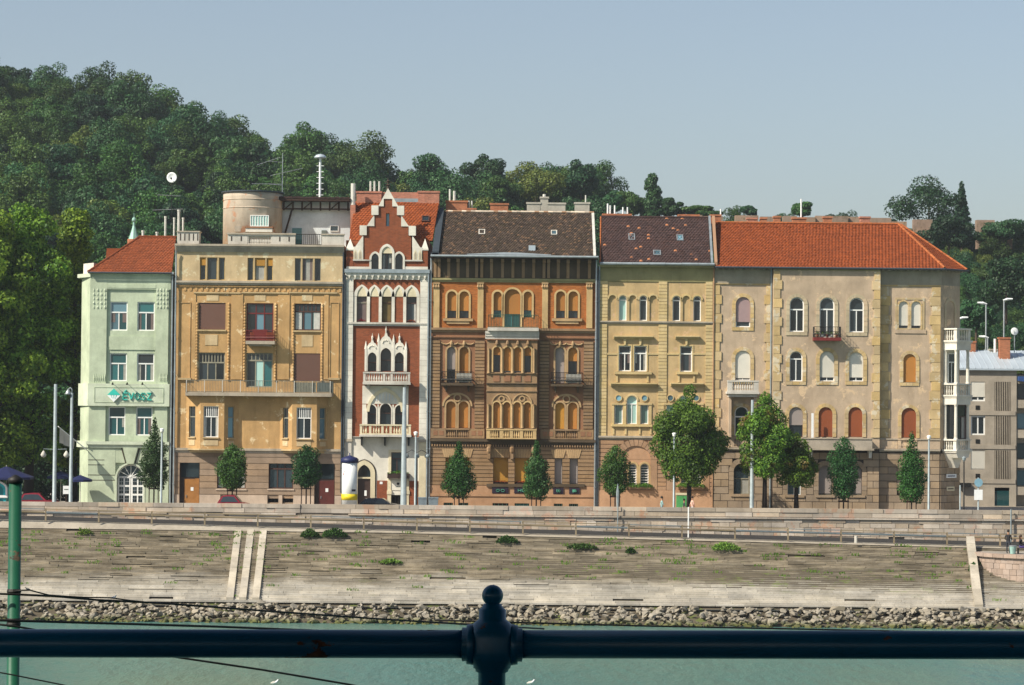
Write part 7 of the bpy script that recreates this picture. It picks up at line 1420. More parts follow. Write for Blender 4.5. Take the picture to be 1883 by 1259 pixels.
HT = [('round', 'tree', 'airy pale green tree on the skyline behind the mushroom-shaped mast', 566, 222, 300, 84, 235, M.leafA),
      ('round', 'tree', 'broad dark tree on the skyline above the stepped gable', 662, 246, 340, 120, 225, M.leafA), ('round', 'tree', 'bushy tree on the skyline just right of the stepped gable', 790, 286, 372, 90, 220, M.leafB),
      ('round', 'tree', 'darkest round tree rising above the dark mossy roof', 893, 280, 350, 78, 225, M.leafD), ('round', 'tree', 'olive green spreading tree behind the red chimney', 905, 318, 390, 90, 205, M.leafA), ('round', 'tree', 'big round brownish tree above the grey chimneys', 985, 296, 392, 104, 210, M.leafC),
      ('round', 'tree', 'rounded lighter tree above the pale right chimney of the mossy roof', 1068, 294, 380, 76, 212, M.leafB), ('round', 'tree', 'small drooping tree left of the four white flues', 1122, 348, 405, 50, 205, M.leafB),
      ('round', 'tree', 'leafy tree behind the four white flues', 1165, 348, 408, 60, 205, M.leafA), ('tall', 'poplar_tree', 'tall ragged poplar standing above the dark brown roof', 1200, 320, 405, 44, 204, M.leafB), ('round', 'tree', 'low bushy tree right of the ragged poplar', 1232, 364, 405, 50, 204, M.leafB),
      ('round', 'tree', 'low hedge-like tree above the right end of the dark brown roof', 1290, 375, 402, 70, 204, M.leafA), ('round', 'tree', 'small ball-shaped tree above the orange roof left part', 1378, 374, 400, 30, 204, M.leafB),
      ('round', 'tree', 'small tree behind the white flue of the orange roof', 1476, 370, 402, 44, 204, M.leafA), ('round', 'tree', 'largest dark round tree on the crest above the hipped orange roof', 1708, 326, 436, 140, 195, M.leafD), ('cone', 'conifer_tree', 'dark pointed conifer beside the largest crest tree', 1768, 332, 440, 44, 190, M.leafD),
      ('round', 'tree', 'dark bushy tree below the conifer on the right hillside', 1745, 395, 470, 110, 180, M.leafD), ('round', 'tree', 'low dark tree at the right edge of the hill crest', 1850, 400, 450, 110, 185, M.leafB), ('round', 'tree', 'big dark leafy tree on the hillside above the zinc roof', 1850, 470, 590, 120, 120, M.leafD), ('round', 'tree', 'bluish shrubby tree beside the two hillside lamps', 1795, 545, 620, 70, 95, M.leafB)]
for i, (kd, nm, lb, u, v0, v1, w, Y, mt) in enumerate(HT): hill_tree(nm, lb, u, v0, v1, w, Y, mt, 800+i, kd)
# ================================================================ plane trees beside the green house
def big_tree(name, label, cat, loc, lobes, n, size, mat, seed, trunk_h, r, reach, bark, group):
    t_ = thing(name, label, cat, loc, group); o = bpy.data.objects.new('crown', crown_mesh('crown', lobes, n, size, mat, seed, .3, .22)); o.location = loc; attach(o, t_)
    mb = MB(); limbs(mb, trunk_h, max(l[2] for l in lobes)*.85, r, reach, 8, seed); mb.v = [(a+loc[0], b+loc[1], c+loc[2]) for a, b, c in mb.v]; mb.build('trunk', bark, t_, True); return t_
def tall_lobes(w, h0, h1, k, seed, r0=1.7):
    q = random.Random(seed); out = []
    for i in range(k):
        t = q.random(); z = h0+(h1-h0)*t; f = math.sin(math.pi*min(1, .18+.80*t))**.6; a = i*2.4; d = q.uniform(.25, 1)*w*f; r = r0*q.uniform(.6, 1.2)*(.75+.35*f)
        out.append((d*math.cos(a), d*math.sin(a)*.8, z, r, r, r*.8))
    return out
for k, (u, vt, w, Y, lb, n) in enumerate(((-15, 372, 4.6, 3.5, 'tall yellow-green plane tree cut by the left edge of the picture', 21000), (60, 362, 3.6, 6.0, 'tallest plane tree beside the green house, sunlit crown', 21000), (140, 372, 2.5, 9.5, 'slim plane tree touching the left side of the green house', 15000), (-110, 430, 4.5, 0, 'plane tree mostly outside the left edge of the picture', 9000))):
    c = P(u, vt, Y); big_tree('plane_tree', lb, 'tree', (c.x, Y, 0), tall_lobes(w, 4.0, c.z-1.0, 95 if w > 3 else 70, 900+k, 1.15), int(n*1.5), .29, M.leafplane if k != 2 else M.leafA if False else M.leafplane, 910+k, 5, .42, 3.2, M.barkdk, 'plane trees on the square')
# ================================================================ young street trees in stakes
STREET = [(283, 772, 893, 64, 'cone', 'tall thin-topped young tree in front of the white arched door'), (427, 820, 897, 58, 'egg', 'rounded young tree in front of the ochre house, above the red car'), (563, 822, 893, 54, 'egg', 'rounded young tree beside the dark red door of the ochre house'),
          (844, 815, 908, 70, 'cone', 'broad cone-shaped young tree at the left of the brown house'), (986, 812, 912, 60, 'cone', 'cone-shaped young tree in front of the brown house shop signs'), (1131, 823, 908, 56, 'egg', 'young tree in front of the arched ground floor window of the yellow house'),
          (1551, 806, 916, 56, 'egg', 'young tree below the long balcony of the beige house'), (1676, 797, 917, 66, 'cone', 'young tree at the right end of the beige house')]
for k, (u, v0, v1, w, kd, lb) in enumerate(STREET):
    Y = -6.5; s = S(Y); c = P(u, v1, Y); h = (v1-v0)/s; W = w/s/2*1.25; q = random.Random(60+k); lob = []
    for i in range(26):
        t = i/25; z = h*t; f = (1-.93*t**1.25)*min(1, .55+2.4*t) if kd == 'cone' else math.sqrt(max(.02, 1-(abs(t-.36)/(.36 if t < .36 else .66))**2))
        a = i*2.4; r = W*.42*(f*.8+.2)*q.uniform(.8, 1.15); d = max(0, W*f-r)*q.uniform(.5, 1.15); lob.append((d*math.cos(a), d*math.sin(a), c.z+z, r, r, max(r*.9, h*.045)))
    for z in (.15, .35, .55): lob.append((0, 0, c.z+h*z, W*.6, W*.6, h*.16))
    t_ = thing('street_tree', lb, 'tree', (c.x, Y, 0), 'young staked trees on the promenade')
    o = bpy.data.objects.new('crown', crown_mesh('crown', lob, 11000, .12, M.leafstreet if k % 2 else M.leafstreet2, 600+k, .2, .25)); o.location = (c.x, Y, 0); attach(o, t_)
    mb = MB(); mb.tube([(c.x, Y, -.05), (c.x+.02, Y, c.z+h*.4), (c.x, Y, c.z+h*.9)], [.07, .055, .01], 6); mb.build('trunk', M.barkdk, t_)
    for sx in (-1, 1): MB().tube([(c.x+sx*.38, Y-.1, 0), (c.x+sx*.36, Y-.1, c.z+.15)], .045, 5).build('stake', M.darkbr, t_)
    MB().box(c.x-.44, c.x+.44, Y-.16, Y-.06, c.z-.28, c.z-.17).build('crossbar', M.darkbr, t_)
def chestnut(u, v0, v1, w, Y, mat, seed, label, n):
    s = S(Y); c = P(u, v1, Y); h = (v1-v0)/s; W = w/s/2; lob = blob_lobes(W, W, h*.5, c.z+h*.5, 26, seed, .36, -.85, (.58, .80))
    lob += [(0, 0, c.z+h*.97, W*.18, W*.18, h*.08)]
    big_tree('chestnut_tree', label, 'tree', (c.x, Y, 0), lob, int(n*2.6), .175, mat, seed, c.z+h*.2, .19, W*.8, M.barkdk, 'chestnut trees on the promenade')
chestnut(1267, 716, 903, 132, -7, M.leafchest, 41, 'largest full dark green chestnut tree in front of the yellow house', 13000)
chestnut(1406, 728, 898, 112, -7.4, M.leafchest2, 43, 'yellowing chestnut tree before the small stone balcony of the beige house', 7500)
chestnut(1464, 800, 902, 84, -7.2, M.leafchest2, 47, 'small browning chestnut tree under the long balcony of the beige house', 4200)

for k, (u0, u1, Y, h, lb) in enumerate(((-140, 62, 14, 4.6, 'added dark hedge standing for the shade behind the navy parasol at the left edge'), (58, 158, 17, 5.2, 'added dark hedge standing for the shade beside the green house'))):  # hedges added to give the shaded square its darkness
    x0_, x1_ = PX(u0, 900, Y), PX(u1, 900, Y); t_ = thing('hedge', lb, 'hedge', ((x0_+x1_)/2, Y, 0), 'hedges added for the shade of the square'); n = int((x1_-x0_)/1.1)
    o = bpy.data.objects.new('foliage', crown_mesh('foliage', [(x0_+(i+.5)*(x1_-x0_)/n, 0, h*f, 1.0, .9, h*.3) for i in range(n) for f in (.25, .68)], 9000, .26, M.leafD, 70+k)); o.location = (0, Y, 0); attach(o, t_)
    for i in range(n): MB().tube([(x0_+(i+.5)*(x1_-x0_)/n, Y, 0), (x0_+(i+.5)*(x1_-x0_)/n, Y, h*.6)], .06, 5).build('stem', M.barkdk, t_)

# ================================================================ roof-top aerials
def yagi(mb, c, L, ang, n, el=.45, tilt=0.0, r=.018):
    """a boom with crosswise elements"""
    d = Vector((math.cos(ang), math.sin(ang), tilt)).normalized(); s = Vector((-math.sin(ang), math.cos(ang), 0)); c = Vector(c); mb.tube([c-d*L/2, c+d*L/2], r*1.3, 4)
    for i in range(n): p = c+d*L*((i+.5)/n-.5); mb.tube([p-s*el, p+s*el], r, 4)
t_ = thing('antenna_mast', 'television antenna mast with three slanting aerials on the round tower', 'antenna', (PX(519, 352, 5), 5, PZ(519, 352, 5)))
x, z0, z1 = PX(519, 350, 5), PZ(519, 352, 5), PZ(519, 281, 5); MB().tube([(x, 5, z0-.6), (x, 5, z1)], .035, 5).build('mast', M.steel, t_)
for u, v, L, a, tl, n in ((494, 296, 2.1, .25, .36, 6), (527, 316, 2.9, .3, .26, 8), (491, 338, 2.6, .05, .0, 8)): m_ = MB(); c = P(u, v, 5); yagi(m_, c, L, a, n, .4, tl); m_.tube([c, (x, 5, c.z-.1)], .02, 4); m_.build('aerial', M.steel, t_)
t_ = thing('dish_mast', 'tall thin mast with a white round dish and two aerials above the green roof', 'antenna', (PX(315, 440, 5), 5, PZ(315, 440, 5)))
x = PX(315, 400, 5); MB().tube([(x, 5, PZ(315, 445, 5)), (x, 5, PZ(315, 325, 5))], .03, 5).build('mast', M.iron, t_)
c = P(316, 326, 4.8); XF.append(Matrix.Translation(c) @ Matrix.Rotation(rad(90), 4, 'X') @ Matrix.Rotation(rad(-8), 4, 'Y')); MB().lathe(0, 0, [(.03, -.12), (.3, -.06), (.45, .02), (.44, .04), (.3, -.03), (.02, -.09)], 20).build('dish', M.white_p, t_, True); MB().tube([(0, -.2, 0), (.03, -.1, .3)], .03, 5).lathe(.02, -.1, [(.02, .2), (.09, .25), (.07, .36)], 8).build('receiver', M.iron, t_); XF.pop()
for u, v, L, a, tl in ((311, 359, 2.0, .3, -.02), (308, 385, 2.6, .2, .06)): m_ = MB(); c = P(u, v, 5); yagi(m_, c, L, a, 9, .4, tl); m_.tube([c, (x, 5, c.z)], .02, 4); m_.build('aerial', M.steel, t_)
t_ = thing('mushroom_mast', 'white mushroom-topped mast with rungs on the attic of the ochre house', 'mast', (PX(589, 362, 5), 5, PZ(589, 362, 5)))
x, z0, z1 = PX(588.5, 330, 5), PZ(588, 366, 5), PZ(589, 291, 5); MB().tube([(x, 5, z0-.4), (x, 5, z1)], .1, 8).build('mast', M.white_p, t_)
for i in range(6): z = z0+.35+i*.5; MB().tube([(x-.3, 4.95, z), (x+.3, 4.95, z)], .03, 4).build('rung', M.white_p, t_)
MB().lathe(x, 5, [(.3, z1-.02), (.53, z1+.05), (.5, z1+.15), (.35, z1+.3), (.05, z1+.38)], 16).build('cap', M.metalroof, t_, True)
for u, v in ((642, 357), (556, 352)): MB().tube([(x, 5, z1-.3), P(u, v, 5.5)], .012, 4).build('guy_wire', M.irongreen, t_)
# ================================================================ lamps and poles on the promenade
YP = -8.0
def pole_thing(name, label, u, vb, vt, Y, w0, w1, mat, cat='pole', group=None):
    c = P(u, vt, Y); xb = PX(u, (vb+vt)/2, Y); s = S(Y); t_ = thing(name, label, cat, (xb, Y, 0), group)
    MB().tube([(xb, Y, 0), (xb, Y, .5), (xb, Y, .55), (xb, Y, c.z)], [w0/s/2*1.4, w0/s/2*1.4, w0/s/2, w1/s/2], 9).build('shaft', mat, t_, True); return t_, xb, c.z
pole_thing('tram_pole', 'tall plain grey pole left of the green house', 101, 920, 706, YP, 8, 6, M.polegrey, 'pole'); 
t_, x, z = pole_thing('street_lamp', 'hooked grey street lamp standing right of the plain pole', 131, 920, 722, YP, 7.5, 5, M.polegrey, 'street lamp')
MB().tube([(x, YP, z-.05), (x+.02, YP, z+.25), (x-.12, YP, z+.42), (x-.28, YP, z+.3)], .05, 6).build('arm', M.polegrey, t_, True); MB().lathe(x-.3, YP, [(.05, z+.32), (.16, z+.12), (.28, z-.08), (.26, z-.14)], 10).build('lamp_shade', M.steel, t_, True)
for sx in (-1, 1):
    xx = PX(101, 835, YP)+sx*.92; zz = PZ(101, 832, YP); MB().tube([(PX(101, 830, YP), YP, zz+.25), (xx, YP, zz+.3), (xx, YP, zz+.1)], .025, 5).build('arm', M.polegrey, bpy.data.objects['tram_pole']); MB().lathe(xx, YP, [(.04, zz+.15), (.13, zz+.02), (.24, zz-.18), (.15, zz-.35), (.03, zz-.4)], 10).build('bell_lamp', M.whitedirty, bpy.data.objects['tram_pole'], True)
LM = [(297, 795, 'slim white-headed lamp post in front of the green house'), (764, 801, 'slim white-headed lamp post in front of the brick house'), (1239.5, 803, 'slim white-headed lamp post before the largest chestnut tree'), (1708, 808, 'slim white-headed lamp post at the right end of the beige house')]
for u, v, lb in LM:
    t_, x, z = pole_thing('lamp_post', lb, u, 925, v, YP, 4.4, 3.2, M.polegrey, 'street lamp', 'slim lamp posts on the promenade')
    MB().lathe(x, YP, [(.06, z-.02), (.13, z+.02), (.16, z+.22), (.05, z+.28)], 10).build('lamp_glass', M.lampglass, t_, True); MB().lathe(x, YP, [(.19, z+.24), (.17, z+.30), (.03, z+.36)], 10).build('lamp_cap', M.white_p, t_)
t_, x, z = pole_thing('tram_pole', 'thick tapering grey pole in front of the brick house balconies', 743, 925, 712, YP, 12, 6.5, M.polegrey, 'pole')
t_, x, z = pole_thing('lantern_post', 'dark double-armed lantern post right of the thick grey pole', 766, 925, 835, YP+1, 4.5, 3.5, M.iron, 'street lamp')
for sx in (-1, 0, 1): MB().lathe(x+sx*.85, YP+1, [(.03, z+.1), (.16, z-.02), (.24, z-.22), (.05, z-.35)], 8).build('lantern', M.polegrey, t_, True)
MB().tube([(x-.85, YP+1, z+.1), (x-.4, YP+1, z+.35), (x, YP+1, z+.12), (x+.4, YP+1, z+.35), (x+.85, YP+1, z+.1)], .025, 5).build('arms', M.iron, t_)
pole_thing('tram_pole', 'grey pole rising through the yellowing chestnut tree', 1383, 925, 735, YP, 8, 5, M.polegrey, 'pole')
t_, x, z = pole_thing('lamp_post', 'dark lantern post beside the beige house corner', 1772.5, 925, 848, YP+3, 3.2, 2.6, M.iron, 'street lamp'); MB().lathe(x, YP+3, [(.03, z-.05), (.15, z+.12), (.17, z+.3), (.03, z+.42)], 8).build('lantern', M.polegrey, t_)
t_, x, z = pole_thing('sign_post', 'traffic sign post with round blue sign over a white panel at the right', 1799, 925, 878, YP, 3, 3, M.polegrey, 'sign'); m_ = MB(); cz = PZ(1799, 887, YP); m_.prism([(x+.34*math.cos(a*math.pi/10), cz+.34*math.sin(a*math.pi/10)) for a in range(20)], YP-.12, YP-.09).build('round_sign', simple('faded_blue_sign', '#7fa6b8', .5), t_); r = rect(qpx, 1791, 900, 1806.5, 919, YP); piece('panel', r[0], r[1], YP-.12, YP-.09, r[2], r[3], M.white_p, t_)
pole_thing('sign_post', 'bare white post just right of the beige house', 1765.5, 925, 892, YP, 2.6, 2.6, M.polegrey, 'post')
def ramp_post(u, vt, vb, Y, w, mat, lb, tip=False):
    x = PX(u, (vt+vb)/2, Y); z0 = road_z(x)+.05; z1 = PZ(u, vt, Y); o = MB().tube([(x, Y, z0), (x, Y, z1)]+([(x, Y, z1+.35)] if tip else []), [w, w]+([w*.2] if tip else []), 7).build('marker_post', mat); tag(o, lb, 'post', 'thin posts beside the ramp road')
ramp_post(1266, 932, 990, YR+.35, .055, M.white_p, 'white metal post behind the guardrail below the largest chestnut'); ramp_post(1136, 925, 975, YW-.3, .045, M.polegrey, 'thin grey post against the quay wall below the yellow house'); ramp_post(1859, 936, 985, YW-.3, .06, M.polegrey, 'grey post at the quay wall behind the two people'); ramp_post(1574, 985, 1000, YR-1.2, .12, M.whitedirty, 'short pale stone bollard in front of the guardrail')
t_ = thing('spire_marker', 'small grey pointed marker beside the young tree of the yellow house', 'marker', (PX(1136, 925, YP), YP, 0)); x = PX(1136, 900, YP); MB().lathe(x, YP, [(.12, 0), (.1, .6), (.13, PZ(1136, 905, YP)), (.02, PZ(1136, 889, YP))], 6).build('shaft', M.polegrey, t_); MB().lathe(x, YP, [(.2, -.01), (.2, .12), (.12, .2)], 8).build('foot', M.iron, t_)
# ---- poster column
c = rect(qpx, 628.5, 851, 657, 925, -8.5); x = (c[0]+c[1])/2; rr = (c[1]-c[0])/2; t_ = thing('poster_column', 'round white advertising column with navy cap and yellow band', 'advertising column', (x, -8.5, 0)); zt_ = c[3]
MB().lathe(x, -8.5, [(rr*.96, 0), (rr*.96, .8)], 24).build('base', M.white_p, t_, True); MB().lathe(x, -8.5, [(rr, .8), (rr, zt_)], 24).build('drum', M.white_p, t_, True); MB().lathe(x, -8.5, [(rr*1.03, PZ(642, 919, -8.5)), (rr*1.03, PZ(642, 908, -8.5))], 24).build('yellow_band', simple('yellow_poster', '#e0c81e', .5), t_, True)
MB().lathe(x, -8.5, [(rr*1.0, zt_), (rr*1.14, zt_+.04), (rr*1.14, zt_+.3), (rr*.95, zt_+.42), (rr*.3, zt_+.55), (.05, zt_+.62), (.05, zt_+.8)], 24).build('cap', M.navy, t_, True)
for a0, a1, v0, v1, mt, nm in ((.35, .95, 903, 899, M.signdk, 'black_strip'), (-.95, -.7, 872, 870.5, M.redcar, 'red_mark'), (-.86, -.80, 877, 866, M.redcar, 'red_mark'), (-.75, -.6, 868, 866, M.signdk, 'print')):
    mb = MB(); mb.lathe(x, -8.5, [(rr*1.015, PZ(642, v0, -8.5)), (rr*1.015, PZ(642, v1, -8.5))], 6, -math.pi/2+a0, -math.pi/2+a1); mb.build(nm, mt, t_)
# ---- bins, cabinet
M.bin = simple('blue_grey_bin', '#7d8b95', .45, .2)
for u0, u1, lb in ((769, 785, 'left grey wheeled rubbish bin in front of the brick house'), (788, 806, 'right grey wheeled rubbish bin in front of the brown house')):
    r = rect(qpx, u0, 914, u1, 928, -3); t_ = thing('rubbish_bin', lb, 'bin', ((r[0]+r[1])/2, -3, 0), 'wheeled bins at the house wall'); zt_ = r[3]
    m_ = MB(); m_.v = [(r[0]+.06, -3.3, .12), (r[1]-.06, -3.3, .12), (r[1]-.06, -2.7, .12), (r[0]+.06, -2.7, .12), (r[0], -3.35, zt_-.1), (r[1], -3.35, zt_-.1), (r[1], -2.65, zt_-.1), (r[0], -2.65, zt_-.1)]; m_.f = [(0, 1, 5, 4), (1, 2, 6, 5), (2, 3, 7, 6), (3, 0, 4, 7), (3, 2, 1, 0)]; m_.build('body', M.bin, t_); piece('lid', r[0]-.02, r[1]+.02, -3.38, -2.62, zt_-.1, zt_, M.bin, t_)
    for x in (r[0]+.1, r[1]-.1): MB().tube([(x-.03, -3.2, .08), (x+.03, -3.2, .08)], .08, 8).build('wheel', M.rubber, t_)
r = rect(qpx, 1243, 910, 1269, 935, -4); t_ = thing('utility_cabinet', 'green utility cabinet under the largest chestnut tree', 'cabinet', ((r[0]+r[1])/2, -4, 0)); M.cabgreen = simple('cabinet_green', '#4f9a5a', .5)
piece('body', r[0]+.04, r[1]-.04, -4.3, -3.7, .1, r[3], M.cabgreen, t_); piece('roof', r[0], r[1], -4.36, -3.64, r[3], r[3]+.16, M.cream, t_); piece('plinth', r[0]+.02, r[1]-.02, -4.32, -3.68, 0, .1, M.cream, t_)
for s in (0, 1): piece('door', r[0]+.07+s*(r[1]-r[0]-.1)/2, r[0]+.02+(s+1)*(r[1]-r[0]-.1)/2, -4.32, -4.295, .15, r[3]-.05, M.cabgreen, t_)
# ================================================================ cars parked on the promenade (roofs show over the parapet)
def car(name, label, u, Y, paint, L=4.1, H=1.45, rot=0.0):
    x = PX(u, 920, Y); t_ = thing(name, label, 'car', (x, Y, 0), 'cars parked behind the parapet'); XF.append(Matrix.Translation((x, Y, 0)) @ Matrix.Rotation(rot, 4, 'Z'))
    def shell(prof, w0, w1, mat, nm):
        m_ = MB(); k = len(prof)
        for s in (-1, 1): m_.v += [(px_, s*(w0 if i < k-99 else (w0+(w1-w0)*min(1, max(0, (pz-.8)/(H-.8))))), pz) for i, (px_, pz) in enumerate(prof)]
        m_.f = [tuple(range(k)), tuple(range(2*k-1, k-1, -1))]+[(i, (i+1) % k, k+(i+1) % k, k+i) for i in range(k)]; return m_.build(nm, mat, t_)
    h = L/2; body = shell([(-h, .35), (-h+.05, .78), (-h+.25, .9), (-h*.35, .95), (h*.45, .93), (h*.82, .82), (h, .62), (h, .32), (h*.4, .22), (-h*.6, .22)], .84, .8, paint, 'body')
    shell([(-h*.86, .9), (-h*.62, H*.96), (-h*.3, H), (h*.08, H*.985), (h*.42, .92)], .78, .6, paint, 'cabin')
    for s in (-1, 1):
        m_ = MB(); p = [(-h*.70, .95), (-h*.56, H*.91), (-h*.28, H*.94), (h*.05, H*.925), (h*.30, .95)]; m_.v = [(a, s*(.80-.2*(c-.9)/(H-.9)), c) for a, c in p]; m_.f = [tuple(range(5))]; m_.build('side_window', M.glass, t_)
        for px_ in (-h*.62, h*.6): MB().tube([(px_, s*.70, .31), (px_, s*.86, .31)], .31, 14).build('wheel', M.rubber, t_)
    m_ = MB(); m_.v = [(h*.41, -.62, .95), (h*.41, .62, .95), (h*.11, .52, H*.965), (h*.11, -.52, H*.965)]; m_.v = [(a+.02, c, d+.02) for a, c, d in m_.v]; m_.f = [(0, 1, 2, 3)]; m_.build('windscreen', M.glass, t_); piece('tail_light', -h-.01, -h+.06, -.78, -.55, .62, .8, M.redcar, t_); piece('headlight', h-.12, h-.0, -.75, -.5, .58, .72, M.white_p, t_); XF.pop()
car('parked_car', 'red hatchback roof showing over the parapet before the ochre house', 430, -7.4, M.redcar, 2.9, 1.5); car('parked_car', 'dark saloon roof showing over the parapet before the brick house', 700, -7.2, M.darkcar, 3.9, 1.36); car('parked_car', 'dark red car in the shade under the plane trees', 71, -6.5, M.redcar, 3.6, 1.5)
# ================================================================ square at the left: parasols, stall, board
M.bluecloth = simple('blue_canvas', '#2448a0', .85); M.navycloth = simple('navy_canvas', '#101a48', .85)
def parasol(u, v, w, Y, mat, lb):
    c = P(u, v, Y); t_ = thing('parasol', lb, 'parasol', (c.x, Y, 0), 'parasols on the square'); n = 8; m_ = MB(); h = w*.38
    m_.v = [(c.x, Y, c.z)]+[(c.x+w*math.cos(a*math.pi/4+.39), Y+w*math.sin(a*math.pi/4+.39), c.z-h) for a in range(8)]+[(c.x+w*math.cos(a*math.pi/4+.39), Y+w*math.sin(a*math.pi/4+.39), c.z-h-.18) for a in range(8)]; m_.f = [(0, 1+a, 1+(a+1) % 8) for a in range(8)]+[(1+a, 9+a, 9+(a+1) % 8, 1+(a+1) % 8) for a in range(8)]; m_.build('canopy', mat, t_, recalc=False); MB().tube([(c.x, Y, 0), (c.x, Y, c.z+.1)], .03, 6).build('pole', M.whitedirty, t_); MB().lathe(c.x, Y, [(.3, 0), (.3, .1), (.05, .15)], 8).build('foot', M.iron, t_)
parasol(12, 857, 2.3, -4, M.navycloth, 'large navy parasol at the left edge behind the green post'); parasol(148, 873, 1.0, -1.5, M.navycloth, 'navy parasol beside the green house wall'); parasol(112, 866, 1.2, 3.5, M.navycloth, 'dark parasol in the shade between the two grey poles')
t_ = thing('menu_board', 'white menu board leaning by the hooked street lamp', 'board', (PX(122, 905, -4), -4, 0)); r = rect(qpx, 116, 893, 128, 908, -4); piece('panel', r[0], r[1], -4.05, -4, r[2], r[3], M.white_p, t_); piece('easel', r[0]+.2, r[0]+.28, -3.98, -3.9, 0, r[2]+.2, M.darkbr, t_); piece('print', r[0]+.1, r[1]-.1, -4.06, -4.05, (r[2]+r[3])/2, (r[2]+r[3])/2+.08, M.irongrey, t_)
t_ = thing('snack_kiosk', 'turquoise kiosk with a white rim cut by the left edge', 'kiosk', (PX(-5, 905, -5), -5, 0)); M.turq = simple('turquoise_paint', '#1aa6ad', .4); r = rect(qpx, -40, 885, 11, 935, -5); m_ = MB().ring(outl((r[0], r[1], 0, r[3]), ('r', .6)), outl((r[0], r[1], 0, r[3]), ('r', .6), .22), -5, -3.6); m_.build('body', M.turq, t_); MB().ring(outl((r[0]-.1, r[1]+.1, 1.0, r[3]+.12), ('r', .65)), outl((r[0]-.1, r[1]+.1, 1.0, r[3]+.12), ('r', .65), .14), -5.06, -4.9).build('rim', M.white_p, t_); piece('counter', r[0], r[1]+.15, -5.15, -4.9, 1.05, 1.22, M.white_p, t_); piece('back_panel', r[0]+.1, r[1]-.1, -3.7, -3.62, 0, r[3]-.3, M.turq, t_)
t_ = thing('flag', 'white flag hanging from a slanting pole on the green house', 'flag', tuple(P(160, 828, -.2))); a, c = P(162, 829, .2), P(107, 784, -2.6); MB().tube([a, c], .045, 6).build('flagpole', M.white_p, t_); p1 = a.lerp(c, .95); p2 = a.lerp(c, .45); m_ = MB(); n = 6; top = [p1.lerp(p2, i/n) for i in range(n+1)]; m_.v = [tuple(p) for p in top]+[(p.x+.12*math.sin(i*2), p.y-.1*math.cos(i*2.2), p.z-1.25+.5*i/n) for i, p in enumerate(top)]; m_.f = [(i, i+1, n+2+i, n+1+i) for i in range(n)]; m_.build('cloth', M.whitedirty, t_, recalc=False)
# ================================================================ hillside lamps, dish, old walls
for k, (u, v0, v1, sx, lb) in enumerate(((1813, 559, 606, -1, 'shorter of the two hillside lamps, head turned left'), (1846, 552, 612, 1, 'taller of the two hillside lamps, head turned right'), (1764, 586, 640, 1, 'hillside lamp half hidden behind the corner oriel'), (1816, 621, 660, -1, 'low lamp with long head above the zinc roof'))):
    Y = 70; x = PX(u, v1, Y); zt_ = PZ(u, v0, Y); t_ = thing('hill_lamp', lb, 'street lamp', (x, Y, min(hill_z(x, Y), PZ(u, v1, Y))), 'lamps on the hillside road'); MB().tube([(x, Y, min(hill_z(x, Y), PZ(u, v1, Y))-.2), (x, Y, zt_)], .09, 6).build('shaft', M.steel, t_); hd = MB().tube([(x-sx*.1, Y, zt_), (x+sx*.35, Y, zt_+.12), (x+sx*.95, Y, zt_+.16)], [.08, .17, .1], 6); hd.build('lamp_head', M.white_p, t_)
t_ = thing('satellite_dish', 'white satellite dish on a short mast above the zinc roof', 'dish', tuple(P(1866, 640, YK+4))); c = P(1865.5, 609, YK+4); MB().tube([P(1865.5, 648, YK+4), c], .05, 5).build('mast', M.steel, t_); XF.append(Matrix.Translation(c) @ Matrix.Rotation(rad(84), 4, 'X') @ Matrix.Rotation(rad(10), 4, 'Y')); MB().lathe(0, 0, [(.02, -.12), (.25, -.07), (.36, .02), (.35, .04), (.02, -.08)], 18).build('dish', M.white_p, t_, True); XF.pop()
M.oldwall = plaster('old_fort_wall', '#a5856a', .5, '#5f5040', '#7d6a52', .4, per=.12)
t_ = thing('hilltop_wall', 'long crumbling brown stone wall along the hill crest above the orange roof', 'wall', (PX(1460, 405, 188), 188, PZ(1460, 420, 188)))
for u0, u1, v0, v1 in ((1262, 1292, 395, 416), (1292, 1330, 397, 416), (1352, 1395, 396, 418), (1398, 1428, 398, 418), (1440, 1466, 397, 418), (1470, 1500, 399, 418), (1500, 1530, 396, 418), (1530, 1560, 397, 418), (1562, 1590, 398, 420), (1592, 1640, 400, 422), (1640, 1668, 407, 425), (1680, 1716, 403, 420), (1686, 1712, 421, 434), (1796, 1830, 404, 428), (1832, 1862, 408, 428)):
    r = rect(qpx, u0, v0, u1, v1, 188); piece('wall_length', r[0], r[1]-.05, 188+rnd.uniform(-.4, .4), 189.5, r[2]-2.5, r[3], M.oldwall, t_)
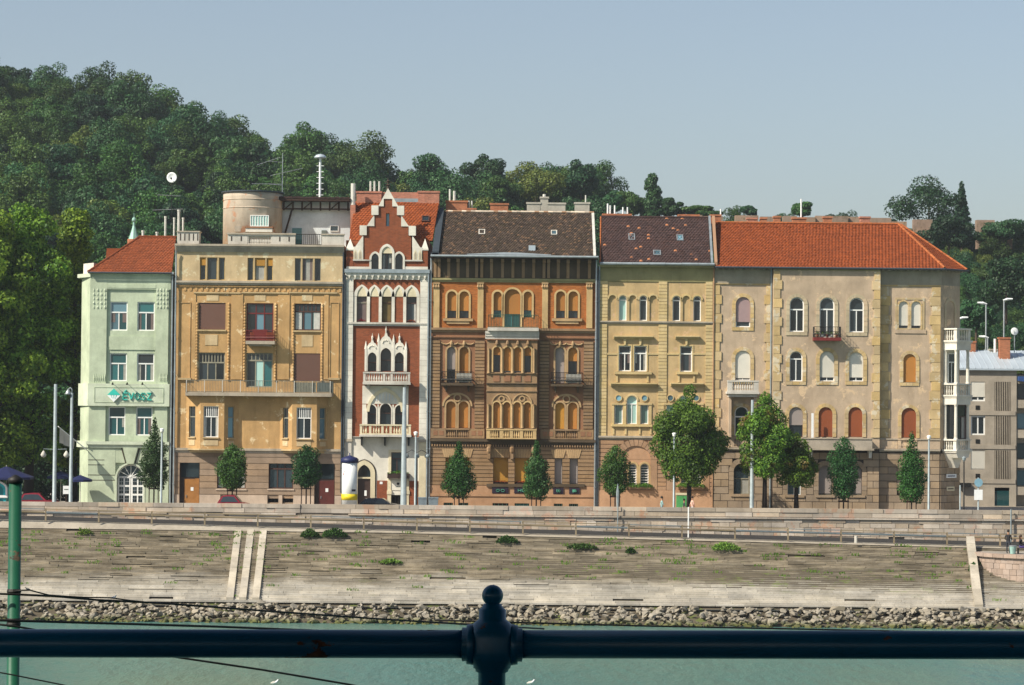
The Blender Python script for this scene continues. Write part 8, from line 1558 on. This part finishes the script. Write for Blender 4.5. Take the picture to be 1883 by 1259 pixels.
# ================================================================ people
def person_mat(name, shirt, legs, shoe='#2a2622', skin='#b98a6c', arms='skin', zw=.95, zn=1.44):
    m, nd, ln, b_ = new_mat(name); tc = nd.new('ShaderNodeTexCoord'); sp = nd.new('ShaderNodeSeparateXYZ'); ln.new(tc.outputs['Object'], sp.inputs[0]); ab = N(nd, 'ShaderNodeMath', operation='ABSOLUTE'); ln.new(sp.outputs['X'], ab.inputs[0])
    n = noise(nd, ln, tc.outputs['Object'], 7, 3); o = mixc(nd, ln, ramp(nd, ln, sp.outputs['Z'], .08, .1), lin(shoe), lin(legs)); o = mixc(nd, ln, ramp(nd, ln, sp.outputs['Z'], zw, zw+.01), o, lin(shirt))
    if arms == 'skin':
        lo = ramp(nd, ln, sp.outputs['Z'], 1.12, 1.14, 1, 0); sd = ramp(nd, ln, ab.outputs[0], .185, .195); mu = N(nd, 'ShaderNodeMath', operation='MULTIPLY'); ln.new(lo, mu.inputs[0]); ln.new(sd, mu.inputs[1]); o = mixc(nd, ln, mu.outputs[0], o, lin(skin))
    o = mixc(nd, ln, ramp(nd, ln, sp.outputs['Z'], zn, zn+.01), o, lin(skin)); o = mixc(nd, ln, ramp(nd, ln, n, .35, .7, 0, .3), o, mixc(nd, ln, 1, o, (.5, .5, .5, 1), 'MULTIPLY')); ln.new(o, b_.inputs['Base Color']); b_.inputs['Roughness'].default_value = .85; return m
def person(label, loc, rot, joints, mat, hair, hairlong=False, group='people on the quay'):
    t_ = thing('person', label, 'person', loc, group); t_.rotation_euler.z = rot; bm = bmesh.new(); sk = bm.verts.layers.skin.verify(); vs = {}
    for k, (p, r) in joints['v'].items(): v = bm.verts.new(p); v[sk].radius = r if isinstance(r, tuple) else (r, r); v[sk].use_root = (k == 'pelvis'); vs[k] = v
    for a, c in joints['e']: bm.edges.new((vs[a], vs[c]))
    me = bpy.data.meshes.new('body'); bm.to_mesh(me); bm.free(); me.materials.append(mat); o = bpy.data.objects.new('body', me); o.modifiers.new('skin', 'SKIN').use_smooth_shade = True; s_ = o.modifiers.new('sub', 'SUBSURF'); s_.levels = 2; s_.render_levels = 2
    COL.objects.link(o); o.parent = t_
    h = Vector(joints['v']['head'][0]); m_ = MB().lathe(h.x, h.y+.02, [(.085, h.z-.03), (.108, h.z+.03), (.10, h.z+.09), (.06, h.z+.135), (.01, h.z+.15)], 12)
    if hairlong: m_.lathe(h.x, h.y+.055, [(.05, h.z-.3), (.095, h.z-.18), (.10, h.z+.02), (.05, h.z+.08)], 10)
    me = bpy.data.meshes.new('hair'); me.from_pydata(m_.v, [], m_.f); me.materials.append(hair); o2 = bpy.data.objects.new('hair', me); COL.objects.link(o2); o2.parent = t_
    m_ = MB().lathe(h.x, h.y-.105, [(.006, h.z-.035), (.018, h.z-.02), (.006, h.z+.02)], 6); me = bpy.data.meshes.new('nose'); me.from_pydata(m_.v, [], m_.f); me.materials.append(M.skin); o3 = bpy.data.objects.new('nose', me); COL.objects.link(o3); o3.parent = t_
    return t_
M.skin = simple('skin', '#b98a6c', .6); M.hairdk = simple('dark_hair', '#1c1714', .6); M.hairbr = simple('brown_hair', '#3d2a1c', .6)
def standing(stride=0.0, armf=0.0, lean=0.0, elbow=0.0):
    v = {'pelvis': ((0, 0, .93), (.15, .11)), 'belly': ((0, lean*.4, 1.1), (.14, .105)), 'chest': ((0, lean*.8, 1.3), (.17, .115)), 'neck': ((0, lean, 1.46), .055), 'chin': ((0, lean-.01, 1.54), (.07, .08)), 'head': ((0, lean-.01, 1.66), (.085, .1))}; e = [('pelvis', 'belly'), ('belly', 'chest'), ('chest', 'neck'), ('neck', 'chin'), ('chin', 'head')]
    for s, n_ in ((-1, 'l'), (1, 'r')):
        d = stride*s; v.update({'hip'+n_: ((s*.1, 0, .86), .095), 'knee'+n_: ((s*.105, -d*.5, .48), .065), 'ank'+n_: ((s*.11, -d*.5+(.12*abs(d) if d < 0 else 0), .09), .042), 'toe'+n_: ((s*.12, -d*.5-.17, .045), .04), 'sh'+n_: ((s*.19, lean*.9, 1.38), .06), 'el'+n_: ((s*.25, lean*.8+d*.35+armf*.1, 1.12), .045), 'wr'+n_: ((s*.23, lean*.8+d*.5-armf*.25-elbow*.1, .9+.18*elbow), .033), 'hand'+n_: ((s*.21, lean*.8+d*.55-armf*.34-elbow*.2, .82+.3*elbow), (.04, .022))})
        for i in (-1, 0, 1): v['f%s%d' % (n_, i)] = ((s*(.21-.02*i), lean*.8+d*.57-armf*.42-elbow*.28-.02*i, .73+.36*elbow), .012); e.append(('hand'+n_, 'f%s%d' % (n_, i)))
        v['t'+n_] = ((s*.17, lean*.8+d*.55-armf*.37-elbow*.22, .80+.31*elbow), .013); e += [('hand'+n_, 't'+n_), ('pelvis', 'hip'+n_), ('hip'+n_, 'knee'+n_), ('knee'+n_, 'ank'+n_), ('ank'+n_, 'toe'+n_), ('chest', 'sh'+n_), ('sh'+n_, 'el'+n_), ('el'+n_, 'wr'+n_), ('wr'+n_, 'hand'+n_)]
    return {'v': v, 'e': e}
def seated():
    j = standing(0, .6); v = j['v']
    for k in list(v):
        p, r = v[k]; p = Vector(p)
        if k[:-1] in ('knee',): p = Vector((p.x*1.1, -.42, .52))
        elif k[:-1] == 'ank': p = Vector((p.x, -.44, .09))
        elif k[:-1] == 'toe': p = Vector((p.x, -.6, .045))
        else: p = p+Vector((0, 0, -.38))+(Vector((0, -.12, .1)) if k[:2] in ('wr', 'ha', 'fl', 'fr', 'tl', 'tr') else Vector())
        v[k] = (tuple(p), r)
    return j
zb = ZB-.03
c = P(1854, 1014, -22.3); person('person in black standing with back to the river on the bastion', (c.x, -22.3, zb), rad(150), standing(.05, .2, 0, .8), person_mat('black_clothes', '#17161a', '#2c2f38', arms='shirt'), M.hairdk)
c = P(1877, 1014, -22.0); person('long-haired person in black and purple sitting on the bastion bench', (c.x, -22.0, zb), rad(60), seated(), person_mat('black_top_purple_skirt', '#1b181d', '#4a3a78', arms='shirt', zw=.62, zn=1.07), M.hairbr, True)
t_ = thing('quay_bench', 'low bench under the sitting person on the bastion', 'bench', (c.x, -22, zb)); piece('seat', c.x-.3, c.x+1.3, -22.22, -21.78, zb+.38, zb+.43, M.wooddk, t_)
for x in (c.x-.2, c.x+1.2): piece('leg', x-.04, x+.04, -22.2, -21.8, zb, zb+.38, M.iron, t_)
c = P(1862.5, 1013, -22.9); t_ = thing('litter_bin', 'pale teal litter bin standing between the two people on the bastion', 'bin', (c.x, -22.9, zb)); MB().lathe(c.x, -22.9, [(.2, zb+.02), (.27, zb+.62), (.24, zb+.62), (.18, zb+.1)], 12).build('bucket', simple('pale_teal', '#8fb0a8', .5), t_); MB().lathe(c.x, -22.9, [(.285, zb+.58), (.285, zb+.64), (.25, zb+.64)], 12).build('rim', M.steel, t_)
for u, lb, sh, lg_, st_, rt_, hr, sc_ in ((1217, 'walker in a pale teal top passing the yellow house', '#8fb0ae', '#3a4a6a', .3, 90, M.hairdk, 1.0), (1258, 'smaller person in dark clothes in front of the green cabinet', '#3a423f', '#b9b0b0', .2, 90, M.hairdk, .9), (1273, 'person in a pink top walking under the largest chestnut', '#e0b4a0', '#e8e6e6', .25, 100, M.hairbr, 1.02)):
    Y = -10.0 if u < 1260 else -9.6; c = P(u, 930, Y); p = person(lb, (c.x, Y, 0), rad(rt_), standing(st_), person_mat('clothes_'+str(u), sh, lg_), hr); p.scale = (sc_, sc_, sc_)

# ================================================================ foreground: deck with added shade canopy, railing, green post, cables
def paint(name, col, rust, amt, rough=.35):
    m, nd, ln, b_ = new_mat(name); g = nd.new('ShaderNodeNewGeometry'); n = noise(nd, ln, g.outputs['Position'], 5.5, 6, .65, (1.0, 1, 1.6)); n2 = noise(nd, ln, g.outputs['Position'], 28, 4, .6); n3 = noise(nd, ln, g.outputs['Position'], 2, 4); c = lin(col)
    o = mixc(nd, ln, ramp(nd, ln, n3, .35, .7), tuple(x*.75 for x in c[:3])+(1,), c); f = ramp(nd, ln, n, .66-amt*.1, .685-amt*.1); o = mixc(nd, ln, f, o, mixc(nd, ln, ramp(nd, ln, n2, .4, .65), lin(rust), lin('#2b1c16')))
    ln.new(o, b_.inputs['Base Color']); ln.new(ramp(nd, ln, f, 0, 1, rough, .85), b_.inputs['Roughness']); bp = nd.new('ShaderNodeBump'); bp.inputs['Strength'].default_value = .3; bp.inputs['Distance'].default_value = .004; ln.new(n, bp.inputs['Height']); ln.new(bp.outputs[0], b_.inputs['Normal']); return m
M.railblue = paint('old_blue_rail_paint', '#10658c', '#6b4634', .35); M.postgreen = paint('old_green_post_paint', '#1c5a40', '#5a4a34', .25, .4)
YF = -211.6; DZ = CAM.z-1.65
tag(MB().box(-60, 60, -236, YF+.35, DZ-.4, DZ).build('bridge_deck', M.darkbr), kind='structure'); tag(MB().box(-60, 60, -236, -210.6, 12.4, 12.7).build('unseen_shade_canopy', M.darkbr), kind='structure')  # canopy is out of view, added to keep sun off the railing
rl_ = thing('deck_railing', 'dark blue pipe railing with a ball-topped post across the foreground', 'railing', (P(905, 1185, YF).x, YF, DZ)); sF = S(YF); a, c = P(-500, 1181.5, YF), P(2400, 1187, YF)
pk = P(905, 1185, YF); z_at = lambda x: a.z+(c.z-a.z)*(x-a.x)/(c.x-a.x)
for x0_, x1_ in ((a.x, pk.x-.02), (pk.x+.02, c.x)): MB().tube([(x0_, YF, z_at(x0_)), (x1_, YF, z_at(x1_))], 26/sF, 28).build('rail', M.railblue, rl_, True)
zc_ = lambda v: PZ(905, v, YF); prof = [(.004, 1237+60), (25, 1237+55), (25, 1237), (30, 1234), (31, 1229), (34, 1228), (35, 1222), (39, 1220), (41, 1213), (45, 1210), (46, 1196), (46, 1172), (44, 1160), (38, 1150), (30, 1142), (25.5, 1138), (25, 1121), (20, 1117), (17, 1112), (16, 1110)]
mb = MB().lathe(pk.x, YF, [(r_/sF, zc_(v)) for r_, v in prof], 40); o = mb.build('post', M.railblue, rl_, False); o.data.polygons.foreach_set('use_smooth', [True]*len(o.data.polygons))
MB().tube([(pk.x, YF, DZ), (pk.x, YF, zc_(1290))], 25/sF, 24).build('post_shaft', M.railblue, rl_, True)
n = 16; MB().lathe(pk.x, YF, [(max(.3, 19.6*math.sin(math.pi*i/n))/sF, zc_(1094.5+19.6*math.cos(math.pi*i/n))) for i in range(n+1)], 32).build('ball_finial', M.railblue, rl_, True)
for s in (-1, 1):
    p = [(pk.x+s*t/sF, YF, pk.z) for t in (34, 47, 47.1, 55, 55.1, 56)]; MB().tube(p, [38/sF, 36/sF, 31/sF, 31/sF, 29/sF, 27/sF], 28).build('flange', M.railblue, rl_, True)
# green post
YG_ = -200.0; c0 = P(26.5, 887, YG_); sG = S(YG_); t_ = thing('green_post', 'tall green painted steel post with dark cap at the left edge', 'post', (c0.x, YG_, WZ)); xg = P(27, 1000, YG_).x
MB().tube([(xg, YG_, WZ-2), (xg, YG_, c0.z)], 11.6/sG, 24).build('shaft', M.postgreen, t_, True); MB().lathe(xg, YG_, [(11/sG, c0.z-.01), (14.5/sG, c0.z), (14.5/sG, c0.z+.03), (2/sG, c0.z+.06)], 20).build('cap', M.iron, t_, True)
for v in (1087, 1141, 1147): z = PZ(26, v, YG_); MB().lathe(xg, YG_, [(11.8/sG, z-.02), (13.5/sG, z), (11.8/sG, z+.02)], 20).build('rope_wrap', M.iron, t_)
def cable(label, pts, Y, r, sag=0.0):
    q = [P(u, v, Y+dy) for u, v, dy in pts]; o = MB().tube(q, r, 6).build('mooring_cable', M.iron, None, True); tag(o, label, 'cable', 'mooring cables'); return o
k = lambda v: (v-1050)/6.02
cable('upper thick cable running down from the green post to the railing knob', [(-60, 1090, 0), (26, 1092.5, 0), (100, 1096, .3), (180, 1103, .6), (300, 1109, 1), (500, 1124, 2), (700, 1138, 3), (880, 1149, 4), (1000, 1156, 5)], YG_-.1, .0095)
cable('thin looping rope tied beside the upper cable near the two birds', [(28, 1085.5, 0), (55, 1085, 0), (70, 1089, .1), (90, 1094, .2), (150, 1098, .4), (205, 1099, .5), (240, 1104, .6), (300, 1110, .8)], YG_-.15, .006)
cable('long lower cable crossing just above the railing at the waterline', [(-60, 1138, 0), (26, 1141, 0), (200, 1146, 1), (400, 1152, 2), (600, 1160, 3), (800, 1168, 4)], YG_-.2, .011); cable('straight cable right of the railing knob along the waterline', [(800, 1140, 4), (940, 1144, 4.5), (1200, 1151, 5), (1500, 1157, 6), (2000, 1168, 8)], YG_-.2, .009)
cable('short cable slanting behind the railing at the lower left', [(-60, 1142, 0), (26, 1151, 0), (60, 1157, .1), (140, 1172, .3)], YG_-.25, .009); cable('cable slanting down below the railing left of the post', [(180, 1180, 0), (310, 1206, .3), (480, 1231, .6), (640, 1258, 1), (800, 1290, 1.3)], YG_-.25, .009); cable('thinnest cable in the lower left corner over the water', [(-60, 1226, 0), (20, 1240, 0), (110, 1258, .2), (200, 1278, .3)], YG_-.25, .006)
# birds
def bird(label, u, v, Y, size, mat, wing, face=1):
    c = P(u, v, Y); s = size; t_ = thing('bird', label, 'bird', tuple(c), 'birds'); XF.append(Matrix.Translation(c) @ Matrix.Diagonal((s*face, s, s, 1))); MB().tube([(-.5, 0, .12), (-.25, 0, .2), (.1, 0, .28), (.3, 0, .36), (.4, 0, .52), (.47, 0, .62), (.58, 0, .62)], [.03, .13, .2, .16, .1, .11, .05], 10).build('body', mat, t_, True); MB().tube([(.6, 0, .61), (.72, 0, .58)], [.03, .008], 5).build('beak', M.pot, t_)
    MB().tube([(-.62, 0, .13), (-.3, -.02, .26), (.1, -.03, .36), (.2, 0, .34)], [.02, .12, .15, .05], 8).build('wings', wing, t_, True); m_ = MB().tube([(.05, -.05, .12), (.05, -.05, -.02)], .02, 4).tube([(.05, .05, .12), (.05, .05, -.02)], .02, 4); m_.build('legs', M.pot, t_); XF.pop()
M.birdgrey = simple('pigeon_grey', '#3d4449', .8)
bird('dark pigeon sitting on the rope beside the green post', 51, 1085, YG_-.15, .034, M.birdgrey, M.birdgrey, -1); bird('white gull sitting on the cable right of the green post', 208, 1101.5, YG_+.45, .045, M.white_p, M.white_p); bird('white gull floating low at the bottom left of the railing post', 505, 1258, YG_+40, .16, M.white_p, M.whitedirty); bird('white gull floating at the bottom right of the railing post', 976, 1258, YG_+40, .16, M.white_p, M.whitedirty)

# ================================================================ summer haze
hm = bpy.data.materials.new('summer_haze'); hm.use_nodes = True; nd = hm.node_tree.nodes; nd.remove(nd['Principled BSDF']); pv = nd.new('ShaderNodeVolumePrincipled')
pv.inputs['Color'].default_value = (.80, .88, .95, 1); pv.inputs['Density'].default_value = .00015; pv.inputs['Anisotropy'].default_value = .2; hm.node_tree.links.new(pv.outputs[0], nd['Material Output'].inputs['Volume'])
tag(MB().box(-1500, 1500, -1500, 1500, -12, 92).build('haze', hm), 'thin pale summer haze over river and hill', 'haze', kind='stuff')
